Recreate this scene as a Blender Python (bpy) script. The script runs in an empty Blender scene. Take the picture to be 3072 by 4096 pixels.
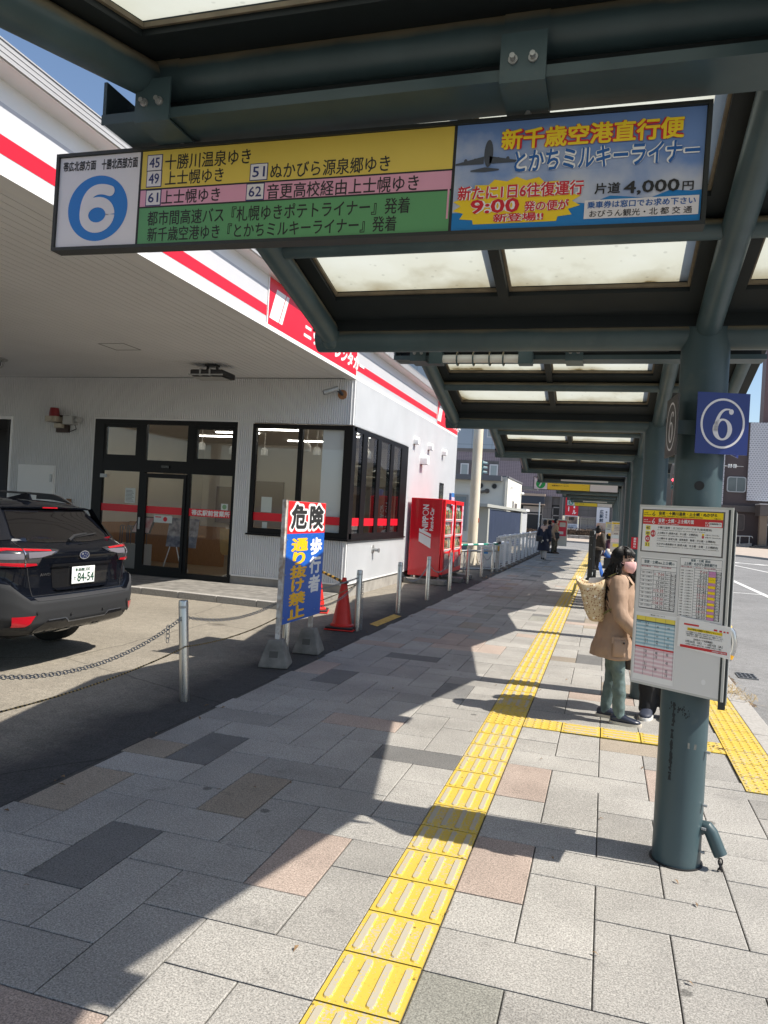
import bpy, bmesh, math, random
from math import sin, cos, tan, pi, radians, sqrt, atan2, floor
from mathutils import Vector, Matrix, Quaternion
random.seed(7)
SC = bpy.context.scene
COL = SC.collection

# ------------------------------------------------------------------ camera
EYE = Vector((0, 0, 1.60))
YAW, PITCH, ROLL, FPX = radians(16.6), radians(-0.13), radians(3.3), 2980.0
F_ = Vector((-sin(YAW)*cos(PITCH), cos(YAW)*cos(PITCH), sin(PITCH)))
R0 = Vector((cos(YAW), sin(YAW), 0)); U0 = R0.cross(F_)
UP = cos(ROLL)*U0 - sin(ROLL)*R0; RT = cos(ROLL)*R0 + sin(ROLL)*U0
cam = bpy.data.cameras.new('camera'); camo = bpy.data.objects.new('camera', cam); COL.objects.link(camo)
cam.sensor_fit = 'VERTICAL'; cam.sensor_height = 36; cam.sensor_width = 27
cam.lens = FPX/4096*36; cam.clip_start = 0.05; cam.clip_end = 2000
m = Matrix((RT, UP, -F_)).transposed().to_4x4(); m.translation = EYE
camo.matrix_world = m
SC.camera = camo

# ------------------------------------------------------------------ world, sun, exposure
SUN_EL = radians(50.0)
SUNV = Vector((cos(SUN_EL), 0.008, sin(SUN_EL))).normalized()
w = bpy.data.worlds.new('World'); SC.world = w; w.use_nodes = True
nt = w.node_tree; nt.nodes.clear()
sky = nt.nodes.new('ShaderNodeTexSky'); sky.sky_type = 'NISHITA'; sky.sun_disc = False
sky.sun_elevation = SUN_EL; sky.sun_rotation = radians(90)
sky.air_density = 1.0; sky.dust_density = 0.8; sky.ozone_density = 1.5
bg = nt.nodes.new('ShaderNodeBackground'); bg.inputs['Strength'].default_value = 0.115
out = nt.nodes.new('ShaderNodeOutputWorld')
nt.links.new(sky.outputs[0], bg.inputs[0]); nt.links.new(bg.outputs[0], out.inputs[0])
sl = bpy.data.lights.new('sun', 'SUN'); sl.energy = 5.0; sl.angle = radians(0.53); sl.color = (1, .94, .845)
so = bpy.data.objects.new('sun', sl); COL.objects.link(so)
so.rotation_euler = SUNV.to_track_quat('Z', 'Y').to_euler(); so.location = (20, 0, 30)
SC.view_settings.view_transform = 'Standard'; SC.view_settings.look = 'None'
SC.view_settings.exposure = 0.55; SC.view_settings.gamma = 1.0
SC.cycles.max_bounces = 8; SC.cycles.diffuse_bounces = 4; SC.cycles.glossy_bounces = 4
SC.cycles.transparent_max_bounces = 16; SC.cycles.transmission_bounces = 4
SC.cycles.caustics_reflective = False; SC.cycles.caustics_refractive = False
SC.cycles.use_denoising = True

# ------------------------------------------------------------------ materials
MATS = {}
def M(name, col, rough=.6, metal=0., var=0., vscale=6., col2=None, bump=0., bscale=60., emit=None, spec=.5, coat=0., detail=4, stretch=None):
    if name in MATS: return MATS[name]
    mt = bpy.data.materials.new(name); mt.use_nodes = True; t = mt.node_tree; N = t.nodes; L = t.links
    b = N['Principled BSDF']
    c = (*col, 1)
    b.inputs['Base Color'].default_value = c; b.inputs['Roughness'].default_value = rough
    b.inputs['Metallic'].default_value = metal; b.inputs['Specular IOR Level'].default_value = spec
    b.inputs['Coat Weight'].default_value = coat; b.inputs['Coat Roughness'].default_value = .04
    tc = N.new('ShaderNodeTexCoord'); src = tc.outputs['Object']
    if stretch:
        mp = N.new('ShaderNodeMapping'); mp.inputs['Scale'].default_value = stretch; L.new(src, mp.inputs[0]); src = mp.outputs[0]
    if var or col2:
        n = N.new('ShaderNodeTexNoise'); n.inputs['Scale'].default_value = vscale; n.inputs['Detail'].default_value = detail
        L.new(src, n.inputs['Vector'])
        r = N.new('ShaderNodeValToRGB'); r.color_ramp.elements[0].position = .32; r.color_ramp.elements[1].position = .68
        c2 = col2 if col2 else tuple(x*(1-var) for x in col)
        r.color_ramp.elements[0].color = (*c2, 1); r.color_ramp.elements[1].color = c
        L.new(n.outputs['Fac'], r.inputs[0]); L.new(r.outputs[0], b.inputs['Base Color'])
        mr = N.new('ShaderNodeMapRange'); mr.inputs[3].default_value = min(1, rough+.06); mr.inputs[4].default_value = max(0, rough-.06)
        L.new(n.outputs['Fac'], mr.inputs[0]); L.new(mr.outputs[0], b.inputs['Roughness'])
    if bump:
        n2 = N.new('ShaderNodeTexNoise'); n2.inputs['Scale'].default_value = bscale; n2.inputs['Detail'].default_value = 3
        L.new(src, n2.inputs['Vector'])
        bp = N.new('ShaderNodeBump'); bp.inputs['Strength'].default_value = bump; bp.inputs['Distance'].default_value = .01
        L.new(n2.outputs['Fac'], bp.inputs['Height']); L.new(bp.outputs[0], b.inputs['Normal'])
    if emit:
        b.inputs['Emission Color'].default_value = c; b.inputs['Emission Strength'].default_value = emit
    MATS[name] = mt
    return mt

def glass(name, tint=(1, 1, 1), base=.05, rough=0.0):
    if name in MATS: return MATS[name]
    mt = bpy.data.materials.new(name); mt.use_nodes = True; t = mt.node_tree; N = t.nodes; L = t.links
    N.remove(N['Principled BSDF'])
    tr = N.new('ShaderNodeBsdfTransparent'); tr.inputs[0].default_value = (*tint, 1)
    gl = N.new('ShaderNodeBsdfGlossy'); gl.inputs['Roughness'].default_value = rough
    lw = N.new('ShaderNodeLayerWeight'); lw.inputs[0].default_value = .5
    p = N.new('ShaderNodeMath'); p.operation = 'POWER'; p.inputs[1].default_value = 4; L.new(lw.outputs['Facing'], p.inputs[0])
    q = N.new('ShaderNodeMath'); q.operation = 'MULTIPLY_ADD'; q.inputs[1].default_value = 1-base; q.inputs[2].default_value = base; L.new(p.outputs[0], q.inputs[0])
    mx = N.new('ShaderNodeMixShader'); L.new(q.outputs[0], mx.inputs[0]); L.new(tr.outputs[0], mx.inputs[1]); L.new(gl.outputs[0], mx.inputs[2])
    L.new(mx.outputs[0], N['Material Output'].inputs[0])
    MATS[name] = mt; return mt

# ------------------------------------------------------------------ mesh builder
class MB:
    def __init__(s): s.v = []; s.f = []; s.mi = []; s.cur = 0
    def add(s, vs, fs):
        o = len(s.v); s.v += [tuple(p) for p in vs]; s.f += [tuple(i+o for i in f) for f in fs]; s.mi += [s.cur]*len(fs); return s
    def box(s, x0, x1, y0, y1, z0, z1, mtx=None):
        vs = [Vector((x, y, z)) for z in (z0, z1) for y in (y0, y1) for x in (x0, x1)]
        if mtx: vs = [mtx @ q for q in vs]
        return s.add(vs, [(0, 2, 3, 1), (4, 5, 7, 6), (0, 1, 5, 4), (2, 6, 7, 3), (0, 4, 6, 2), (1, 3, 7, 5)])
    def quad(s, *p): return s.add(p, [tuple(range(len(p)))])
    def ring(s, rings, cap=True, close=True):
        n = len(rings[0]); vs = [p for r in rings for p in r]; fs = []
        for i in range(len(rings)-1):
            for j in range(n if close else n-1):
                k = (j+1) % n; fs.append((i*n+j, i*n+k, (i+1)*n+k, (i+1)*n+j))
        if cap: fs.append(tuple(range(n-1, -1, -1))); fs.append(tuple((len(rings)-1)*n+j for j in range(n)))
        return s.add(vs, fs)
    def tube(s, pts, r, n=12, cap=True, flat=1.0, up=None):
        pts = [Vector(p) for p in pts]; rs = r if isinstance(r, (list, tuple)) else [r]*len(pts)
        rings = []; prev = None
        for i, p in enumerate(pts):
            d = (pts[min(i+1, len(pts)-1)]-pts[max(i-1, 0)]).normalized()
            if prev is None:
                a = Vector(up) if up else (Vector((0, 0, 1)) if abs(d.z) < .9 else Vector((1, 0, 0)))
            else: a = prev
            a = (a-d*a.dot(d)).normalized(); prev = a; b = d.cross(a)
            rings.append([p+(a*cos(2*pi*k/n)*flat+b*sin(2*pi*k/n))*rs[i] for k in range(n)])
        return s.ring(rings, cap)
    def cyl(s, p0, p1, r, r1=None, n=16): return s.tube([p0, p1], [r, r if r1 is None else r1], n)
    def lathe(s, prof, c=(0, 0, 0), axis='z', n=24, cap=True):
        c = Vector(c); rings = []
        for r, h in prof:
            ring = []
            for k in range(n):
                a = 2*pi*k/n
                q = {'z': (r*cos(a), r*sin(a), h), 'y': (r*cos(a), h, r*sin(a)), 'x': (h, r*cos(a), r*sin(a))}[axis]
                ring.append(c+Vector(q))
            rings.append(ring)
        return s.ring(rings, cap)
    def ell(s, c, r, n=14, mtx=None):
        c = Vector(c); r = r if isinstance(r, (list, tuple)) else (r, r, r); rings = []
        for i in range(1, n//2+1):
            t = pi*i/(n//2+1); ring = []
            for k in range(n):
                q = Vector((r[0]*sin(t)*cos(2*pi*k/n), r[1]*sin(t)*sin(2*pi*k/n), r[2]*cos(t)))
                ring.append(c+(mtx@q if mtx else q))
            rings.append(ring)
        return s.ring(rings)
    def blob(s, p0, r0, p1, r1, n=12):
        s.cyl(p0, p1, r0, r1, n); s.ell(p0, r0, n); s.ell(p1, r1, n); return s
    def chain_blob(s, pts, rs, n=12):
        for i in range(len(pts)-1): s.blob(pts[i], rs[i], pts[i+1], rs[i+1], n)
        return s
    def prism(s, pts, d):
        d = Vector(d); a = [Vector(p) for p in pts]; n = len(a)
        return s.ring([a, [p+d for p in a]])
    def text(s, txt, o, ax, ay, x0, y0, x1, y1, bold=0., res=2, keep=False):
        """text fitted to the rectangle (x0..x1, y0..y1) of the plane o + x*ax + y*ay; bold thickens every stroke"""
        c = bpy.data.curves.new('lettering', 'FONT'); c.body = txt; c.fill_mode = 'FRONT'; c.resolution_u = res
        ob = bpy.data.objects.new('lettering', c); me = ob.to_mesh()
        if len(me.vertices):
            xs = [q.co.x for q in me.vertices]; ys = [q.co.y for q in me.vertices]; r = bold
            a0, a1, b0, b1 = min(xs)-r, max(xs)+r, min(ys)-r, max(ys)+r
            sx = (x1-x0)/max(a1-a0, 1e-6); sy = (y1-y0)/max(b1-b0, 1e-6)
            o = Vector(o); ax = Vector(ax); ay = Vector(ay); nn = ax.cross(ay).normalized()*.00004
            n = 0 if bold <= 0 else 4 if bold < .02 else 8 if bold < .06 else 14
            sh = [(0, 0)]+[(r*cos(2*pi*k/n+.39), r*sin(2*pi*k/n+.39)) for k in range(n)]
            fs = [tuple(p.vertices) for p in me.polygons]
            for k, (dx, dy) in enumerate(sh):
                s.add([o+nn*k+ax*(x0+(q.co.x+dx-a0)*sx)+ay*(y0+(q.co.y+dy-b0)*sy) for q in me.vertices], fs)
        ob.to_mesh_clear(); bpy.data.objects.remove(ob); bpy.data.curves.remove(c)
        return s
    def rect(s, o, ax, ay, x0, y0, x1, y1):
        o = Vector(o); ax = Vector(ax); ay = Vector(ay)
        return s.quad(*[o+ax*x+ay*y for x, y in ((x0, y0), (x1, y0), (x1, y1), (x0, y1))])
    def disc(s, o, ax, ay, cx, cy, rx, ry=None, n=32):
        o = Vector(o); ax = Vector(ax); ay = Vector(ay); ry = ry or rx
        return s.quad(*[o+ax*(cx+rx*cos(2*pi*k/n))+ay*(cy+ry*sin(2*pi*k/n)) for k in range(n)])
    def annulus(s, o, ax, ay, cx, cy, rx, ry, t, n=48):
        o = Vector(o); ax = Vector(ax); ay = Vector(ay)
        A = [o+ax*(cx+rx*cos(2*pi*k/n))+ay*(cy+ry*sin(2*pi*k/n)) for k in range(n)]
        B = [o+ax*(cx+(rx-t)*cos(2*pi*k/n))+ay*(cy+(ry-t)*sin(2*pi*k/n)) for k in range(n)]
        return s.ring([A, B], cap=False)
    def build(s, name, mats, parent=None, bevel=0., smooth=True, ang=38, local=False, recalc=True, remesh=0., disp=None, subd=0, weld=False, each=False):
        if each:
            par = list(range(len(s.v)))
            def fd(i):
                while par[i] != i: par[i] = par[par[i]]; i = par[i]
                return i
            for f in s.f:
                for q in f[1:]: par[fd(q)] = fd(f[0])
            grp = {}
            for i, f in enumerate(s.f): grp.setdefault(fd(f[0]), []).append(f)
            o = None
            for fs in grp.values():
                b = MB(); used = sorted({i for f in fs for i in f}); mp = {v: k for k, v in enumerate(used)}
                b.add([s.v[i] for i in used], [tuple(mp[i] for i in f) for f in fs])
                o = b.build(name, mats, parent, bevel, smooth, ang, local, recalc, remesh, disp, subd)
            return o
        off = Vector((0, 0, 0))
        if parent is not None and not local:
            q = parent
            while q is not None: off = off+q.location; q = q.parent
        me = bpy.data.meshes.new(name); me.from_pydata([tuple(Vector(p)-off) for p in s.v], [], s.f)
        mats = mats if isinstance(mats, (list, tuple)) else [mats]
        for mt in mats: me.materials.append(mt)
        if len(mats) > 1: me.polygons.foreach_set('material_index', s.mi)
        if recalc:
            bm = bmesh.new(); bm.from_mesh(me)
            if weld: bmesh.ops.remove_doubles(bm, verts=bm.verts, dist=.0005)
            bmesh.ops.recalc_face_normals(bm, faces=bm.faces); bm.to_mesh(me); bm.free()
        if smooth:
            me.shade_smooth(); me.set_sharp_from_angle(angle=radians(ang))
        o = bpy.data.objects.new(name, me); COL.objects.link(o)
        if parent is not None: o.parent = parent
        if remesh:
            r = o.modifiers.new('Remesh', 'REMESH'); r.mode = 'VOXEL'; r.voxel_size = remesh; r.use_smooth_shade = True
            sm = o.modifiers.new('Smooth', 'SMOOTH'); sm.factor = .5; sm.iterations = 4
        if subd:
            sb = o.modifiers.new('Subdivision', 'SUBSURF'); sb.levels = subd; sb.render_levels = subd
        if disp:
            tx = bpy.data.textures.new(name+'_folds', 'CLOUDS'); tx.noise_scale = disp[1]; tx.noise_depth = 2
            d = o.modifiers.new('Displace', 'DISPLACE'); d.texture = tx; d.strength = disp[0]; d.texture_coords = 'LOCAL'; d.mid_level = .5
        if bevel:
            b = o.modifiers.new('Bevel', 'BEVEL'); b.width = bevel; b.segments = 2; b.limit_method = 'ANGLE'; b.angle_limit = radians(40)
        return o

def tag(o, label=None, cat=None, group=None, kind=None):
    if label: o['label'] = label
    if cat: o['category'] = cat
    if group: o['group'] = group
    if kind: o['kind'] = kind
    return o
def thing(name, label, cat, loc=(0, 0, 0), rz=0., group=None):
    o = bpy.data.objects.new(name, None); COL.objects.link(o); o.location = loc; o.rotation_euler = (0, 0, rz)
    o.empty_display_size = .2
    return tag(o, label, cat, group)
def dup(root, loc, rz=None, label=None, group=None):
    def cp(o, par):
        c = o.copy(); COL.objects.link(c); c.parent = par
        for ch in [q for q in o.children]: cp(ch, c)
        return c
    r = cp(root, None); r.location = loc
    if rz is not None: r.rotation_euler = (0, 0, rz)
    if label: r['label'] = label
    if group: r['group'] = group
    return r
def struct(o): o['kind'] = 'structure'; return o
X1 = Vector((1, 0, 0)); Y1 = Vector((0, 1, 0)); Z1 = Vector((0, 0, 1))
# ------------------------------------------------------------------ ground materials
def paver_mat():
    mt = bpy.data.materials.new('granite_paver'); mt.use_nodes = True; t = mt.node_tree; N = t.nodes; L = t.links
    b = N['Principled BSDF']; b.inputs['Roughness'].default_value = .82
    at = N.new('ShaderNodeAttribute'); at.attribute_name = 'tint'
    tc = N.new('ShaderNodeTexCoord')
    def noise(sc, det=2, rough=.6):
        n = N.new('ShaderNodeTexNoise'); n.inputs['Scale'].default_value = sc; n.inputs['Detail'].default_value = det; n.inputs['Roughness'].default_value = rough
        L.new(tc.outputs['Object'], n.inputs['Vector']); return n.outputs['Fac']
    def rng(s, a, b_, c, d):
        r = N.new('ShaderNodeMapRange'); r.inputs[1].default_value = a; r.inputs[2].default_value = b_; r.inputs[3].default_value = c; r.inputs[4].default_value = d
        L.new(s, r.inputs[0]); return r.outputs[0]
    def mul(a, b_, fac=1):
        m = N.new('ShaderNodeMix'); m.data_type = 'RGBA'; m.blend_type = 'MULTIPLY'; m.inputs[0].default_value = fac
        L.new(a, m.inputs[6]); L.new(b_, m.inputs[7]); return m.outputs[2]
    sp = rng(noise(140, 3, .8), .36, .64, .5, 1.42)
    sp2 = rng(noise(60, 2), .35, .65, .9, 1.08)
    big = rng(noise(1.3, 6, .65), .3, .7, .76, 1.12)
    c = mul(mul(mul(at.outputs['Color'], sp), sp2), big)
    vo = N.new('ShaderNodeTexVoronoi'); vo.inputs['Scale'].default_value = 2.1; L.new(tc.outputs['Object'], vo.inputs['Vector'])
    wn = N.new('ShaderNodeMath'); wn.operation = 'MULTIPLY_ADD'; wn.inputs[1].default_value = .05; L.new(noise(28), wn.inputs[0]); L.new(vo.outputs['Distance'], wn.inputs[2])
    spot = rng(wn.outputs[0], .07, .088, .45, 1.0)
    sm = rng(noise(5.5, 6, .75), .58, .70, 1.0, .74)
    c = mul(mul(c, spot), sm)
    L.new(c, b.inputs['Base Color'])
    bp = N.new('ShaderNodeBump'); bp.inputs['Strength'].default_value = .25; bp.inputs['Distance'].default_value = .004
    L.new(noise(260, 2), bp.inputs['Height']); L.new(bp.outputs[0], b.inputs['Normal'])
    return mt
def asphalt_mat(name, lit, dark, edge=None, speck=.5, cracks=False):
    mt = bpy.data.materials.new(name); mt.use_nodes = True; t = mt.node_tree; N = t.nodes; L = t.links
    b = N['Principled BSDF']; b.inputs['Roughness'].default_value = .9; b.inputs['Specular IOR Level'].default_value = .25
    tc = N.new('ShaderNodeTexCoord')
    def noise(sc, det=3, rough=.6):
        n = N.new('ShaderNodeTexNoise'); n.inputs['Scale'].default_value = sc; n.inputs['Detail'].default_value = det; n.inputs['Roughness'].default_value = rough
        L.new(tc.outputs['Object'], n.inputs['Vector']); return n.outputs['Fac']
    def rng(s, a, b_, c, d):
        r = N.new('ShaderNodeMapRange'); r.inputs[1].default_value = a; r.inputs[2].default_value = b_; r.inputs[3].default_value = c; r.inputs[4].default_value = d
        L.new(s, r.inputs[0]); return r.outputs[0]
    def mix(f, a, c, ty='MIX'):
        m = N.new('ShaderNodeMix'); m.data_type = 'RGBA'; m.blend_type = ty
        if isinstance(f, float): m.inputs[0].default_value = f
        else: L.new(f, m.inputs[0])
        for q, i in ((a, 6), (c, 7)):
            if isinstance(q, tuple): m.inputs[i].default_value = (*q, 1)
            else: L.new(q, m.inputs[i])
        return m.outputs[2]
    c = mix(rng(noise(.7, 6, .65), .35, .65, 0, 1), lit, tuple(x*.78 for x in lit))
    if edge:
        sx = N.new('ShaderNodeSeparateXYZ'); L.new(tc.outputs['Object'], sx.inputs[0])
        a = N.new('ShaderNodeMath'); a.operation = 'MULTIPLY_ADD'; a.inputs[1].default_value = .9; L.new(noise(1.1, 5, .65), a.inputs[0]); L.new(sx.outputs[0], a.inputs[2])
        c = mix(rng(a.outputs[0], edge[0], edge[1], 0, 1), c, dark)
    c = mix(1.0, c, rng(noise(95, 3, .85), .28, .72, 1-speck, 1+speck), 'MULTIPLY')
    c = mix(1.0, c, rng(noise(9, 5, .7), .3, .7, .86, 1.1), 'MULTIPLY')
    if cracks:
        vo = N.new('ShaderNodeTexVoronoi'); vo.feature = 'DISTANCE_TO_EDGE'; vo.inputs['Scale'].default_value = .33
        wv = N.new('ShaderNodeMix'); wv.data_type = 'VECTOR'; wv.inputs[0].default_value = .10
        n = N.new('ShaderNodeTexNoise'); n.inputs['Scale'].default_value = 2.5; n.inputs['Detail'].default_value = 5; L.new(tc.outputs['Object'], n.inputs['Vector'])
        L.new(tc.outputs['Object'], wv.inputs[4]); L.new(n.outputs['Color'], wv.inputs[5]); L.new(wv.outputs[1], vo.inputs['Vector'])
        c = mix(1.0, c, rng(vo.outputs['Distance'], .0008, .004, .62, 1), 'MULTIPLY')
        vs = N.new('ShaderNodeTexVoronoi'); vs.inputs['Scale'].default_value = .9; L.new(tc.outputs['Object'], vs.inputs['Vector'])
        c = mix(1.0, c, rng(vs.outputs['Distance'], .05, .14, .62, 1), 'MULTIPLY')
    L.new(c, b.inputs['Base Color'])
    bp = N.new('ShaderNodeBump'); bp.inputs['Strength'].default_value = .5; bp.inputs['Distance'].default_value = .008
    L.new(noise(130, 3), bp.inputs['Height']); L.new(bp.outputs[0], b.inputs['Normal'])
    return mt
PAVER = paver_mat()
ROAD = asphalt_mat('road_asphalt', (.245, .243, .24), (.2, .2, .2), speck=.55)
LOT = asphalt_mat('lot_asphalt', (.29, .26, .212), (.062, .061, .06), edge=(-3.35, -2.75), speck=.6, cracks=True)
MORTAR = M('mortar', (.07, .068, .062), .95, var=.4, vscale=30)
CONC = M('concrete', (.36, .34, .31), .88, var=.28, vscale=5, bump=.3, bscale=90)
CONC_D = M('weathered_concrete', (.27, .255, .23), .9, var=.45, vscale=7, bump=.4, bscale=70)
WHITE_LINE = M('road_paint', (.78, .78, .75), .7, var=.25, vscale=9)
KERB = M('kerb_granite', (.42, .40, .37), .85, var=.25, vscale=40, bump=.2, bscale=120)
SOIL = M('soil', (.14, .10, .07), .95, var=.5, vscale=30, bump=.5, bscale=80)

# ------------------------------------------------------------------ ground
GZ = -.12
mb = MB(); mb.quad((-400, -300, GZ), (400, -300, GZ), (400, 500, GZ), (-400, 500, GZ))
struct(mb.build('ground', ROAD, smooth=False))
# parking lot slab
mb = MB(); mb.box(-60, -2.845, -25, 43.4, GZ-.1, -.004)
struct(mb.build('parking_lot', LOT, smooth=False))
# sidewalk bed and herringbone slabs
mb = MB(); mb.box(-2.845, 1.20, -8, 43.4, GZ-.1, -.007)
struct(mb.build('sidewalk_bed', MORTAR, smooth=False))
GRAY = (.342, .328, .302)
rt = random.Random(11)
def tint(kind=None):
    k = rt.random()
    if kind is None: kind = 'dark' if k < .055 else 'pink' if k < .12 else 'tan' if k < .155 else 'green' if k < .2 else 'gray'
    base = {'gray': GRAY, 'dark': (.175, .172, .165), 'pink': (.405, .325, .275), 'tan': (.315, .268, .21), 'green': (.285, .28, .245)}[kind]
    f = rt.uniform(.88, 1.1); return tuple(c*f for c in base)
SPECIAL = {('L', 2, 0): 'dark', ('L', 3, 3): 'tan', ('L', 5, 1): 'pink', ('R', 0, 2): 'pink', ('R', 0, 6): 'pink', ('L', 0, 2): 'tan', ('L', 1, 1): 'gray', ('L', 3, -1): 'gray',
           ('R', 3, 3): 'gray', ('R', 0, -2): 'green', ('R', 4, -3): 'pink', ('R', 3, 7): 'pink', ('R', 2, 10): 'tan', ('R', 1, 9): 'gray', ('L', 0, 4): 'gray', ('L', 1, 5): 'dark', ('L', -1, 5): 'tan', ('L', 3, 9): 'pink', ('L', 3, -3): 'pink', ('L', 5, 7): 'dark', ('L', 1, 13): 'dark'}
CX = .2865; CY = .2935; YO = 2.565
verts = []; faces = []; tints = []
def slab(x0, x1, y0, y1, c, g=.003, z=0.):
    o = len(verts); d = rt.uniform(-.0012, .0012)
    b = .004
    for xx0, xx1, yy0, yy1, zz in ((x0+g, x1-g, y0+g, y1-g, -.02), (x0+g, x1-g, y0+g, y1-g, z+d-b*.5), (x0+g+b, x1-g-b, y0+g+b, y1-g-b, z+d)):
        verts.extend([(xx0, yy0, zz), (xx1, yy0, zz), (xx1, yy1, zz), (xx0, yy1, zz)])
    for k in range(4):
        n = (k+1) % 4
        faces.append((o+k, o+n, o+4+n, o+4+k)); faces.append((o+4+k, o+4+n, o+8+n, o+8+k)); tints.extend([c, c])
    faces.append((o+8, o+9, o+10, o+11)); tints.append(c)
def herring(side, xo, n, xr, cut=None):
    for j in range(-36, 140):
        for i in range(-1, n):
            s = (i+j) % 4
            if s in (0,): cells = (i, i+2, j, j+1)
            elif s == 2: cells = (i, i+1, j, j+2)
            else: continue
            x0, x1 = max(xr[0], xo+cells[0]*CX), min(xr[1], xo+cells[1]*CX); y0, y1 = YO+cells[2]*CY, YO+cells[3]*CY
            if x1-x0 < .03 or y0 > 43.2: continue
            y1 = min(y1, 43.35)
            c = tint(SPECIAL.get((side, i, j), 'gray' if -6 < j < 12 and (side, i, j) not in SPECIAL else None))
            # cut around the kerb-side tactile pads and the cross branch
            if side == 'R':
                hit = False
                for (bx0, bx1, by0, by1) in PADS:
                    if x0 < bx1-.01 and x1 > bx0+.01 and y0 < by1-.01 and y1 > by0+.01:
                        hit = True
                        for (p0, p1, q0, q1) in ((x0, x1, y0, by0), (x0, x1, by1, y1), (x0, bx0, max(y0, by0), min(y1, by1)), (bx1, x1, max(y0, by0), min(y1, by1))):
                            if p1-p0 > .03 and q1-q0 > .03: slab(p0, p1, q0, q1, c)
                        break
                if hit: continue
            slab(x0, x1, y0, y1, c)
XL0 = -2.835; XS0, XS1 = -.822, -.528
JB = YO+11*CY                      # y of the cross branch
PADS = [(.917, 1.205, 5.05, 8.0), (XS1, .917, JB+.02, JB+.30)]
for k in (5, 9): PADS.append((XS1, .6, 3.867+3.47*k-1.2, 3.867+3.47*k-.92))
herring('L', -2.81, 8, (XL0, XS0))
herring('R', XS1, 7, (XS1, 1.20))
me = bpy.data.meshes.new('sidewalk'); me.from_pydata(verts, [], faces); me.materials.append(PAVER)
a = me.attributes.new('tint', 'FLOAT_COLOR', 'FACE')
a.data.foreach_set('color', [q for c in tints for q in (*c, 1)])
o = bpy.data.objects.new('sidewalk', me); COL.objects.link(o); struct(o)

# tactile paving: guiding bars and warning dots
def tactile_mat():
    mt = bpy.data.materials.new('tactile_yellow'); mt.use_nodes = True; t = mt.node_tree; N = t.nodes; L = t.links
    b = N['Principled BSDF']; b.inputs['Roughness'].default_value = .75
    tc = N.new('ShaderNodeTexCoord'); at = N.new('ShaderNodeAttribute'); at.attribute_name = 'wear'
    n = N.new('ShaderNodeTexNoise'); n.inputs['Scale'].default_value = 95; n.inputs['Detail'].default_value = 3; n.inputs['Roughness'].default_value = .7; L.new(tc.outputs['Object'], n.inputs['Vector'])
    n2 = N.new('ShaderNodeTexNoise'); n2.inputs['Scale'].default_value = 5; n2.inputs['Detail'].default_value = 5; L.new(tc.outputs['Object'], n2.inputs['Vector'])
    ad = N.new('ShaderNodeMath'); ad.operation = 'MULTIPLY_ADD'; ad.inputs[1].default_value = .38; L.new(n2.outputs['Fac'], ad.inputs[0]); L.new(n.outputs['Fac'], ad.inputs[2])
    s = N.new('ShaderNodeMath'); s.operation = 'MULTIPLY_ADD'; s.inputs[1].default_value = .26; L.new(at.outputs['Fac'], s.inputs[0]); L.new(ad.outputs[0], s.inputs[2])
    r = N.new('ShaderNodeValToRGB'); e = r.color_ramp.elements
    e[0].position = .80; e[0].color = (.55, .385, .045, 1); e[1].position = .86; e[1].color = (.40, .36, .28, 1)
    e.new(.45).color = (.33, .21, .03, 1); e.new(.60).color = (.565, .40, .055, 1)
    L.new(s.outputs[0], r.inputs[0])
    vo = N.new('ShaderNodeTexVoronoi'); vo.inputs['Scale'].default_value = 14; L.new(tc.outputs['Object'], vo.inputs['Vector'])
    mr = N.new('ShaderNodeMapRange'); mr.inputs[1].default_value = .07; mr.inputs[2].default_value = .11; mr.inputs[3].default_value = .35; L.new(vo.outputs['Distance'], mr.inputs[0])
    mm = N.new('ShaderNodeMix'); mm.data_type = 'RGBA'; mm.blend_type = 'MULTIPLY'; mm.inputs[0].default_value = 1; L.new(r.outputs[0], mm.inputs[6]); L.new(mr.outputs[0], mm.inputs[7])
    L.new(mm.outputs[2], b.inputs['Base Color']); return mt
TACT = tactile_mat()
tv, tf, tw = [], [], []
def tq(vs, fs, wv):
    o = len(tv); tv.extend(vs); tf.extend([tuple(i+o for i in f) for f in fs]); tw.extend([wv]*len(fs))
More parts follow.
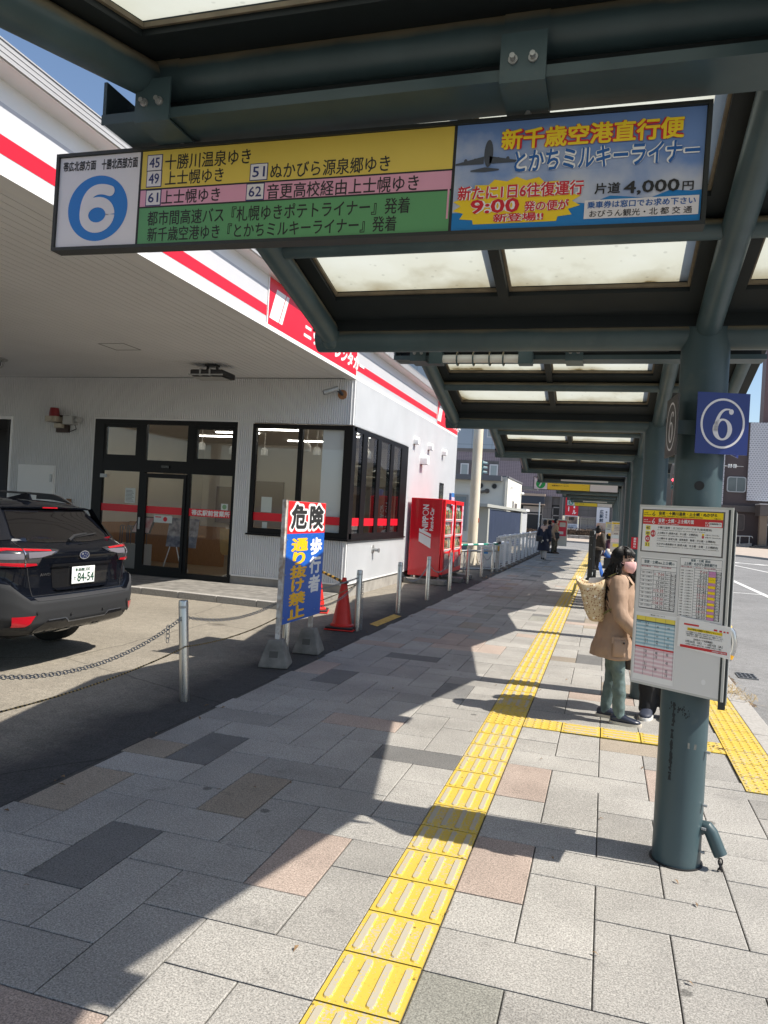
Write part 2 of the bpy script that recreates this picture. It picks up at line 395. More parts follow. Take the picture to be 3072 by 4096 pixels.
def block(x0, y0, w, h, kind, gap=.004):
    x1, y1 = x0+w, y0+h; g = gap; zb = .004
    wr_ = rt.uniform(0, .34)
    tq([(x0+g, y0+g, -.02), (x1-g, y0+g, -.02), (x1-g, y1-g, -.02), (x0+g, y1-g, -.02), (x0+g, y0+g, zb), (x1-g, y0+g, zb), (x1-g, y1-g, zb), (x0+g, y1-g, zb)],
       [(0, 1, 5, 4), (1, 2, 6, 5), (2, 3, 7, 6), (3, 0, 4, 7), (4, 5, 6, 7)], wr_)
    def bar(ax0, ax1, ay0, ay1, hh=.005, tp=.006):
        n = 5; base = []; top = []
        vert = (ay1-ay0) > (ax1-ax0); r = min(ax1-ax0, ay1-ay0)/2
        for e in range(2):
            for k in range(n):
                a = pi*k/(n-1)
                if vert:
                    cx, cy = (ax0+ax1)/2, (ay1-r if e == 0 else ay0+r); px, py = cos(a)*(1 if e == 0 else -1), sin(a)*(1 if e == 0 else -1)
                else:
                    cx, cy = (ax0+r if e == 0 else ax1-r), (ay0+ay1)/2; px, py = -sin(a)*(1 if e == 0 else -1), cos(a)*(1 if e == 0 else -1)
                base.append((cx+px*r, cy+py*r, zb-.001)); top.append((cx+px*(r-tp), cy+py*(r-tp), zb+hh))
        m_ = len(base)
        tq(base+top, [(i, (i+1) % m_, m_+(i+1) % m_, m_+i) for i in range(m_)], .35); tq(top, [tuple(range(m_))], 1.)
    if kind == 'bars':
        for k in range(4):
            cx = x0+w*(k+.5)/4; bar(cx-w*.062, cx+w*.062, y0+h*.06, y1-h*.06)
    elif kind == 'xbars':
        for k in range(4):
            cy = y0+h*(k+.5)/4; bar(x0+w*.05, x1-w*.05, cy-h*.06, cy+h*.06)
    else:
        n = 5 if w > .2 else 5
        for i in range(n):
            for j in range(n):
                cx, cy = x0+w*(i+.5)/n, y0+h*(j+.5)/n; q = 8
                b_ = [(cx+.017*cos(2*pi*k/q), cy+.017*sin(2*pi*k/q), zb-.001) for k in range(q)]; t_ = [(cx+.011*cos(2*pi*k/q), cy+.011*sin(2*pi*k/q), zb+.005) for k in range(q)]
                tq(b_+t_, [(k, (k+1) % q, q+(k+1) % q, q+k) for k in range(q)], .2); tq(t_, [tuple(range(q))], .45)
for j in range(-30, 136):
    k = 'bars'
    if j in (11, 12): k = 'dots'
    block(XS0, YO+j*CY, XS1-XS0, CY, k)
for i in range(5): block(XS1+i*.289, JB+.02, .289, .28, 'dots' if i in (0, 4) else 'xbars')
for j in range(10): block(.917, 5.05+j*.295, .288, .295, 'dots')
for k in (5, 9):
    for i in range(3): block(XS1+i*.289, 3.867+3.47*k-1.2, .289, .28, 'xbars')
me = bpy.data.meshes.new('tactile_paving'); me.from_pydata(tv, [], tf); me.materials.append(TACT)
a = me.attributes.new('wear', 'FLOAT', 'FACE'); a.data.foreach_set('value', tw)
o = bpy.data.objects.new('tactile_paving', me); COL.objects.link(o); struct(o)

# kerb stones
mb = MB()
y = -8.0; k = 0
while y < 43.2:
    if not (7.75 < y < 7.9): mb.box(1.203, 1.376, y+.004, min(y+.575, 43.3), GZ-.05, .004+.002*(k % 2))
    y += .58; k += 1
x = 1.376
mb.box(-2.845, 1.376, 43.4, 43.55, GZ-.05, .003)
struct(mb.build('kerb', KERB, bevel=.008))
# far side pavement, its kerb and the crossing markings
far = [(-90, 70), (-12, 65), (-3.5, 62.6), (4, 59.2), (7.4, 56.3), (9.2, 53.4), (10.6, 49), (11.6, 42), (12, 30), (12, -60), (120, -60), (120, 140), (-90, 140)]
mb = MB(); mb.prism([(p[0], p[1], GZ-.1) for p in far], (0, 0, .1+.11))
PINKPAVE = M('far_paving', (.46, .39, .33), .9, var=.2, vscale=2)
struct(mb.build('far_pavement', PINKPAVE, smooth=False))
mb = MB()
for a_, b_ in zip(far[:9], far[1:10]):
    A, B = Vector((*a_, 0)), Vector((*b_, 0)); d = (B-A); n = max(1, int(d.length/.9)); u = d.normalized(); pn = Vector((u.y, -u.x, 0))
    for q in range(min(n, 60)):
        p, r = A+d*(q/n)+u*.01, A+d*((q+1)/n)-u*.01
        mb.prism([(*(p-pn*.0)[:2], GZ-.05), (*(r)[:2], GZ-.05), (*(r-pn*-.16)[:2], GZ-.05), (*(p-pn*-.16)[:2], GZ-.05)], (0, 0, .05+.125))
struct(mb.build('far_kerb', KERB, smooth=False))
mb = MB(); zr = GZ+.004
def stripe(x0, y0, x1, y1, wd):
    A, B = Vector((x0, y0, zr)), Vector((x1, y1, zr)); u = (B-A).normalized(); n = Vector((-u.y, u.x, 0))*wd/2
    mb.quad(A-n, B-n, B+n, A+n)
stripe(4.27, 2, 4.27, 32, .16)
stripe(2.2, 22.6, 4.19, 22.6, .12)
stripe(4.27, 41.4, 6.2, 41.4, .16); stripe(6.05, 41.3, 7.4, 31, .16)
for q in range(5): stripe(5.4+q*1.15, 44.8-q*.6, 6.9+q*1.15, 43.3-q*.6, .42)
struct(mb.build('road_marking', WHITE_LINE, smooth=False, recalc=False))
# worn yellow line beside the lot
mb = MB(); mb.quad((-3.085, 9.95, .001), (-2.93, 9.82, .001), (-2.905, 11.0, .001), (-3.065, 11.13, .001))
struct(mb.build('yellow_marking', M('yellow_road_paint', (.66, .42, .08), .8, var=.45, vscale=14), smooth=False, recalc=False))
# soil strip with the broken kerb joint, drain grate
mb = MB(); mb.quad((1.03, 7.72, .002), (1.2, 7.68, .002), (1.36, 7.9, -.03), (1.3, 8.12, .002), (1.05, 8.05, .002))
struct(mb.build('soil_patch', SOIL, smooth=False, recalc=False))
mb = MB(); rs = random.Random(5)
for q in range(26):
    y = 8.1+q*.16+rs.uniform(0, .1); x = 1.40+rs.uniform(0, .05); r = rs.uniform(.05, .14)
    mb.quad(*[(x+r*.5*cos(a_)*rs.uniform(.6, 1.1)+.03, y+r*sin(a_)*rs.uniform(.6, 1.1), GZ+.003+q*.00005) for a_ in [2*pi*k_/9 for k_ in range(9)]])
struct(mb.build('gutter_dirt', SOIL, smooth=False, recalc=False))
gt = thing('drain_grate', 'small steel drain grate set in the road gutter beside the kerb', 'drain grate', (1.7, 9.7, GZ))
mb = MB(); mb.box(1.59, 1.80, 9.55, 9.86, GZ-.06, GZ+.002)
mb.build('pit', M('black_void', (.012, .012, .012), .9), gt, smooth=False)
mb = MB()
for k in range(5): mb.box(1.592+k*.049, 1.602+k*.049, 9.555, 9.855, GZ+.0025, GZ+.012)
for k in range(4): mb.box(1.59, 1.80, 9.55+k*.1, 9.56+k*.1, GZ+.003, GZ+.016)
mb.build('bars', M('grate_steel', (.30, .30, .30), .5, .6), gt, smooth=False)
# dry grass at the kerb, dead leaves
mb = MB(); rg = random.Random(3)
for cx, cy, n, s in ((1.22, 8.35, 120, .11), (1.3, 8.0, 90, .1), (1.15, 8.7, 90, .12), (1.38, 7.75, 40, .06), (1.2, 9.2, 50, .1)):
    for q in range(n):
        x, y = cx+rg.gauss(0, s*.6), cy+rg.gauss(0, s*1.3); a_ = rg.uniform(0, 2*pi); l = rg.uniform(.04, .13); h = rg.uniform(.005, .05)
        d = Vector((cos(a_), sin(a_), 0)); n_ = Vector((-sin(a_), cos(a_), 0))*.0025; p = Vector((x, y, .004))
        mb.quad(p-n_, p+n_, p+d*l*.6+n_*.8+Z1*h, p+d*l*.6-n_*.8+Z1*h); mb.quad(p+d*l*.6-n_*.8+Z1*h, p+d*l*.6+n_*.8+Z1*h, p+d*l+Z1*h*.6)
tag(mb.build('dry_grass', M('straw', (.52, .38, .17), .8, var=.4, vscale=20), smooth=False, recalc=False), 'dead straw coloured grass growing along the kerb edge', 'grass', kind='stuff')
mb = MB(); rg = random.Random(9)
for q in range(150):
    if q < 70: x, y, s = -2.93+rg.gauss(0, .06), rg.uniform(19, 31), .05
    elif q < 100: x, y, s = rg.uniform(-2.9, -2.75), rg.uniform(2.5, 18), .022
    else: x, y, s = rg.uniform(-2.7, 1.1), rg.uniform(2, 14), .016
    if q in (101, 102, 103): x, y, s = .86+rg.uniform(-.04, .04), 5.95+rg.uniform(-.05, .05), .035
    a_ = rg.uniform(0, 6.28); d = Vector((cos(a_), sin(a_), rg.uniform(-.05, .4))); n_ = Vector((-sin(a_), cos(a_), rg.uniform(-.2, .3))); p = Vector((x, y, .006))
    mb.quad(p-d*s, p-n_*s*.35+Z1*.006, p+d*s, p+n_*s*.4+Z1*.008)
tag(mb.build('fallen_leaves', M('dead_leaf', (.26, .16, .08), .8, var=.5, vscale=9), smooth=False, recalc=False), 'scattered dead brown leaves and grit on the paving', 'leaves', kind='stuff')
# ------------------------------------------------------------------ bus shelter canopy
STEEL = M('shelter_paint', (.056, .094, .106), .42, var=.22, vscale=5, bump=.04, bscale=30, spec=.45, stretch=(1, 1, .35))
def tan_tops(mt, col=(.34, .285, .18)):  # blends tan in where faces point up, then random blue-grey patches
    t = mt.node_tree; N = t.nodes; L = t.links; b = N['Principled BSDF']; src = b.inputs['Base Color'].links[0].from_socket
    ge = N.new('ShaderNodeNewGeometry'); sx = N.new('ShaderNodeSeparateXYZ'); L.new(ge.outputs['Normal'], sx.inputs[0])
    tc = N.new('ShaderNodeTexCoord'); n = N.new('ShaderNodeTexNoise'); n.inputs['Scale'].default_value = 7; n.inputs['Detail'].default_value = 5; L.new(tc.outputs['Object'], n.inputs['Vector'])
    a = N.new('ShaderNodeMath'); a.operation = 'MULTIPLY_ADD'; a.inputs[1].default_value = .35; L.new(n.outputs['Fac'], a.inputs[0]); L.new(sx.outputs[2], a.inputs[2])
    r = N.new('ShaderNodeMapRange'); r.inputs[1].default_value = .22; r.inputs[2].default_value = .62; r.inputs[4].default_value = .85; L.new(a.outputs[0], r.inputs[0])
    m = N.new('ShaderNodeMix'); m.data_type = 'RGBA'; L.new(r.outputs[0], m.inputs[0]); L.new(src, m.inputs[6]); m.inputs[7].default_value = (*col, 1); L.new(m.outputs[2], b.inputs['Base Color'])
    n3 = N.new('ShaderNodeTexNoise'); n3.inputs['Scale'].default_value = 2.6; n3.inputs['Detail'].default_value = 7; n3.inputs['Roughness'].default_value = .7; L.new(tc.outputs['Object'], n3.inputs['Vector'])
    r3 = N.new('ShaderNodeMapRange'); r3.inputs[1].default_value = .54; r3.inputs[2].default_value = .68; r3.inputs[4].default_value = .38; L.new(n3.outputs['Fac'], r3.inputs[0])
    m3 = N.new('ShaderNodeMix'); m3.data_type = 'RGBA'; L.new(r3.outputs[0], m3.inputs[0]); L.new(m.outputs[2], m3.inputs[6]); m3.inputs[7].default_value = (.10, .135, .145, 1); L.new(m3.outputs[2], b.inputs['Base Color'])
STEEL_C = M('shelter_paint_plain', (.050, .084, .094), .42, var=.22, vscale=5, spec=.45)
tan_tops(STEEL)
STEEL_D = M('shelter_frame_paint', (.010, .015, .017), .6, var=.25, vscale=4, spec=.3)
BLACK = M('black_rubber', (.015, .015, .016), .6)
CHROME = M('stainless_steel', (.58, .57, .55), .28, .95, var=.12, vscale=3, stretch=(8, 8, .6))
ZINC = M('galvanised_steel', (.45, .46, .46), .5, .75, var=.2, vscale=25)
def pane_mat():
    mt = bpy.data.materials.new('milky_roof_pane'); mt.use_nodes = True; t = mt.node_tree; N = t.nodes; L = t.links
    N.remove(N['Principled BSDF'])
    tc = N.new('ShaderNodeTexCoord')
    n = N.new('ShaderNodeTexNoise'); n.inputs['Scale'].default_value = 3.0; n.inputs['Detail'].default_value = 6; L.new(tc.outputs['Object'], n.inputs['Vector'])
    at = N.new('ShaderNodeAttribute'); at.attribute_name = 'grime'
    ad = N.new('ShaderNodeMath'); ad.operation = 'MULTIPLY_ADD'; ad.inputs[1].default_value = .42; L.new(at.outputs['Fac'], ad.inputs[0]); L.new(n.outputs['Fac'], ad.inputs[2])
    r = N.new('ShaderNodeValToRGB'); e = r.color_ramp.elements
    e[0].position = .35; e[0].color = (.56, .585, .53, 1); e[1].position = 1.15; e[1].color = (.12, .095, .05, 1); e.new(.74).color = (.50, .51, .43, 1); e.new(.97).color = (.30, .275, .19, 1)
    L.new(ad.outputs[0], r.inputs[0])
    vo = N.new('ShaderNodeTexVoronoi'); vo.inputs['Scale'].default_value = 17; L.new(tc.outputs['Object'], vo.inputs['Vector'])
    mr = N.new('ShaderNodeMapRange'); mr.inputs[1].default_value = .10; mr.inputs[2].default_value = .16; mr.inputs[3].default_value = .82; L.new(vo.outputs['Distance'], mr.inputs[0])
    mm = N.new('ShaderNodeMix'); mm.data_type = 'RGBA'; mm.blend_type = 'MULTIPLY'; mm.inputs[0].default_value = 1; L.new(r.outputs[0], mm.inputs[6]); L.new(mr.outputs[0], mm.inputs[7])
    tr = N.new('ShaderNodeBsdfTranslucent'); df = N.new('ShaderNodeBsdfDiffuse')
    L.new(mm.outputs[2], tr.inputs[0]); L.new(mm.outputs[2], df.inputs[0])
    mx = N.new('ShaderNodeMixShader'); mx.inputs[0].default_value = .30; L.new(tr.outputs[0], mx.inputs[1]); L.new(df.outputs[0], mx.inputs[2])
    L.new(mx.outputs[0], N['Material Output'].inputs[0]); return mt
PANE = pane_mat()
YP, SP, NB = 3.867, 3.47, 12
VZ, RZ_ = 2.532, 2.965; HALF = SP/2; SLOPE = (RZ_-VZ)/HALF
XL, XP, XR = -1.50, .412, .92
XE0, XE1 = -1.585, 1.05
shel = thing('bus_shelter', 'long dark green steel bus shelter roof of folded glass bays over the sidewalk', 'bus shelter', (XP, YP, 0))
def zs(yv, y): return VZ+SLOPE*abs(y-yv)        # height of the rafter axis at y in the half bays around valley yv
def pole(yv):
    mb = MB(); mb.lathe([(.110, -.03), (.110, VZ+.05)], (XP, yv, 0), n=40)
    p = mb.build('pole', STEEL, shel)
    return p
for k in range(-1, NB):
    yv = YP+SP*k
    p = pole(yv)
    if k < 4:
        mb = MB()
        mb.lathe([(.121, .0), (.121, .006), (.112, .006)], (XP, yv, 0), n=40, cap=False)
        mb.build('base_joint', BLACK, p)
        mb = MB(); c = Vector((XP+.095, yv-.01, .17)); pts = [c+Vector((.085*t_, -.035*t_, .03*sin(pi*min(t_*1.1, 1))-.075*t_*t_)) for t_ in [0, .2, .4, .6, .8, 1.0, 1.12]]
        mb.tube(pts, .031, 16); mb.tube([pts[-1]+Vector((.001, 0, -.001)), pts[-1]+Vector((.002, -.0005, -.002))], .028, 14)
        mb.build('drain_spout', STEEL_C, p)
        mb = MB()
        for q in range(5):
            cz = pts[-1]+Vector((.0, 0, -.03-.022*q)); a_ = q % 2*pi/2
            ring_ = [cz+Vector((.009*cos(t_)*cos(a_), .009*cos(t_)*sin(a_), .017*sin(t_))) for t_ in [2*pi*w_/10 for w_ in range(11)]]
            mb.tube(ring_, .0035, 6)
        mb.build('drain_chain', M('dark_iron', (.03, .03, .035), .5, .5), p)
        mb = MB()
        for zz in (.08, .19, .30, .55): mb.cyl((XP+.1, yv-.055, zz), (XP+.118, yv-.062, zz), .007, n=8)
        mb.build('bolt', ZINC, p)
# scuff and stain strips on the first pole
first = [c for c in shel.children if c.name.startswith('pole')][1]
mb = MB(); rg = random.Random(2)
def onpole(a_, z_, r=.1112): return (XP+r*cos(a_), YP+r*sin(a_), z_)
a0 = radians(-122)
for q in range(46):
    z_ = .40+q*.0085+rg.uniform(-.002, .002); w1 = rg.uniform(.03, .075)
    if rg.random() < .12: continue
    j = rg.uniform(-.02, .02)+.0
    mb.quad(onpole(a0-w1+j+q*.001, z_), onpole(a0+w1+j+q*.001, z_), onpole(a0+w1*.9+j+q*.001, z_+.010), onpole(a0-w1*.9+j+q*.001, z_+.010))
for q in range(38):
    a_ = radians(rg.uniform(-132, -84)); z_ = .735+rg.gauss(0, .012)-.05*(a_+1.75); s_ = rg.uniform(.01, .035)
    mb.quad(onpole(a_-s_, z_), onpole(a_+s_, z_), onpole(a_+s_*.8, z_+.008), onpole(a_-s_*.8, z_+.007))
mb.build('glue_residue', M('old_glue', (.022, .027, .029), .9), first, smooth=False, recalc=False)
mb = MB(); mb.quad(onpole(radians(-84), .57), onpole(radians(-63), .565), onpole(radians(-62), .59), onpole(radians(-84), .597))
mb.build('tape_patch', M('old_tape', (.16, .165, .15), .8, var=.3, vscale=40), first, smooth=False, recalc=False)
mb = MB(); mb.tube([onpole(radians(-92), 1.80, .108), onpole(radians(-92), 1.80, .1125)], .022, 14)
mb.build('cable_plug', BLACK, first)

for k in range(-1, NB+1):
    yv = YP+SP*k
    if k < NB:
        mb = MB(); mb.tube([(XE0, yv, VZ), (XE1, yv, VZ)], .073, 28); mb.build('valley_beam', STEEL, shel)
    # ridge beam on the near side of this valley
    yr = yv-HALF
    if k > -1:
        mb = MB(); mb.tube([(XL+.02, yr, RZ_), (XR-.02, yr, RZ_)], .070, 26); mb.build('ridge_beam', STEEL, shel)
    for sgn in (-1, 1):
        if (k == -1 and sgn == -1) or (k == NB): continue
        ya, yb = yv, yv+sgn*HALF
        for xx in (XL, XP, XR):
            pts = [(xx, ya+sgn*t_*HALF, VZ+SLOPE*t_*HALF) for t_ in (-.02, .5, 1.0)]
            r_ = .058 if xx < .9 else .047
            mb = MB(); mb.tube(pts, r_, 20); mb.ell(pts[0], r_, 14); mb.ell(pts[-1], r_+.0005, 14)
            mb.build('rafter', STEEL, shel)
        mb = MB(); yq = yv+sgn*.80
        mb.tube([(XL, yq, zs(yv, yq)+.012), (XR, yq, zs(yv, yq)+.012)], .040, 18); mb.build('purlin', STEEL, shel)
        # roof frame strips and panes
        def P_(t_, x, off): return (x, yv+sgn*t_, VZ+SLOPE*t_+off)
        mb = MB()
        def strip(t0, t1, x0, x1, o0=.05, o1=.15):
            mb.ring([[P_(t0, x0, o0), P_(t0, x1, o0), P_(t0, x1, o1), P_(t0, x0, o1)], [P_(t1, x0, o0), P_(t1, x1, o0), P_(t1, x1, o1), P_(t1, x0, o1)]])
        TV, TR = .30, HALF-.255
        strip(0., TV, XE0, XE1); strip(TR, HALF, XE0, XE1)
        XS = [(XE0, -1.385), (-.55, -.502), (.30, .53), (.80, XE1)]
        for a_, b_ in ((-1.385, -.55), (-.502, .30), (.53, .80)): strip(.70, .935, a_, b_, .0502, .1498)
        for a_, b_ in XS: strip(TV, TR, a_, b_, .0501 if a_ != -.55 else .03, .1499)
        mb.build('roof_frame', STEEL_D, shel, smooth=False)
        mb = MB(); g_ = .012
        for a_, b_ in ((-1.385, -.55), (-.502, .30), (.53, .80)):
            for (t0, t1, x0, x1) in ((TV, TV+g_, a_, b_), (TR-g_, TR, a_, b_), (TV+g_, .70, a_, a_+g_), (TV+g_, .70, b_-g_, b_), (.935, .935+g_, a_, b_), (.935+g_, TR-g_, a_, a_+g_), (.935+g_, TR-g_, b_-g_, b_)): strip(t0, t1, x0, x1, .070, .084)
        mb.build('pane_trim', M('aged_trim', (.19, .155, .105), .7, var=.4, vscale=12), shel, smooth=False)
        for a_, b_ in ((-1.385, -.55), (-.502, .30), (.53, .80)):
            nt_, nx = 22, 6; vs = [P_(TV+(TR-TV)*i/nt_, a_+(b_-a_)*j/nx, .095) for i in range(nt_+1) for j in range(nx+1)]
            fs = [(i*(nx+1)+j, i*(nx+1)+j+1, (i+1)*(nx+1)+j+1, (i+1)*(nx+1)+j) for i in range(nt_) for j in range(nx)]
            me = bpy.data.meshes.new('roof_pane'); me.from_pydata([tuple(Vector(q)-shel.location) for q in vs], [], fs); me.materials.append(PANE)
            at = me.attributes.new('grime', 'FLOAT', 'POINT')
            at.data.foreach_set('value', [max(0, 1-i/nt_*3.2)**1.5*(i/nt_ < .5)+(max(0, 1-max(0, i/nt_-.52)*5)**1.5 if i/nt_ > .5 else 0)+.25*max(0, (abs(j/nx-.5)-.42)*6) for i in range(nt_+1) for j in range(nx+1)])
            o = bpy.data.objects.new('roof_pane', me); COL.objects.link(o); o.parent = shel
    # valley gutter above the beam
    if k < NB:
        mb = MB()
        for s_ in (-1, 1): mb.box(XE0, XE1, yv+s_*.095-.006, yv+s_*.095+.006, VZ+.02, VZ+.075)
        mb.build('gutter', STEEL_D, shel, smooth=False)
# sign rails under the ridges with their clamps
def rail(k, light=False):
    yr = YP+SP*k-HALF; dy = yr-2.132; dz = 0 if k == 0 else -.03
    mb = MB(); mb.box(-1.63, .97, yr-.10, yr+.075, 2.795+dz, 2.803+dz); mb.box(-1.632, .972, yr-.104, yr-.100, 2.79+dz, 2.822+dz); mb.box(-1.63, .97, yr+.0751, yr+.08, 2.795+dz, 2.83+dz)
    mb.box(-1.632, -1.62, yr-.0995, yr+.075, 2.8035+dz, 2.93+dz)
    r = mb.build('sign_rail', STEEL_C, shel, smooth=False)
    mb = MB(); mb.box(-1.60, .95, yr-.02, yr+.05, 2.81+dz, 2.885+dz); mb.build('inner_channel', STEEL_D, r, smooth=False)
    for cx in (-1.44, -.284):
        mb = MB(); n = 18
        A = [[(cx-.062, yr+rr*cos(t_), RZ_+rr*sin(t_)), (cx+.062, yr+rr*cos(t_), RZ_+rr*sin(t_))] for rr in (.0755,) for t_ in [pi*.5+2*pi*q/n*.86 for q in range(n+1)]]
        mb.ring([[A[q][0] for q in range(n+1)], [A[q][1] for q in range(n+1)]], cap=False, close=False)
        mb.box(cx-.062, cx+.062, yr-.112, yr-.1045, 2.786+dz, 2.915+dz); mb.box(cx-.062, cx+.062, yr-.112, yr+.085, 2.780+dz, 2.7858+dz)
        c = mb.build('clamp', STEEL, r, ang=30)
        mb = MB()
        for s_ in (-.027, .027):
            mb.tube([(cx+s_, yr-.1125, 2.84+dz), (cx+s_, yr-.118, 2.84+dz)], .013, 14); mb.tube([(cx+s_, yr-.118, 2.84+dz), (cx+s_, yr-.136, 2.84+dz)], .0075, 8)
        mb.build('bolt', ZINC, c, each=True) if False else mb.build('bolts', ZINC, c)
for k in (0, 1, 5, 10): rail(k)
# tube lamp with wire guard on the second bay's rail, plain tubes further off
yr = YP+SP-HALF
lampm = M('lamp_tube', (.75, .75, .72), .4)
fx = thing('strip_light', 'caged strip light fixed under the second shelter bay rail', 'lamp', (-.95, yr-.16, 2.74))
mb = MB(); mb.tube([(-1.28, yr-.16, 2.755), (-.62, yr-.16, 2.755)], .03, 14); mb.build('tube', lampm, fx)
mb = MB()
for xx in (-1.12, -1.0, -.88, -.78):
    mb.tube([(xx, yr-.16+.05*cos(t_), 2.755+.05*sin(t_)) for t_ in [2*pi*q/12 for q in range(13)]], .006, 6)
for q in (-1.28, -.62): mb.box(q-.05, q+.05, yr-.205, yr-.11, 2.71, 2.80)
mb.build('guard', STEEL, fx)
mb = MB(); mb.box(-1.35, .35, yr-.175, yr-.15, 2.80, 2.812); mb.build('cable_duct', STEEL_D, fx)
for k in (4, 9):
    y_ = YP+SP*k+.02
    f2 = thing('strip_light', ['white fluorescent strip under the shelter beam in front of the green 7 sign', 'small white fluorescent strip under the farthest beam above the yellow sign'][k > 4], 'lamp', (-.5, y_-.085, VZ-.03))
    mb = MB(); mb.box(-1.05, .0, y_-.125, y_-.076, VZ-.02, VZ+.02); mb.build('tube', M('white_enamel', (.8, .8, .78), .35), f2, bevel=.006)
    mb = MB(); mb.box(-1.07, .02, y_-.11, y_-.09, VZ+.0205, VZ+.04); mb.build('tray', STEEL_D, f2, smooth=False)

# ------------------------------------------------------------------ hanging sign 6
C_ = lambda r, g, b: tuple(((v/255+.055)/1.055)**2.4 if v/255 > .04045 else v/255/12.92 for v in (r, g, b))
SGN_BK = M('sign_frame_black', (.02, .024, .024), .5)
INK = M('ink_black', (.018, .018, .02), .6)
def hang_sign(name, label, y, dx, dz, full=True, x0=-1.918, x1=.213):
    t = thing(name, label, 'sign', (-.86+dx, y, 2.60+dz), 0)
    Z0, Z1 = 2.440+dz, 2.778+dz
    mb = MB(); a, b = x0+dx, x1+dx; fw = .011
    mb.box(a, b, y-.004, y+.05, Z0, Z0+fw); mb.box(a, b, y-.004, y+.05, Z1-fw, Z1); mb.box(a, a+fw, y-.004, y+.05, Z0+fw, Z1-fw); mb.box(b-fw, b, y-.004, y+.05, Z0+fw, Z1-fw)
    mb.box(a+fw, b-fw, y+.0055, y+.044, Z0+fw, Z1-fw)
    mb.build('frame', SGN_BK, t, smooth=False)
    mb = MB()
    for xx in (-1.421, -.285):
        mb.cyl((xx+dx, y+.01, Z1-.002), (xx+dx, y+.01, 2.80+dz+(.0 if full else .04)), .0065, n=8); mb.cyl((xx+dx, y+.01, 2.779+dz), (xx+dx, y+.01, 2.788+dz), .011, n=6)
    mb.build('rod', ZINC, t)
    return t
s6 = hang_sign('hanging_sign', 'wide hanging bus stop sign 6 with coloured bands and an aeroplane picture', 2.165, 0, 0)
ys = 2.165+.0045
def O(lv=0): return Vector((0, ys-.0007*lv, 0))
def rc(name, mat, rects, lv, par, each=False): 
    mb = MB()
    for (x0, z0, x1, z1) in rects: mb.rect(O(lv), X1, Z1, x0, z0, x1, z1)
    return mb.build(name, mat, par, smooth=False, recalc=False, each=each)
SW = M('sign_white', C_(226, 222, 226), .45, var=.06, vscale=5); SY = M('sign_yellow', C_(222, 196, 84), .5, var=.08, vscale=4); SPK = M('sign_pink', C_(222, 160, 186), .5, var=.06, vscale=5)
SGR = M('sign_green', C_(92, 156, 104), .5, var=.08, vscale=4); SBL = M('sign_blue', C_(20, 120, 200), .45)
zb_, zt_ = 2.452, 2.766
pw = rc('number_panel', SW, [(-1.9065, zb_, -1.578, zt_)], 0, s6)
pr_ = rc('route_panel', [SY], [(-1.572, 2.637, -.494, zt_)], 0, s6)
rc('pink_band', SPK, [(-1.572, 2.577, -.494, 2.635)], 0, pr_)
rc('green_band', SGR, [(-1.572, zb_, -.494, 2.575)], 0, pr_)
mb = MB(); mb.rect(O(1), X1, Z1, -1.580, zb_, -1.572, zt_); mb.rect(O(1), X1, Z1, -1.572, 2.634, -.494, 2.639); mb.rect(O(1), X1, Z1, -1.572, 2.574, -.494, 2.579); mb.rect(O(1), X1, Z1, -.497, zb_, -.489, zt_)
mb.build('divider', INK, pr_, smooth=False, recalc=False)
mb = MB(); mb.disc(O(1), X1, Z1, -1.741, 2.583, .121, .113, 64); mb.build('number_disc', SBL, pw, smooth=False, recalc=False)
def ribbon(mb, o, ax, ay, line, tk):
    o = Vector(o); ax = Vector(ax); ay = Vector(ay); L_, R_ = [], []
    for i, p in enumerate(line):
        a, b = line[max(i-1, 0)], line[min(i+1, len(line)-1)]; dx, dy = b[0]-a[0], b[1]-a[1]; l = sqrt(dx*dx+dy*dy) or 1
        L_.append((p[0]-dy/l*tk/2, p[1]+dx/l*tk/2)); R_.append((p[0]+dy/l*tk/2, p[1]-dx/l*tk/2))
    mb.ring([[o+ax*p[0]+ay*p[1] for p in L_], [o+ax*p[0]+ay*p[1] for p in R_]], cap=False, close=False)
    if line[0] != line[-1]: mb.disc(o-Y1*.0003, ax, ay, line[-1][0], line[-1][1], tk/2, tk/2, 20)
def six(mb, o, cx, cz, w_, h_, tk):
    rx = (w_-tk)/2; rz = rx*.83; bz = cz-h_/2+tk/2+rz
    ribbon(mb, Vector(o), X1, Z1, [(cx+rx*cos(q), bz+rz*sin(q)) for q in [2*pi*(k % 36)/36 for k in range(37)]], tk)
    st = []; top = cz+h_/2-tk/2
    P0, P1, P2, P3 = (cx-rx, bz), (cx-rx*1.06, bz+(top-bz)*.80), (cx-rx*.30, top+.012), (cx+rx*.92, top-.012)
    for k in range(21):
        u = k/20; c_ = [(1-u)**3, 3*u*(1-u)**2, 3*u*u*(1-u), u**3]; st.append(tuple(sum(c_[i]*P[q] for i, P in enumerate((P0, P1, P2, P3))) for q in (0, 1)))
    ribbon(mb, Vector(o)-Y1*.0004, X1, Z1, st, tk)
mb = MB(); six(mb, O(2.2), -1.741, 2.584, .142, .172, .036); mb.build('numeral', SW, pw, smooth=False, recalc=False)
def txt(par, name, mat, items, lv, bold=0., res=2, off=None):
    mb = MB(); o = off if off is not None else O(lv)
    for (s_, x0, z0, x1, z1) in items: mb.text(s_, o, X1, Z1, x0, z0, x1, z1, bold, res)
    return mb.build(name, mat, par, smooth=False, recalc=False)
txt(pw, 'lettering', INK, [('帯広北部方面', -1.893, 2.717, -1.758, 2.752), ('十勝北西部方面', -1.735, 2.715, -1.590, 2.752)], 1, .028)
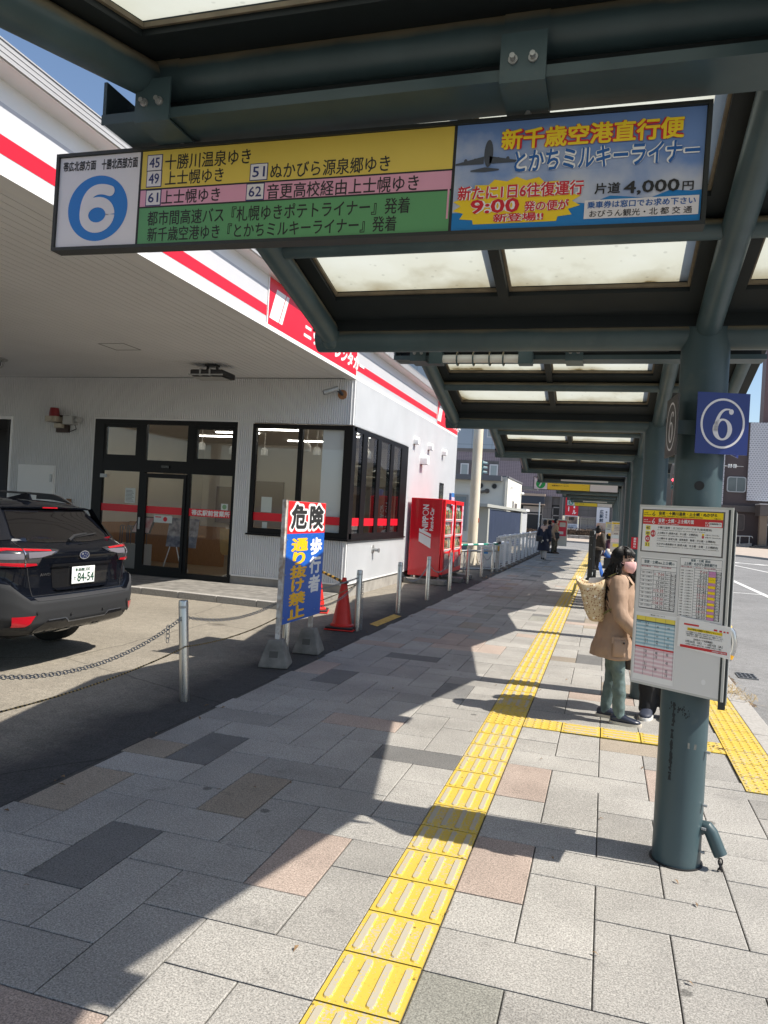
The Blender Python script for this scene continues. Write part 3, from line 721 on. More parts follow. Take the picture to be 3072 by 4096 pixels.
boxes = [(-1.550, 2.700, -1.496, 2.750), (-1.549, 2.646, -1.495, 2.697), (-1.162, 2.645, -1.104, 2.695), (-1.547, 2.583, -1.493, 2.632), (-1.171, 2.582, -1.112, 2.631)]
NAVY = M('ink_navy', C_(40, 50, 110), .6)
rc('number_box_border', NAVY, [(a-.003, b-.003, c+.003, d+.003) for a, b, c, d in boxes], 1, pr_, True)
rc('number_box', SW, boxes, 2, pr_, True)
txt(pr_, 'lettering', NAVY, [(s_, a+.007, b+.008, c-.007, d-.008) for s_, (a, b, c, d) in zip(('45', '49', '51', '61', '62'), boxes)], 3, .012)
txt(pr_, 'lettering', INK, [('十勝川温泉ゆき', -1.483, 2.698, -1.165, 2.750), ('上士幌ゆき', -1.479, 2.646, -1.260, 2.694), ('ぬかびら源泉郷ゆき', -1.092, 2.644, -.692, 2.695),
    ('上士幌ゆき', -1.488, 2.583, -1.268, 2.630), ('音更高校経由上士幌ゆき', -1.100, 2.580, -.597, 2.629), ('都市間高速バス『札幌ゆきポテトライナー』発着', -1.538, 2.513, -.620, 2.563), ('新千歳空港ゆき『とかちミルキーライナー』発着', -1.534, 2.460, -.659, 2.508)], 1, .010)
# airline side
def ad_mat():
    mt = bpy.data.materials.new('printed_sky'); mt.use_nodes = True; t = mt.node_tree; N = t.nodes; L = t.links
    b = N['Principled BSDF']; b.inputs['Roughness'].default_value = .4
    tc = N.new('ShaderNodeTexCoord'); n = N.new('ShaderNodeTexNoise'); n.inputs['Scale'].default_value = 5; n.inputs['Detail'].default_value = 6; L.new(tc.outputs['Object'], n.inputs['Vector'])
    sx = N.new('ShaderNodeSeparateXYZ'); L.new(tc.outputs['Object'], sx.inputs[0])
    a = N.new('ShaderNodeMath'); a.operation = 'MULTIPLY_ADD'; a.inputs[1].default_value = -1.6; L.new(sx.outputs[2], a.inputs[0]); L.new(n.outputs['Fac'], a.inputs[2])
    r = N.new('ShaderNodeValToRGB'); e = r.color_ramp.elements; e[0].position = .36; e[0].color = (*C_(104, 138, 196), 1); e[1].position = .62; e[1].color = (*C_(190, 196, 212), 1)
    L.new(a.outputs[0], r.inputs[0]); L.new(r.outputs[0], b.inputs['Base Color']); return mt
ad = rc('advert_panel', ad_mat(), [(-.488, zb_, .199, zt_)], 0, s6)
ABL = M('advert_blue', C_(10, 120, 190), .45)
mb = MB(); pts = [(-.488, zb_), (.199, zb_), (.199, 2.538)]
for q in range(13):
    pts.append((.199-.687*(q+.5)/13, 2.536-.034*q/13+.010*sin(q*2.1)))
pts.append((-.488, 2.506)); mb.quad(*[O(1)+X1*a+Z1*b for a, b in pts]); mb.build('blue_wave', ABL, ad, smooth=False, recalc=False)
mb = MB(); pts = []
for q in range(36):
    a_ = 2*pi*q/36; r = 1.0 if q % 2 else .86
    pts.append((-.303+.187*r*cos(a_), 2.508+.078*r*sin(a_)))
pts = [(a, max(b, zb_)) for a, b in pts]
mb.quad(*[O(2)+X1*a+Z1*b for a, b in pts]); mb.build('yellow_burst', M('advert_yellow', C_(240, 205, 30), .45), ad, smooth=False, recalc=False)
# aeroplane silhouette: seen from the front below
mb = MB(); cx, cz = -.395, 2.655
mb.disc(O(3), X1, Z1, cx+.005, cz+.004, .013, .040, 20)
for s_ in (-1, 1):
    mb.quad(O(3)+X1*(cx+s_*.008)+Z1*(cz-.004), O(3)+X1*(cx+s_*.092)+Z1*(cz-.021), O(3)+X1*(cx+s_*.092)+Z1*(cz-.026), O(3)+X1*(cx+s_*.008)+Z1*(cz-.026))
    mb.quad(O(3)+X1*(cx-.004)+Z1*(cz-.036), O(3)+X1*(cx-.004+s_*.042)+Z1*(cz-.043), O(3)+X1*(cx-.004+s_*.042)+Z1*(cz-.047), O(3)+X1*(cx-.004)+Z1*(cz-.05))
    for e_ in (.034, .062): mb.disc(O(3.3), X1, Z1, cx+s_*e_, cz-.016, .0055, .008, 12)
mb.build('aeroplane_picture', M('print_dark_grey', C_(66, 72, 84), .5), ad, smooth=False, recalc=False)
PW_ = M('print_white', C_(240, 240, 242), .5); PRED = M('print_red', C_(205, 22, 44), .5); PYEL = M('print_yellow', C_(246, 214, 30), .5); PBLU = M('print_blue', C_(16, 92, 168), .5)
A1 = [('新千歳空港直行便', -.355, 2.664, .145, 2.726)]; A2 = [('とかちミルキーライナー', -.313, 2.597, .189, 2.660)]
A3 = [('新たに1日6往復運行', -.474, 2.523, -.112, 2.566), ('9:00', -.434, 2.482, -.290, 2.524), ('発の便が', -.276, 2.482, -.150, 2.513), ('新登場!!', -.364, 2.455, -.219, 2.480)]
txt(ad, 'lettering_outline', PRED, A1, 3.6, .085); txt(ad, 'lettering', PYEL, A1, 4.6, .03)
txt(ad, 'lettering_outline', PW_, A2, 3.6, .085); txt(ad, 'lettering', PBLU, A2, 4.6, .024)
txt(ad, 'lettering_outline', PW_, A3, 3.6, .075); txt(ad, 'lettering', PRED, A3, 4.6, .024)
txt(ad, 'lettering', INK, [('片道', -.082, 2.522, -.013, 2.553), ('4,000', -.004, 2.514, .142, 2.554), ('円', .149, 2.520, .178, 2.545)], 3.6, .02)
rc('ticket_box', SW, [(-.107, 2.4535, .194, 2.506)], 3, ad)
txt(ad, 'lettering', PBLU, [('乗車券は窓口でお求め下さい', -.099, 2.482, .186, 2.502)], 4, .02)
txt(ad, 'lettering', INK, [('おびうん観光・北 都 交 通', -.092, 2.457, .178, 2.477)], 4, .01)
# peeling edge strips
rc('peeled_edge', SPK, [(-.506, 2.49, -.500, 2.60)], 1.5, pr_)

def lift(o, dz):
    for v in o.data.vertices: v.co.z += dz
    for c in o.children: lift(c, dz)
for c in ad.children:
    if c.name.split('.')[0] != 'blue_wave': lift(c, .017)
s6.rotation_euler = (0, radians(.62), 0); s6.location.z -= .008
# signs 7 and 8 along the shelter
def far_sign(y, dx, dz, num, label, green, h=.30, wordw=True):
    t = hang_sign('hanging_sign', label, y, dx, dz, False, -1.90, .19)
    yy = y+.0035; o = Vector((0, yy, 0))
    def q(name, mat, x0, z0, x1, z1, lv, par=t):
        mb = MB(); mb.rect(o-Y1*.001*lv, X1, Z1, x0+dx, z0+dz, x1+dx, z1+dz); return mb.build(name, mat, par, smooth=False, recalc=False)
    p = q('number_panel', SW, -1.884, zb_, -1.55, zt_, 0)
    mb = MB(); mb.disc(o-Y1*.001, X1, Z1, -1.717+dx, 2.59+dz, .118, .118, 40); mb.build('number_disc', green, p, smooth=False, recalc=False)
    mb = MB(); mb.text(num, o-Y1*.002, X1, Z1, -1.77+dx, 2.515+dz, -1.665+dx, 2.665+dz, .03, 4); mb.build('numeral', SW, p, smooth=False, recalc=False)
    b = q('route_panel', M('sign_yellow_bright', C_(236, 206, 60), .5), -1.545, zb_, -.50, zt_, 0)
    q('blank_panel', SW, -.49, zb_, .175, zt_, 0)
    mb = MB()
    if num == '7':
        for i, s_ in enumerate(('柏葉高校スクールバス', '大空団地・西地区循環')): mb.text(s_, o-Y1*.002, X1, Z1, -1.43+dx, 2.535+dz+i*.07, -1.02+dx, 2.580+dz+i*.07, .01)
        mb.text('帯広西部方面', o-Y1*.002, X1, Z1, -1.86+dx, 2.725+dz, -1.6+dx, 2.757+dz, .02)
    else: mb.text('広尾・大樹方面', o-Y1*.002, X1, Z1, -1.5+dx, 2.53+dz, -1.1+dx, 2.57+dz, .01)
    mb.build('lettering', INK, b, smooth=False, recalc=False)
GREEN7 = M('sign_green_disc', C_(30, 160, 84), .5)
far_sign(YP+SP*5-HALF, .06, -.075, '7', 'hanging stop sign 7 with a green disc and yellow route band', GREEN7)
far_sign(YP+SP*10-HALF, .06, -.10, '8', 'small far hanging stop sign with a teal numeral and yellow band', M('sign_teal_disc', C_(90, 180, 160), .5))

# ------------------------------------------------------------------ blue number plates around the first pole
BLUE = M('plate_blue', C_(28, 48, 122), .35, var=.12, vscale=3); BROWNP = M('plate_grey_brown', C_(66, 60, 58), .5, var=.15, vscale=4)  # the sideways plate is coloured grey-brown, the other plates blue
pl = thing('stop_number_sign', 'blue square stop number 6 plates strapped round the front pole', 'sign', (XP, YP, 2.07))
mb = MB(); mb.lathe([(.1125, 2.045), (.1125, 2.085)], (XP, YP, 0), n=36, cap=False)
mb.build('strap', STEEL_D, pl)
def plate(cx, cy, ang, zc, mat, w_=.235, h_=.277):
    ax = Vector((cos(ang), sin(ang), 0)); nn = Vector((sin(ang), -cos(ang), 0)); o = Vector((cx, cy, zc))
    mb = MB(); mb.prism([o+ax*a+Z1*b for a, b in ((-w_/2, -h_/2), (w_/2, -h_/2), (w_/2, h_/2), (-w_/2, h_/2))], -nn*.006)
    p = mb.build('plate', mat, pl, smooth=False)
    mb = MB(); f = o+nn*.0012
    mb.annulus(f, ax, Z1, 0, 0, .098, .113, .0095)
    mb.build('ring', SW, p, smooth=False, recalc=False)
    # serif numeral six: thick left bowl, ball terminal
    mb = MB(); n = 40
    def outl(rx, ry, sx=0): return [(sx+rx*cos(2*pi*q/n), -.027+ry*sin(2*pi*q/n)) for q in range(n)]
    A, B = outl(.043, .049), outl(.0215, .0405, .0015)
    mb.ring([[f+ax*a+Z1*b for a, b in A], [f+ax*a+Z1*b for a, b in B]], cap=False)
    Lp, Rp = [], []
    for q in range(19):
        u = q/18; a_ = pi*1.02-u*pi*.62
        x_, z_ = .004+.044*cos(a_)+.012*u, -.030+.098*sin(a_) if a_ > pi/2 else -.030+.098*(1-.12*(1-sin(a_)))*1.0
        tk = .021*(1-u)+.008*u
        Lp.append((x_-.0, z_)); Rp.append((x_+tk*(1-u*.6), z_-tk*.75*u-.001))
    mb.ring([[f+Z1*.0+ax*a+Z1*b for a, b in Lp], [f+ax*a+Z1*b for a, b in Rp]], cap=False, close=False)
    e = Lp[-1]; mb.disc(f, ax, Z1, e[0]+.006, e[1]-.014, .0105, .0125, 18)
    mb.build('numeral', SW, p, smooth=False, recalc=False)
    return p
plate(.478, 3.645, radians(14), 2.078, BLUE, .232)
plate(.266, 3.70, radians(-82.8), 2.065, BROWNP)
plate(.565, 3.87, radians(72), 2.092, BLUE)
mb = MB(); mb.box(.272, .375, 3.715, 3.727, 2.035, 2.10); mb.box(.375, .39, 3.66, 3.727, 2.035, 2.10); mb.box(.53, .56, 3.70, 3.85, 2.05, 2.085)
mb.build('bracket', STEEL, pl, smooth=False)

# ------------------------------------------------------------------ timetable boards on the first pole
ta = radians(-31.2); TX = Vector((cos(ta), sin(ta), 0)); TN = Vector((sin(ta), -cos(ta), 0))
TO = Vector((.42, 3.867, 0))+TN*.16
PLASTIC = M('clear_board_edge', C_(205, 205, 200), .25, var=.1, vscale=6); PAPER = M('paper', C_(238, 237, 236), .6); PAPERG = M('paper_grey', C_(222, 221, 220), .6)
tb = thing('timetable_board', 'white timetable board with yellow and red number 6 headers facing the sidewalk', 'timetable', tuple(TO+Z1*1.27))
mb = MB(); w0, w1 = -.213, .237
for q, (d0, d1, mt) in enumerate(((0, -.004, 0), (-.006, -.012, 0), (-.016, -.022, 0))):
    mb.prism([TO+TX*a+Z1*b+TN*d0 for a, b in ((w0, .835+.003*q), (w1-.004*q, .835+.003*q), (w1-.004*q, 1.70), (w0, 1.70))], TN*(d1-d0))
mb.build('backing', PLASTIC, tb, smooth=False)
mb = MB(); mb.prism([TO+TX*a+Z1*b-TN*.03 for a, b in ((w0+.05, .86), (w1-.03, .86), (w1-.03, 1.69), (w0+.05, 1.69))], -TN*.02); mb.build('rear_plate', SGN_BK, tb, smooth=False)
def TP(lv): return TO+TN*(.001+.0006*lv)
def tr_(name, mat, rects, lv, par=tb):
    mb = MB()
    for x0, z0, x1, z1 in rects: mb.rect(TP(lv), TX, Z1, x0, z0, x1, z1)
    return mb.build(name, mat, par, smooth=False, recalc=False)
def tt(name, mat, items, lv, bold, par=tb):
    mb = MB()
    for s_, x0, z0, x1, z1 in items: mb.text(s_, TP(lv), TX, Z1, x0, z0, x1, z1, bold, 1)
    return mb.build(name, mat, par, smooth=False, recalc=False)
sheet = tr_('sheet', PAPERG, [(w0+.006, .845, w1-.02, 1.69)], 0)
# layout units: u across 0..1 , v down 0..1 of the board
def U(u): return w0+u*(w1-w0)
def pw_(v, K):
    for (a, b), (c, d) in zip(K, K[1:]):
        if v <= c: return b+(d-b)*(v-a)/(c-a)
    return K[-1][1]+(v-K[-1][0])
KN = [(-1, -1), (.03, .024), (.088, .0655), (.142, .107), (.157, .115), (.385, .262), (.405, .272), (.425, .29), (.43, .30), (.482, .335), (.499, .362), (.513, .37), (.74, .572), (.745, .60), (.773, .62), (.796, .643), (.802, .65), (.9042, .786), (.910, .795), (.965, .945), (.975, .975), (1, 1)]
KR = [(0, 0), (.405, .268), (.41, .276), (.466, .318), (.48, .327), (.494, .337), (.79, .592), (.80, .60), (1, 1)]
RIGHT_COL = False
def V(v): return 1.70-.865*pw_(v, KR if RIGHT_COL else KN)
hd = tr_('header_border', M('print_grey', C_(96, 92, 90), .6), [(U(.035), V(.385), U(.92), V(.03))], 1)
tr_('header_sheet', PAPER, [(U(.05), V(.375), U(.905), V(.038))], 2)
hy = tr_('yellow_header', M('print_yellow_header', C_(250, 218, 0), .55), [(U(.05), V(.088), U(.905), V(.038))], 3)
hr = tr_('red_header', M('print_red_header', C_(205, 48, 50), .55), [(U(.05), V(.142), U(.905), V(.0885))], 3)
tt('lettering', INK, [('音更・十勝川温泉・上士幌・ぬかびら', U(.225), V(.071), U(.845), V(.044)), ('For Otofuke, Tokachigawa Onsen, Kamishihoro, Nukabira Gensenkyo', U(.225), V(.085), U(.70), V(.075)), ('十勝バス', U(.81), V(.086), U(.88), V(.078)), ('のりば', U(.06), V(.063), U(.105), V(.053)), ('Bus stop No.', U(.06), V(.078), U(.145), V(.068))], 4, .03, hy)
tt('numeral', INK, [('6', U(.15), V(.083), U(.19), V(.045))], 4, .0, hy); tt('numeral', PW_, [('6', U(.15), V(.139), U(.19), V(.098))], 4, .0, hr)
tt('lettering', PW_, [('音更・士幌・上士幌方面', U(.225), V(.126), U(.61), V(.097)), ('For Otofuke, Shihoro, Kamishihoro', U(.225), V(.139), U(.45), V(.130)), ('のりば', U(.06), V(.115), U(.105), V(.106)), ('Bus stop No.', U(.06), V(.131), U(.145), V(.121))], 4, .03, hr)
tr_('operator_plate', PAPER, [(U(.73), V(.137), U(.895), V(.107))], 4, hr)
tt('lettering', INK, [('北海道拓殖バス', U(.775), V(.124), U(.888), V(.112))], 5, .02, hr)
mb = MB(); mb.annulus(TP(5), TX, Z1, U(.752), V(.122), .0085, .011, .002, 20)
for q in range(3): mb.disc(TP(5), TX, Z1, U(.752)+.0042*sin(2*pi*q/3), V(.122)+.0042*cos(2*pi*q/3), .0028, .0036, 8)
mb.build('emblem', PRED, hr, smooth=False, recalc=False)
YB = M('print_yellow_box', C_(236, 222, 90), .6); RC_ = M('print_red_circle', C_(200, 70, 76), .6)
tr_('route_box', YB, [(U(.085), V(y+.037), U(.14), V(y)) for y in (.157, .204, .301)], 3)
tr_('legend_box', M('print_yellow_header', 0), [(U(.70), V(.216), U(.722), V(.2))], 3)
mb = MB()
for u_, v_ in ((.172, .223), (.113, .27)): mb.disc(TP(3), TX, Z1, U(u_), V(v_), .0125, .017, 20)
mb.disc(TP(3), TX, Z1, U(.711), V(.228), .0055, .007, 14); mb.build('route_circle', RC_, tb, smooth=False, recalc=False)
tt('lettering', M('print_grey', 0), [('45', U(.093), V(.189), U(.133), V(.163)), ('49', U(.093), V(.237), U(.133), V(.211)), ('51', U(.095), V(.333), U(.131), V(.307))], 4, .03)
tt('lettering', PW_, [('61', U(.153), V(.234), U(.19), V(.211)), ('62', U(.094), V(.281), U(.131), V(.258))], 4, .03)
tt('lettering', INK, [('十勝川温泉・エコロジーパークゆき(宝来経由)', U(.22), V(.180), U(.80), V(.158)), ('上士幌ゆき (音更大通・中士幌・士幌経由)', U(.22), V(.226), U(.66), V(.205)), ('上士幌ゆき (音更大通・音更高校・駒場・中士幌・士幌経由)', U(.22), V(.273), U(.84), V(.252)), ('ぬかびら源泉郷ゆき (音更大通・中士幌・士幌・上士幌経由)', U(.22), V(.320), U(.87), V(.298)),
    ('For Tokachigawa Onsen(Tokachigawa Spa) and Ecology Park  Via Horai', U(.22), V(.194), U(.73), V(.185)), ('For Kamishihoro  Via Otofuke Odori, Nakashihoro and Shihoro', U(.22), V(.240), U(.64), V(.231)), ('For Kamishihoro  Via Otofuke Odori, Otofuke Highschool, Komaba, Nakashihoro and Shihoro', U(.22), V(.287), U(.88), V(.278)), ('For Nukabira Gensenkyo (Nukabira Spa)  Via Otofuke Odori, Nakashihoro, Shihoro and Kamishihoro', U(.22), V(.334), U(.88), V(.325)),
    ('十勝バス Tokachi Bus', U(.735), V(.214), U(.875), V(.204)), ('拓殖バス Takushoku Bus', U(.735), V(.234), U(.895), V(.224))], 3, .015)
# two tables of departures
LINE = M('print_line', C_(90, 92, 100), .6); GT = M('print_teal_grey', C_(84, 104, 112), .6); PKC = M('print_lilac', C_(206, 142, 190), .6); RT_ = M('print_dull_red', C_(168, 48, 64), .6)
tr_('table_sheet', PAPER, [(U(.05), V(.742), U(.46), V(.425))], 1)
RIGHT_COL = True; tr_('table_sheet', PAPER, [(U(.485), V(.80), U(.93), V(.405))], 1); RIGHT_COL = False
mb = MB()
def hl(x0, x1, v_): mb.rect(TP(2), TX, Z1, U(x0), V(v_+.0009), U(x1), V(v_-.0009))
def vl(u_, v0, v1): mb.rect(TP(2), TX, Z1, U(u_)-.0008, V(v1), U(u_)+.0006, V(v0))
for u_ in (.055, .455): vl(u_, .43, .74)
for u_ in (.205, .335, .395): vl(u_, .497, .74)
for v_ in (.43, .482, .499, .74): hl(.055, .455, v_)
for i in range(9): hl(.055, .455, .513+i*.0253)
RIGHT_COL = True
for u_ in (.49, .92): vl(u_, .41, .79)
for u_ in (.645, .79, .865): vl(u_, .48, .79)
for v_ in (.41, .466, .48, .79): hl(.49, .92, v_)
for i in range(17): hl(.645, .92, .494+i*.0174)
RIGHT_COL = False
mb.build('table_lines', LINE, tb, smooth=False, recalc=False)
tt('lettering', GT, [('音更・士幌', U(.09), V(.468), U(.245), V(.44)), ('経由', U(.25), V(.466), U(.29), V(.450)), ('上士幌', U(.295), V(.468), U(.40), V(.44)), ('行', U(.405), V(.466), U(.43), V(.45))], 2, .03)
RIGHT_COL = True
tt('lettering', GT, [('音更・士幌  経由', U(.60), V(.434), U(.80), V(.415)), ('上士幌・ぬかびら源泉郷行き', U(.53), V(.461), U(.87), V(.438))], 2, .03); RIGHT_COL = False
T1 = ['7:00', '7:10', '12:00', '13:30', '15:35', '16:35', '17:30', '18:35', '20:30']; B1 = ['62', '61', '61', '61', '62', '61', '61', '62', '61']
T2 = ['7:00', '7:10', '7:05', '10:10', '12:00', '13:00', '13:30', '13:45', '15:35', '16:00', '16:35', '16:55', '17:30', '18:00', '18:35', '19:10', '20:30']; B2 = ['62', '61', '51', '49', '61', '49', '61', '51', '62', '49', '61', '51', '61', '49', '62', '51', '61']
it = []; rr_ = []; red = []
for i, (s_, b_) in enumerate(zip(T1, B1)):
    v_ = .516+i*.0253; (red if s_ in ('7:00', '15:35', '17:30', '18:35') else it).append((s_, U(.24 if len(s_) == 5 else .255), V(v_+.018), U(.325), V(v_)))
    it += [('【%s】' % b_, U(.40), V(v_+.018), U(.452), V(v_+.002)), ('拓殖バス', U(.34), V(v_+.014), U(.39), V(v_+.004)), ('士幌・上士幌ゆき', U(.07), V(v_+.009), U(.19), V(v_+.0))]
    if s_ in ('7:00', '15:35', '17:30', '18:35'): red.append(('○', U(.212), V(v_+.016), U(.23), V(v_+.003)))
lil, yel = [], []; RIGHT_COL = True
for i, (s_, b_) in enumerate(zip(T2, B2)):
    v_ = .4955+i*.0174; (red if s_ in ('7:00', '13:00', '15:35', '16:00', '17:30', '18:35') else it).append((s_, U(.685 if len(s_) == 5 else .70), V(v_+.0145), U(.78), V(v_+.001)))
    it += [('【%s】' % b_, U(.87), V(v_+.015), U(.918), V(v_+.001)), ('士幌・上士幌ゆき', U(.50), V(v_+.010), U(.63), V(v_+.002))]
    (lil if b_ in ('62', '61') else yel).append((U(.791), V(v_+.0165), U(.864), V(v_-.001)))
RIGHT_COL = False
tr_('bus_cell', PKC, lil, 2); tr_('bus_cell', M('print_yellow_header', 0), yel, 2)
tt('lettering', INK, it, 3, .012); tt('lettering', RT_, red, 3, .012)
tt('lettering', RT_, [('運行曜日・平日・毎日運休', U(.06), V(.4885), U(.40), V(.4835))], 3, .01)
RIGHT_COL = True; tt('lettering', RT_, [('運行曜日・平日・毎日運休', U(.50), V(.479), U(.86), V(.469))], 3, .0); RIGHT_COL = False
# lower striped timetable
tr_('lower_sheet', PAPER, [(U(.03), V(.975), U(.485), V(.745))], 1.4)
LB1, LB2 = M('print_blue_row', C_(150, 186, 202), .6), M('print_paleblue_row', C_(206, 222, 228), .6); LP1, LP2 = M('print_pink_row', C_(222, 188, 196), .6), M('print_palepink_row', C_(236, 220, 224), .6)
tr_('yellow_row', M('print_yellow_soft', C_(238, 218, 88), .6), [(U(.04), V(.796), U(.475), V(.773))], 3)
tr_('blue_row', LB1, [(U(.04), V(.802+.0073*(i+1)), U(.475), V(.802+.0073*i)) for i in range(0, 14, 2)], 3); tr_('pale_blue_row', LB2, [(U(.04), V(.802+.0073*(i+1)), U(.475), V(.802+.0073*i)) for i in range(1, 14, 2)], 3)
tr_('red_row', M('print_red_header', 0), [(U(.04), V(.910), U(.475), V(.9042))], 3)
tr_('dark_row', GT, [(U(.04), V(.802), U(.475), V(.796))], 3)
tr_('pink_row', LP1, [(U(.04), V(.910+.0042*(i+1)), U(.475), V(.910+.0042*i)) for i in range(0, 13, 2)], 3); tr_('pale_pink_row', LP2, [(U(.04), V(.910+.0042*(i+1)), U(.475), V(.910+.0042*i)) for i in range(1, 13, 2)], 3)
it = []
for i, (a, b, c) in enumerate((('11', '', ''), ('50', '40', '05'), ('', '', ''), ('20', '10', ''), ('', '', ''), ('33', '00', '45'), ('', '', ''), ('51', '00', ''), ('11', '00', '55'), ('', '', '10'))):
    for q, s_ in enumerate((a, b, c)):
        if s_: it.append((s_, U(.155+.12*q), V(.8105+i*.0098), U(.18+.12*q), V(.8035+i*.0098)))
for i, (a, b, c) in enumerate((('50', '40', '05'), ('20', '10', ''), ('', '', '43'), ('51', '', ''), ('11', '00', '55'), ('', '', '10'))):
    for q, s_ in enumerate((a, b, c)):
        if s_: it.append((s_, U(.155+.12*q), V(.9195+i*.0082), U(.18+.12*q), V(.9135+i*.0082)))
it += [('帯広駅バスターミナル', U(.20), V(.762), U(.36), V(.752)), ('54', U(.065), V(.8095), U(.09), V(.8035))]
tt('lettering', INK, it, 4, .012)
mb = MB()
for u_ in (.045, .145, .26, .37, .47): mb.rect(TP(4), TX, Z1, U(u_)-.0005, V(.965), U(u_)+.0005, V(.773))
mb.build('table_lines', LINE, tb, smooth=False, recalc=False)
mb = MB(); mb.disc(TP(1), TX, Z1, U(.80), V(.955), .010, .0125, 18); mb.build('sticker', PAPER, tb, smooth=False, recalc=False)
# taped notice
no = thing('paper_notice', 'white printed notice with red bars taped over the right edge of the timetable', 'notice', tuple(TO+TX*.17+TN*.01+Z1*1.09))
def NP(lv): return TO+TN*(.0075+.0006*lv)
NX = (TX+Z1*-.012).normalized()
mb = MB(); mb.prism([TO+TN*.0072+TX*a+Z1*b for a, b in ((.018, 1.050), (.262, 1.030), (.258, 1.172), (.022, 1.190))], -TN*.0008); mb.build('sheet', PAPER, no, smooth=False)
mb = MB()
for x0, z0, x1, z1 in ((.045, 1.154, .115, 1.162), (.183, 1.147, .199, 1.155), (.208, 1.146, .22, 1.154), (.226, 1.146, .235, 1.153), (.241, 1.146, .249, 1.153), (.032, 1.05, .247, 1.062)): mb.rect(NP(1), NX, Z1, x0, z0, x1, z1)
mb.build('red_bar', M('print_red_header', 0), no, smooth=False, recalc=False)
mb = MB(); mb.rect(NP(1), NX, Z1, .062, 1.131, .222, 1.144); mb.build('highlight', M('print_yellow_header', 0), no, smooth=False, recalc=False)
mb = MB()
for s_, x0, z0, x1, z1 in (('2026年春休み期間中の学休ダイヤについて', .064, 1.133, .22, 1.142), ('いつも拓殖バスをご利用いただきありがとうございます。', .056, 1.121, .222, 1.128), ('下記の期間中、路線バスは「学休ダイヤ」で運行いたします。', .056, 1.113, .228, 1.119), ('一部便において運休・運行区間変更が発生いたしますので', .056, 1.105, .222, 1.111), ('【学休ダイヤ実施期間】', .095, 1.089, .18, 1.098), ('3月25日（水）～ 4月7日（火）', .056, 1.075, .228, 1.087), ('※音更線（東新道〜桜町47丁目）も同期間で学休ダイヤ運休', .058, 1.066, .222, 1.072)): mb.text(s_, NP(2), NX, Z1, x0, z0, x1, z1, .015, 1)
mb.build('lettering', INK, no, smooth=False, recalc=False)
mb = MB(); mb.text('北海道拓殖バス株式会社', NP(2), NX, Z1, .18, 1.053, .244, 1.059, .02, 1); mb.build('lettering', PW_, no, smooth=False, recalc=False)
# the second board of the pair, seen edge-on behind the first, facing the road
t2 = thing('timetable_board', 'dark edged timetable board behind the front one, seen edge on towards the road', 'timetable', (.70, 3.86, 1.26))
mb = MB(); a2 = radians(81); T2X = Vector((cos(a2), sin(a2), 0)); T2N = Vector((sin(a2), -cos(a2), 0)); o2 = TO+TX*.245-TN*.008
mb.prism([o2+T2X*a+Z1*b for a, b in ((0, .80), (.42, .80), (.42, 1.69), (0, 1.69))], -T2N*.03); mb.build('backing', SGN_BK, t2, smooth=False)
mb = MB(); mb.prism([o2+T2N*.001+T2X*a+Z1*b for a, b in ((.01, .82), (.41, .82), (.41, 1.68), (.01, 1.68))], T2N*.004); mb.build('sheet', PLASTIC, t2, smooth=False)
# steel guard hoop behind the boards
hp = thing('guard_hoop', 'curved stainless pipe hoop with yellow tape behind the timetable board', 'pipe hoop', (.66, 3.98, 1.05))
HY = 4.0
pts = [(.50, HY, 1.135), (.565, HY, 1.14), (.600, HY, 1.128), (.624, HY, 1.10), (.634, HY, 1.055), (.630, HY, 1.01), (.615, HY, .972), (.585, HY, .952), (.50, HY, .945)]
mb = MB(); mb.tube(pts[2:], .0165, 16); mb.build('hoop', CHROME, hp)
mb = MB(); mb.tube(pts[:3], .021, 14); mb.build('mount', BLACK, hp)
mb = MB(); mb.tube([pts[2], Vector(pts[2])*.6+Vector(pts[3])*.4], .0172, 14); mb.build('reflector_tape', M('orange_tape', C_(240, 176, 30), .5), hp)
mb = MB(); mb.tube([Vector(pts[5])*.5+Vector(pts[6])*.5, pts[6]], .0172, 14); mb.build('reflector_tape', M('orange_tape', 0), hp)
# ------------------------------------------------------------------ rental office building
BX, BY = -4.37, 12.41
SID = M('corrugated_siding', (.76, .77, .78), .45, var=.07, vscale=1.5, spec=.4)
WHITE = M('white_paint', (.80, .80, .79), .4, var=.05, vscale=2)
LGREY = M('pale_grey_panel', (.55, .55, .57), .35, var=.06, vscale=1.2)
RED = M('livery_red', C_(222, 14, 40), .35, var=.06, vscale=1.5)
SOFF = M('soffit_board', (.80, .80, .80), .6, var=.08, vscale=.8)
BFRAME = M('black_aluminium', (.005, .005, .006), .4, spec=.25)
GLS = glass('window_glass', (.93, .95, .94), .07)
off_ = thing('rental_office', 'white corrugated rental office with red striped fascia, black framed windows and a deep carport roof', 'building', (BX, BY, 0))
YE = 21.74
def corr(mb, o, ax, L_, z0, z1, nrm, pitch=.042, d=.027, phase=0.):
    """corrugated sheet from o along ax, between z0 and z1"""
    n = max(1, int(round(L_/pitch))); p = L_/n; o = Vector(o); ax = Vector(ax); nr = Vector(nrm); line = []
    for i in range(n):
        for u, h in ((.0, 0), (.42, 0), (.54, d), (.88, d)): line.append(o+ax*(p*(i+u))+nr*h)
    line.append(o+ax*L_)
    mb.ring([[q+Z1*z0 for q in line], [q+Z1*z1 for q in line]], cap=False, close=False)
DL, DR, DT = -9.70, -6.60, 3.07; WL, WT, WB = -6.28, 3.05, 1.045; WR_Y = 16.20; GJ = -11.74
mb = MB(); N_ = (0, -1, 0)
def fr(x0, x1, z0, z1): corr(mb, (x0, BY, 0), X1, x1-x0, z0, z1, N_)
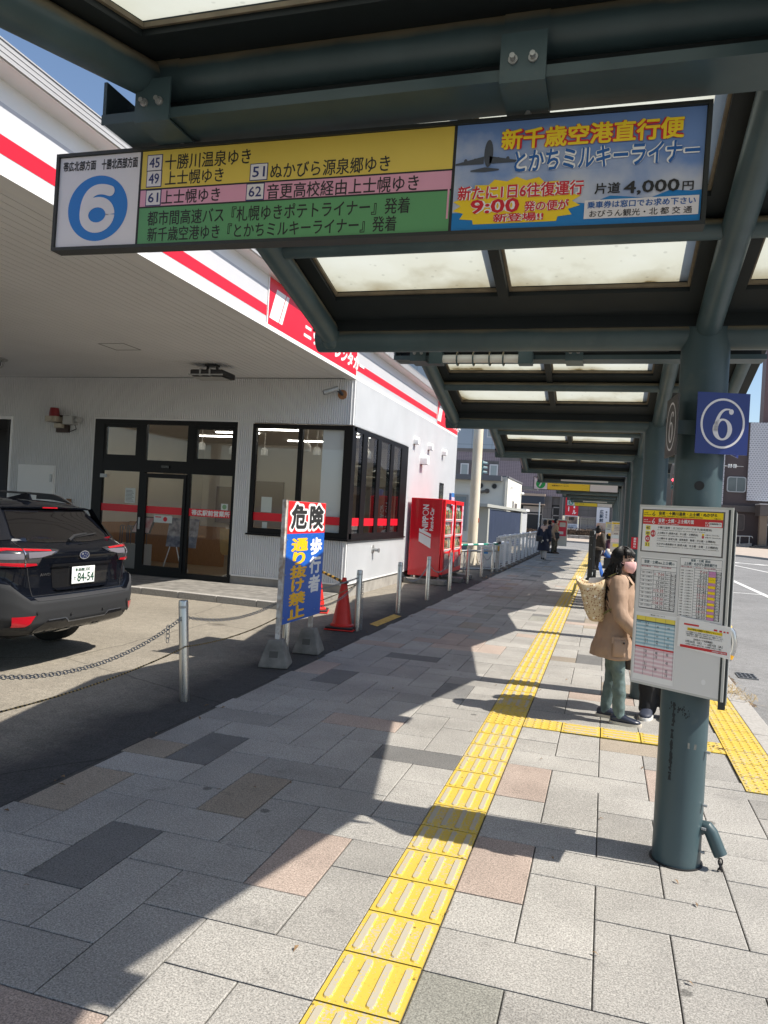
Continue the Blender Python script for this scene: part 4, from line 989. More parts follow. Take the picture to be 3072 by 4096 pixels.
fr(GJ+.05, DL-.02, .10, 3.88); fr(-16, GJ-.0, 3.05, 3.88); fr(GJ, GJ+.05, 3.05, 3.88)
fr(DL-.02, DR+.02, DT+.02, 3.88); fr(DR+.02, WL-.02, .25, 3.88); fr(WL-.02, BX-.03, WT+.02, 3.88); fr(WL-.02, BX-.03, .25, WB-.03)
def sd(y0, y1, z0, z1): corr(mb, (BX, y0, 0), Y1, y1-y0, z0, z1, (1, 0, 0))
sd(BY+.03, WR_Y+.02, .25, WB-.03); sd(BY+.03, WR_Y+.02, WT+.02, 3.88); sd(WR_Y+.02, YE, .25, 3.88)
wall = mb.build('wall', SID, off_, smooth=False, recalc=False)
mb = MB()   # solid backing, corner trims and top roof deck
mb.box(BX-.05, BX-.012, WR_Y+.02, YE, .25, 3.88); mb.box(BX-.05, BX-.012, BY+.05, WR_Y+.02, WT+.02, 3.88); mb.box(BX-.05, BX-.012, BY+.05, WR_Y+.02, .25, WB-.03)
mb.box(GJ+.05, DL-.02, BY+.012, BY+.05, .1, 3.88); mb.box(DR+.02, WL-.02, BY+.012, BY+.05, .25, 3.88); mb.box(-16, GJ+.05, BY+.012, BY+.05, 3.05, 3.88)
mb.box(DL-.02, DR+.02, BY+.012, BY+.05, DT+.02, 3.88); mb.box(WL-.02, BX-.05, BY+.012, BY+.05, WT+.02, 3.88); mb.box(WL-.02, BX-.05, BY+.012, BY+.05, .25, WB-.03)
mb.box(-16, BX, YE, YE+.1, 0, 3.88)
mb.build('wall_core', WHITE, off_, smooth=False)
mb = MB()
mb.box(BX-.035, BX+.014, BY-.014, BY+.035, .25, WB-.03); mb.box(BX-.035, BX+.014, BY-.014, BY+.035, WT+.02, 3.88); mb.box(BX-.03, BX+.014, YE, YE+.05, .25, 3.88)
mb.box(DR-.0, DR+.03, BY-.02, BY+.02, .25, DT+.03); mb.box(DL-.03, DL, BY-.02, BY+.02, .1, DT+.03); mb.box(DL, DR, BY-.02, BY+.02, DT, DT+.03)
mb.box(WL-.03, WL, BY-.02, BY+.02, WB-.03, WT+.03); mb.box(GJ, GJ+.06, BY-.03, BY+.02, .05, 3.08); mb.box(-16, GJ, BY-.03, BY+.02, 3.02, 3.08)
mb.box(DR+.03, BX+.016, BY-.026, BY-.002, .235, .262); mb.box(BX+.002, BX+.026, BY-.02, YE, .235, .262)
mb.build('trim', WHITE, off_, smooth=False)
mb = MB(); mb.box(DR+.0, BX-.012, BY+.006, BY+.2, -.05, .245); mb.box(BX-.2, BX-.006, BY+.2, YE, -.05, .245); mb.box(GJ+.05, DL, BY+.006, BY+.2, -.05, .1)
mb.build('foundation', CONC, off_, smooth=False, each=True)
# fascia band, gutter and roof
Y0 = -3.0
mb = MB()
prof = [(BX-.9, 3.905), (BX, 3.905), (BX, 4.56), (BX+.17, 4.58), (BX+.18, 4.70), (BX-.05, 4.70), (BX-.9, 4.78)]
mb.ring([[Vector((x, y, z)) for x, z in prof] for y in (Y0, YE)])
mb.build('fascia', WHITE, off_, smooth=False)
mb = MB(); mb.box(BX-.16, BX+.022, Y0, YE, 3.875, 3.935); mb.build('drip_edge', WHITE, off_, smooth=False)
mb = MB(); mb.box(BX+.0005, BX+.003, Y0, 8.80, 3.94, 4.40); mb.box(BX+.0005, BX+.003, 12.43, 18.93, 3.94, 4.40); mb.build('grey_band', LGREY, off_, smooth=False)
mb = MB(); mb.box(BX+.0032, BX+.006, Y0, 8.79, 4.035, 4.17); mb.box(BX+.0032, BX+.006, 12.44, 18.92, 4.045, 4.178); mb.build('red_stripe', RED, off_, smooth=False)
mb = MB()
mb.box(BX+.183, BX+.187, Y0, YE, 4.585, 4.698)
for z_ in (4.62, 4.66): mb.box(BX+.1872, BX+.191, Y0, YE, z_, z_+.006)
mb.box(BX+.15, BX+.195, Y0, YE, 4.699, 4.71)
for y_ in (-.5, 3.0, 6.6, 10.2, 13.8, 17.4): mb.box(BX+.1872, BX+.192, y_, y_+.006, 4.586, 4.697)
mb.build('gutter', M('gutter_grey', (.40, .40, .41), .5, var=.1, vscale=1), off_, smooth=False)
mb = MB(); mb.box(-16, BX-.9, Y0, YE, 4.62, 4.78); mb.box(-16, BX-.04, BY+.06, YE, 3.882, 3.90); mb.build('roof', M('roof_metal', (.42, .43, .45), .5, .3), off_, smooth=False)
mb = MB(); x = BX-.165
while x > -16:
    mb.box(x-.110, x-.002, Y0, BY-.012, 3.893, 3.90); x -= .118
sof = mb.build('soffit', SOFF, off_, smooth=False)
mb = MB(); mb.box(-16, BX-.16, Y0, BY, 3.9005, 3.904); mb.build('soffit_backing', BFRAME, sof, smooth=False)
HL = M('hatch_line', (.22, .215, .21), .6)
mb = MB()
def hatch(cx, cy, s_):
    for (a, b, c, d) in ((-s_, s_, -s_, -s_+.018), (-s_, s_, s_-.018, s_), (-s_, -s_+.018, -s_+.018, s_-.018), (s_-.018, s_, -s_+.018, s_-.018)): mb.box(cx+a, cx+b, cy+c, cy+d, 3.889, 3.8925)
hatch(-7.35, 9.85, .23); hatch(-7.30, 5.75, .23)
mb.build('ceiling_hatch', HL, off_, smooth=False)
mb = MB()   # far column line holding the carport
for y_ in (-2.6, 5.5): mb.box(-15.6, -15.3, y_, y_+.3, 0, 3.90)
mb.build('column', WHITE, off_, smooth=False)
# windows: front pair and the side strip, door set
def wbox(mb, x0, x1, z0, z1, d0=-.05, d1=.05): mb.box(x0, x1, BY+d0, BY+d1, z0, z1)
mb = MB(); f = .075
wbox(mb, WL, BX+.03, WT-f, WT, -.035); wbox(mb, WL, BX+.03, WB, WB+f+.03, -.035); wbox(mb, WL, WL+f, WB+f+.03, WT-f, -.034); wbox(mb, -5.375, -5.295, WB+f+.03, WT-f, -.032)
mb.box(-4.50, BX+.034, BY-.036, BY+.17, WB+f+.03, WT-f)
wbox(mb, WL-.02, BX+.06, WB-.03, WB-.001, -.075)
fw_ = mb.build('window_frame', BFRAME, off_, smooth=False)
mb = MB(); mb.quad((WL+f, BY+.02, WB+f), (-5.375, BY+.02, WB+f), (-5.375, BY+.02, WT-f), (WL+f, BY+.02, WT-f)); mb.quad((-5.295, BY+.02, WB+f), (-4.5, BY+.02, WB+f), (-4.5, BY+.02, WT-f), (-5.295, BY+.02, WT-f))
mb.build('window_glass', GLS, off_, smooth=False, recalc=False)
mb = MB()
def sbox(y0, y1, z0, z1, d0=-.05, d1=.033): mb.box(BX+d0, BX+d1, y0, y1, z0, z1)
sbox(BY+.171, WR_Y, WT-f, WT, -.05, .0335); sbox(BY+.171, WR_Y, WB, WB+f+.03, -.05, .0335)
for a, b in ((12.99, 13.26), (13.90, 14.14), (14.83, 15.06), (15.66, WR_Y)): sbox(a, b, WB+f+.031, WT-f-.001)
sbox(BY+.05, WR_Y+.03, WB-.03, WB-.001, -.05, .065)
mb.build('window_frame', BFRAME, off_, smooth=False)
mb = MB()
for a, b in ((BY+.171, 12.99), (13.26, 13.90), (14.14, 14.83), (15.06, 15.66)): mb.quad((BX+.018, a, WB+f), (BX+.018, b, WB+f), (BX+.018, b, WT-f), (BX+.018, a, WT-f))
mb.build('window_glass', GLS, off_, smooth=False, recalc=False)
mb = MB()   # door set
wbox(mb, DL, DL+.22, .1, DT, -.03); wbox(mb, DR-.05, DR, .08, DT, -.03); wbox(mb, DL+.22, DR-.05, DT-.085, DT, -.03); wbox(mb, DL+.22, DR-.05, 2.07, 2.30, -.028)
for a, b in ((-8.70, -8.53), (-7.63, -7.48)): wbox(mb, a, b, 2.30, DT-.085, -.026)
for a, b, z0, z1 in ((DL+.22, -8.70, 2.30, 2.385), (DL+.22, -8.70, DT-.15, DT-.085), (-7.48, DR-.05, 2.30, 2.37), (-7.48, DR-.05, DT-.15, DT-.085), (-6.70, DR-.05, 2.37, DT-.15), (-7.48, -7.43, 2.37, DT-.15), (DL+.22, DL+.26, 2.385, DT-.15), (-8.76, -8.70, 2.385, DT-.15)): wbox(mb, a, b, z0, z1, -.02)
wbox(mb, DL, DR, .06, .1, -.06, .1); wbox(mb, DL+.22, DR-.05, .1, .20, -.022)
wbox(mb, -8.64, -8.52, .20, 2.07, -.024); wbox(mb, -7.60, -7.53, .20, 2.07, -.024)
dfr = mb.build('door_frame', BFRAME, off_, smooth=False)
mb = MB(); mb.box(-8.52, -8.46, BY-.045, BY+.01, .2, 2.05); mb.box(-7.66, -7.60, BY-.045, BY+.01, .2, 2.05); mb.box(-8.46, -7.66, BY-.045, BY+.01, 1.97, 2.05); mb.box(-8.46, -7.66, BY-.045, BY+.01, .2, .29)
door = mb.build('sliding_door', BFRAME, off_, smooth=False)
mb = MB(); mb.box(-8.60, -8.56, BY-.05, BY-.028, .97, 1.20); mb.build('handle', ZINC, door, bevel=.006)
mb = MB(); mb.box(-8.15, -7.98, BY-.055, BY-.029, 2.16, 2.21); mb.build('door_sensor', M('sensor_black', (.02, .02, .02), .25), door, smooth=False)
mb = MB()
for a, b, z0, z1 in ((DL+.22, -8.64, .2, 2.07), (-8.46, -7.66, .29, 1.97), (-7.53, DR-.05, .2, 2.07), (DL+.26, -8.76, 2.385, DT-.15), (-8.53, -7.63, 2.30, DT-.085), (-7.43, -6.70, 2.37, DT-.15)):
    mb.quad((a, BY, z0), (b, BY, z0), (b, BY, z1), (a, BY, z1))
mb.build('door_glass', GLS, off_, smooth=False, recalc=False)
# red bands, notices and lettering on the glass
mb = MB(); q = BY-.004
for a, b in ((DL+.222, -8.642), (-8.458, -7.662), (-7.528, DR-.052)): mb.box(a, b, q-.001, q+.001, 1.285, 1.425)
q = BY+.016
for a, b in ((WL+f+.002, -5.377), (-5.293, -4.502)): mb.box(a, b, q-.001, q+.001, 1.285, 1.43)
for a, b in ((BY+.173, 12.988), (13.262, 13.898), (14.142, 14.828), (15.062, 15.658)): mb.box(BX+.0195, BX+.021, a, b, 1.285, 1.43)
mb.build('red_band', RED, off_, smooth=False, each=True)
mb = MB(); mb.text('帯広駅前営業所', (0, BY-.0065, 0), X1, Z1, -7.47, 1.30, -6.67, 1.41, .035); mb.build('lettering', WHITE, off_, smooth=False, recalc=False)
mb = MB()
for a, b, z0, z1 in ((-8.95, -8.72, 1.46, 1.75), (-6.86, -6.72, 1.43, 1.55), (-8.28, -7.88, 1.12, 1.26)): mb.box(a, b, BY-.0035, BY-.0025, z0, z1)
mb.box(-6.06, -5.85, BY+.024, BY+.026, 1.44, 1.72); mb.box(-6.02, -5.92, BY+.024, BY+.026, 1.12, 1.26)
mb.build('window_notice', M('notice_paper', (.62, .66, .64), .6), off_, smooth=False, each=True)
mb = MB()
for i in range(9): mb.box(-8.93, -8.75+.02*(i % 3)*-1, BY-.0046, BY-.0036, 1.49+i*.026, 1.497+i*.026)
mb.build('print', M('print_grey', 0), off_, smooth=False)
mb = MB(); mb.disc((0, BY-.005, 0), X1, Z1, -6.79, 1.49, .045, .045, 20); mb.build('green_seal', M('seal_green', (.20, .36, .2), .5), off_, smooth=False, recalc=False)
mb = MB(); mb.disc((0, BY-.0045, 0), X1, Z1, -8.03, 1.19, .045, .045, 20); mb.rect((0, BY-.0045, 0), X1, Z1, -8.25, 1.215, -8.12, 1.235); mb.build('card_logo', M('print_red', 0), off_, smooth=False, recalc=False)
mb = MB(); mb.box(-9.51, -9.36, BY-.05, BY-.031, 1.93, 2.0); mb.build('door_plate', ZINC, off_, smooth=False)
# interior
INW = M('interior_wall', (.70, .64, .55), .8, var=.05, vscale=1); INC = M('interior_ceiling', (.66, .62, .55), .8); INF = M('interior_floor', (.30, .22, .13), .35, var=.15, vscale=3)
WOOD = M('orange_wood', (.46, .22, .08), .45, var=.25, vscale=9, stretch=(9, 9, .8))
mb = MB(); mb.box(-13.5, BX-.06, 18.6, 18.7, 0, 3.4); mb.box(-11.0, -10.9, BY+.06, 18.6, 0, 3.4); mb.build('interior_wall', INW, off_, smooth=False)
mb = MB(); mb.box(-11, BX-.06, BY+.06, 18.6, 3.2, 3.3); mb.build('interior_ceiling', INC, off_, smooth=False)
mb = MB(); mb.box(-11, BX-.06, BY+.06, 18.6, -.05, .1); mb.build('interior_floor', INF, off_, smooth=False)
mb = MB(); mb.box(-10.89, -10.86, BY+.1, 18.5, .1, .98); mb.box(-10.8, -8.3, 15.2, 15.28, .1, 1.0); mb.box(-8.25, -5.6, 15.8, 16.3, .1, 1.02); mb.build('wainscot', WOOD, off_, smooth=False)
mb = MB(); mb.box(-5.8, -4.6, 13.2, 14.6, .1, .95); mb.box(-6.3, -5.9, 15.2, 15.7, 1.0, 1.3); mb.build('counter', M('dark_counter', (.05, .05, .055), .5), off_, smooth=False)
mb = MB(); mb.box(-7.1, -5.3, 18.5, 18.6, .1, 2.2); mb.box(-9.2, -8.4, 18.5, 18.6, .1, 2.2); mb.box(-10.4, -9.6, 18.5, 18.6, 1.0, 2.0); mb.build('interior_door', M('interior_brown', (.27, .21, .16), .6), off_, smooth=False)
mb = MB(); mb.box(-4.93, -4.505, BY+.05, BY+.07, WB+f, WT-f); mb.box(BX-.06, BX-.045, BY+.17, BY+.3, WB+f, WT-f); mb.build('roller_blind', M('blind_white', (.70, .72, .74), .7), off_, smooth=False)
TUBE = M('ceiling_tube', (1, .97, .9), .5, emit=7.)
mb = MB()
for x_, y_ in ((-9.6, 13.6), (-8.2, 13.6), (-8.2, 15.4), (-6.9, 14.6), (-5.6, 13.8), (-5.6, 15.6), (-5.0, 14.8), (-9.4, 16.4), (-7.1, 17.0)): mb.box(x_-.55, x_+.55, y_-.02, y_+.02, 3.17, 3.199)
mb.build('ceiling_lamp', TUBE, off_, smooth=False)
mb = MB()
for x_, y_ in ((-8.45, 14.3), (-8.2, 15.2), (-7.3, 14.4), (-7.45, 15.3), (-5.75, 13.7), (-5.55, 14.5), (-5.9, 14.6), (-4.9, 15.0)): mb.lathe([(.008, 3.19), (.008, 2.86), (.05, 2.84), (.075, 2.79), (.075, 2.68), (.06, 2.68)], (x_, y_, 0), n=14)
mb.build('pendant_lamp', M('pendant_white', (.75, .72, .66), .5), off_)
# plinth step in front of the door
mb = MB(); mb.prism([(-13.0, 10.62, -.05), (-7.1, 10.62, -.05), (-4.72, 10.45, -.05), (-4.5, 10.65, -.05), (-4.44, 12.40, -.05), (-13, 12.40, -.05)], (0, 0, .145)); struct(mb.build('entrance_step', CONC_D, bevel=.01))
mb = MB()
for i in range(12):
    a, b = -13+i*.72, -13+i*.72+.71
    ya, yb = (10.62 if a < -7.1 else 10.62-(a+7.1)/2.38*.17), (10.62 if b < -7.1 else 10.62-(b+7.1)/2.38*.17)
    if a > -4.8: break
    mb.prism([(a, ya-.012, -.05), (b, yb-.012, -.05), (b, yb+.11, -.05), (a, ya+.11, -.05)], (0, 0, .152))
struct(mb.build('step_edging', KERB, bevel=.008))

# fascia sign boards
def fsign(y0, y1, label):
    t = thing('fascia_sign', label, 'sign', (BX, (y0+y1)/2, 4.2))
    mb = MB(); mb.box(BX+.004, BX+.014, y0, y1, 3.937, 4.555); mb.build('panel', RED, t, smooth=False)
    mb = MB(); mb.box(BX+.0042, BX+.018, y0-.022, y0, 3.937, 4.555); mb.box(BX+.0042, BX+.018, y1, y1+.022, 3.937, 4.555); mb.build('edge_strip', WHITE, t, smooth=False)
    o = Vector((BX+.0155, 0, 0)); mb = MB()
    def P(y, z): return o+Y1*y+Z1*z
    mb.quad(P(y0+.04, 4.03), P(y0+.325, 4.03), P(y0+.525, 4.45), P(y0+.23, 4.45)); mb.quad(P(y0+.345, 4.03), P(y0+.445, 4.03), P(y0+.635, 4.45), P(y0+.545, 4.45))
    mb.build('emblem', WHITE, t, smooth=False, recalc=False)
    mb = MB(); mb.text('ニッポンレンタカー', o, (0, 1, 0), Z1+Y1*.14, y0+.62, 4.03, min(y1-.12, y0+3.43), 4.29, .05, 3); mb.build('lettering', WHITE, t, smooth=False, recalc=False)
fsign(8.82, 12.40, 'red fascia sign with white slanted bars and katakana on the carport edge')
fsign(18.96, 21.72, 'red fascia sign at the far end of the rental office, mostly behind the shelter')

# ------------------------------------------------------------------ things on the office walls
GREYP = M('grey_plastic', (.42, .42, .41), .5); BLKP = M('black_plastic', (.02, .02, .022), .4)
fl = thing('flood_light', 'black flood light hung from the carport ceiling', 'lamp', (-6.5, 11.2, 3.7))
mb = MB(); mb.box(-6.62, -6.42, 11.15, 11.3, 3.86, 3.895); mb.box(-6.62, -6.60, 11.2, 11.26, 3.74, 3.86); mb.box(-6.44, -6.42, 11.2, 11.26, 3.74, 3.86); mb.build('bracket', BLKP, fl, smooth=False)
mb = MB(); mb.prism([(-6.82, 11.02, 3.68), (-6.22, 11.02, 3.68), (-6.18, 11.42, 3.66), (-6.86, 11.42, 3.66)], (0, 0, .10)); mb.build('housing', BLKP, fl, bevel=.02)
mb = MB()
for x_ in (-6.64, -6.46): mb.box(x_, x_+.03, 11.01, 11.43, 3.665, 3.79)
mb.box(-6.84, -6.2, 11.008, 11.018, 3.675, 3.70); mb.build('rib', ZINC, fl, smooth=False)
mb = MB(); mb.box(-6.8, -6.24, 11.05, 11.40, 3.652, 3.659); mb.build('lens', GREYP, fl, smooth=False)
sp = thing('ceiling_light', 'round caged light on the carport ceiling near the left edge', 'lamp', (-10.6, 10.6, 3.85))
mb = MB(); mb.lathe([(.30, 3.892), (.30, 3.878), (.24, 3.87)], (-10.6, 10.6, 0), n=24); mb.build('rim', GREYP, sp)
mb = MB(); mb.lathe([(.2, 3.875), (.19, 3.78), (.12, 3.73), (.03, 3.725)], (-10.6, 10.6, 0), n=20); mb.build('bulb_cover', M('dull_glass', (.2, .21, .2), .2), sp)
mb = MB()
for k in range(8):
    a_ = pi*k/8; mb.tube([(-10.6+r*cos(a_), 10.6+r*sin(a_), z_) for r, z_ in ((-.25, 3.875), (-.22, 3.76), (-.12, 3.70), (0, 3.69), (.12, 3.70), (.22, 3.76), (.25, 3.875))], .006, 5)
mb.build('guard', ZINC, sp, each=True)
al = thing('alarm_box', 'alarm siren box with a red beacon on the corrugated wall', 'alarm', (-10.4, 12.38, 3.0))
mb = MB(); mb.box(-10.58, -10.30, 12.33, 12.40, 2.78, 3.12); mb.build('base', M('rust_dark', (.06, .04, .035), .7), al, smooth=False)
mb = MB(); mb.lathe([(.10, 3.08), (.095, 3.16), (.08, 3.25), (.0, 3.26)], (-10.58, 12.26, 0), n=18); mb.build('beacon', M('dark_red_lens', (.24, .02, .025), .3), al)
mb = MB(); mb.box(-10.70, -10.44, 12.14, 12.36, 2.97, 3.08); mb.box(-10.56, -10.38, 12.24, 12.33, 2.86, 2.95); mb.tube([(-10.56, 12.15, 3.02), (-10.56, 12.10, 3.02)], [.045, .05], 14); mb.build('siren', M('beige_plastic', (.46, .41, .33), .5), al, bevel=.01)
mb = MB(); mb.box(-10.33, -10.11, 12.2, 12.39, 2.93, 3.10); mb.tube([(-10.12, 12.3, 3.0), (-10.02, 12.27, 3.02), (-9.98, 12.26, 3.02)], [.03, .06, .065], 12); mb.build('junction_box', GREYP, al, bevel=.01)
mb = MB(); mb.tube([(-10.12, 12.3, 2.95), (-10.1, 12.33, 2.85), (-10.25, 12.35, 2.80), (-10.32, 12.36, 2.84)], .008, 6); mb.build('cable', BLKP, al)
mt_ = thing('meter_cabinet', 'white steel meter cabinet door in the corrugated wall', 'cabinet', (-11.03, 12.38, 1.5))
mb = MB(); mb.box(-11.46, -10.60, 12.36, 12.40, .9, 2.08); mb.build('door', WHITE, mt_, bevel=.006)
mb = MB(); mb.box(-11.49, -10.57, 12.375, 12.41, .87, 2.11); mb.build('frame', WHITE, mt_, smooth=False)
mb = MB(); mb.box(-10.68, -10.64, 12.345, 12.362, 1.78, 1.94); mb.build('handle', ZINC, mt_, smooth=False)
ps = thing('wooden_stake', 'short weathered wooden stake by the corrugated wall', 'stake', (-10.17, 12.33, 0))
mb = MB(); mb.box(-10.205, -10.14, 12.29, 12.36, -.01, 1.47); mb.build('post', M('old_wood', (.30, .17, .09), .8, var=.3, vscale=20), ps, smooth=False)
gd = thing('garage_interior', 'dark open garage bay with stored boxes at the left end of the office', 'garage bay', (-13.5, 13.5, 0))
mb = MB(); mb.box(-16, -11.75, 15.4, 15.5, 0, 3.2); mb.box(-11.9, -11.85, BY+.06, 15.4, 0, 3.2); mb.box(-16, -11.85, BY+.06, 15.4, 3.1, 3.2); mb.build('lining', M('dark_lining', (.05, .05, .05), .9), gd, smooth=False)
mb = MB(); mb.box(-12.4, -12.0, 13.0, 13.5, .0, 1.55); mb.build('carton', M('white_carton', (.5, .5, .48), .8), gd, smooth=False)
mb = MB(); mb.box(-13.2, -12.45, 13.0, 13.6, .0, 1.2); mb.build('tyre_rack', BLKP, gd, smooth=False)
sc_ = thing('security_camera', 'silver bullet camera on a rusty disc at the top of the office corner', 'security camera', (-4.62, 12.33, 3.62))
mb = MB(); mb.tube([(-4.58, 12.40, 3.60), (-4.58, 12.372, 3.60)], .085, 18); mb.build('mount', M('rusty_disc', (.40, .19, .08), .8, var=.4, vscale=25), sc_)
mb = MB(); mb.tube([(-4.58, 12.37, 3.60), (-4.60, 12.28, 3.64), (-4.64, 12.24, 3.66)], .03, 10); mb.build('joint', BLKP, sc_)
mb = MB(); mb.tube([(-4.60, 12.2, 3.68), (-4.82, 12.08, 3.58)], .048, 14); mb.build('barrel', ZINC, sc_)
mb = MB(); mb.tube([(-4.82, 12.08, 3.58), (-4.826, 12.077, 3.577)], .038, 12); mb.build('lens', BLKP, sc_)
vh = None
for y_, z_, s_, lb in ((16.7, 3.17, 1., 'white metal vent hood nearest the black window on the sunlit side wall'), (18.14, 3.17, 1., 'middle one of the upper three white vent hoods on the sunlit side wall'), (19.8, 3.18, 1., 'white vent hood farthest from the window on the sunlit side wall'), (17.46, 2.76, 1.45, 'larger white vent hood set lower than the others on the sunlit side wall')):
    t = thing('vent_hood', lb, 'vent', (BX, y_, z_), 0, 'vent hoods on the office side wall')
    mb = MB(); w_, h_, d_ = .095*s_, .19*s_, .13*s_
    ar = [(a, b) for a, b in [(w_*cos(pi*q/12), h_*.45+w_*.95*sin(pi*q/12)) for q in range(13)]]
    ring0 = [Vector((.011, a, b)) for a, b in [(w_, 0)]+ar+[(-w_, 0)]]; ring1 = [Vector((.011+d_, a*.96, b*.86)) for a, b in [(w_, 0)]+ar+[(-w_, 0)]]
    mb.ring([ring0, ring1]); mb.build('hood', WHITE, t, local=True, ang=50)
    mb = MB(); mb.box(.0115, .016, -w_*1.25, w_*1.25, -.02, h_*.95); mb.build('flange', WHITE, t, local=True, smooth=False)
    mb = MB(); mb.box(.02, .006+d_, -w_*.8, w_*.8, -.003, -.001); mb.build('grille', BLKP, t, local=True, smooth=False)
tp = thing('wall_tap', 'round metal hose tap fitting low on the sunlit side wall', 'tap', (BX, 13.95, .80))
mb = MB(); mb.lathe([(.10, .012), (.09, .03), (.04, .04)], (BX, 13.95, .82), 'x', 20); mb.build('flange', ZINC, tp)
mb = MB(); mb.tube([(BX+.03, 13.95, .82), (BX+.13, 13.96, .81)], .03, 12); mb.tube([(BX+.13, 13.96, .81), (BX+.16, 13.96, .81)], .042, 12); mb.build('spout', ZINC, tp)
sw = thing('side_window', 'narrow dark framed window above the red vending machines', 'window', (BX, 19.9, 2.0))
mb = MB(); mb.box(BX+.001, BX+.03, 19.62, 20.18, 1.25, 2.43); mb.build('frame', BFRAME, sw, smooth=False)
mb = MB(); mb.box(BX+.031, BX+.033, 19.70, 20.12, 1.3, 2.37); mb.build('glass', M('dark_pane', (.05, .055, .06), .08), sw, smooth=False)
# lobby things seen through the glass
ch = thing('lobby_chair', 'curved plywood lobby chair on a swivel base behind the glass', 'chair', (-7.0, 13.1, .1))
mb = MB(); A = []; 
for x_, z_ in ((-.05, .95), (-.03, .72), (0, .50), (.06, .44), (.30, .42), (.46, .44)): A.append((x_, z_))
mb.ring([[Vector((a, y_, b)) for a, b in A]+[Vector((a+.012, y_, b+.014)) for a, b in A[::-1]] for y_ in (-.25, .25)]); mb.build('shell', M('plywood', (.56, .36, .14), .35, var=.2, vscale=8), ch, local=True).rotation_euler = (0, 0, radians(75))
mb = MB(); mb.cyl((.06, .15, .05), (.06, .15, .42), .03); 
for k in range(4): mb.tube([(.06, .15, .10), (.06+.24*cos(k*pi/2+.5), .15+.24*sin(k*pi/2+.5), .02)], .015, 6)
mb.build('base', CHROME, ch, local=True)
us = thing('umbrella_stand', 'grey umbrella rack with hooked handles inside the left door pane', 'umbrella stand', (-9.35, 13.2, .1))
mb = MB(); mb.box(-9.6, -8.95, 13.0, 13.4, .1, .62); mb.build('rack', GREYP, us, smooth=False)
mb = MB(); rg = random.Random(4)
for k in range(9):
    x_, y_ = -9.55+k*.07, 13.1+rg.uniform(0, .2); mb.tube([(x_, y_, .5), (x_, y_, .95)]+[(x_+.035-.035*cos(a_), y_, .95+.04*sin(a_)) for a_ in (.8, 1.6, 2.4, 3.1)]+[(x_+.07, y_, .9)], .011, 6)
mb.build('umbrella_handle', M('umbrella_dark', (.12, .12, .13), .4), us)
eb = thing('poster_easel', 'poster on a white easel standing inside the office door', 'easel', (-8.3, 13.0, .1))
mb = MB(); mb.prism([(-8.5, 13.2, .62), (-7.85, 13.25, .62), (-7.85, 13.35, 1.2), (-8.5, 13.3, 1.2)], (0, .015, 0)); mb.build('poster', M('poster_print', (.45, .45, .50), .5, col2=(.10, .10, .16), var=.5, vscale=9), eb, smooth=False)
mb = MB(); mb.tube([(-8.25, 13.2, .62), (-8.0, 13.05, .1)], .012, 6); mb.tube([(-8.4, 13.2, .62), (-8.5, 13.1, .1)], .012, 6); mb.tube([(-8.3, 13.3, .8), (-8.2, 13.6, .1)], .012, 6); mb.build('leg', WHITE, eb)
pd_ = thing('display_panel', 'tilted black framed display panel inside the left door pane', 'display', (-8.95, 13.0, 1.0))
mb = MB(); mb.prism([(-9.2, 13.0, .85), (-8.75, 13.0, .85), (-8.7, 13.12, 1.2), (-9.1, 13.12, 1.2)], (0, .02, 0)); mb.build('frame', BLKP, pd_, smooth=False)
mb = MB(); mb.prism([(-9.17, 13.0, .875), (-8.78, 13.0, .875), (-8.74, 13.1, 1.175), (-9.08, 13.1, 1.175)], (0, -.006, 0)); mb.build('poster', M('poster_pale', (.62, .60, .62), .5, col2=(.5, .1, .14), var=.5, vscale=5), pd_, smooth=False)
mb = MB(); mb.cyl((-8.95, 13.1, .1), (-8.95, 13.1, .95), .02); mb.build('stand', BLKP, pd_)
# ------------------------------------------------------------------ bollards, chains, rope
bol = thing('bollard', 'stainless bollard', 'bollard', (-3.12, 2.95, 0), 0, 'stainless bollards along the parking lot edge')
mb = MB(); mb.lathe([(.0375, -.05), (.0375, .785), (.034, .797), (.02, .80), (0, .801)], n=24, cap=False); mb.build('post', CHROME, bol, local=True)
mb = MB(); mb.lathe([(.0385, .735), (.0385, .755)], n=24, cap=False); mb.build('collar', ZINC, bol, local=True)
mb = MB()
for s_ in (-1, 1): mb.tube([(.0, s_*.037, .66), (.0, s_*.055, .672), (.0, s_*.062, .655), (0, s_*.05, .64), (0, s_*.037, .645)], .004, 6)
mb.build('hook', ZINC, bol, local=True)
BL = [(-3.12, 2.95, 'nearest stainless bollard beside the sidewalk, at the left edge'), (-3.13, 5.25, 'leaning stainless bollard with chains and a rope in front of the dark car'), (-3.115, 7.15, 'stainless bollard half hidden behind the blue danger sign'), (-3.055, 9.3, 'stainless bollard beside the red traffic cone with a loose chain'),
      (-3.06, 11.34, 'stainless bollard at the far end of the yellow line, before the sunlit wall'), (-3.07, 13.38, 'stainless bollard in front of the red vending machine side'), (-3.065, 15.41, 'stainless bollard in front of the vending machine fronts'), (-3.06, 17.46, 'stainless bollard just past the red vending machines'), (-3.06, 19.54, 'stainless bollard under the green and white barrier bar'), (-3.065, 21.52, 'last stainless bollard beside the start of the white fence')]
bols = []
for i, (x_, y_, lb) in enumerate(BL):
    b = bol if i == 0 else dup(bol, (x_, y_, 0))
    b['label'] = lb; bols.append(b)
bols[1].rotation_euler = (radians(1.5), radians(-3.4), 0)
CHN = M('chain_zinc', (.30, .31, .32), .45, .8)
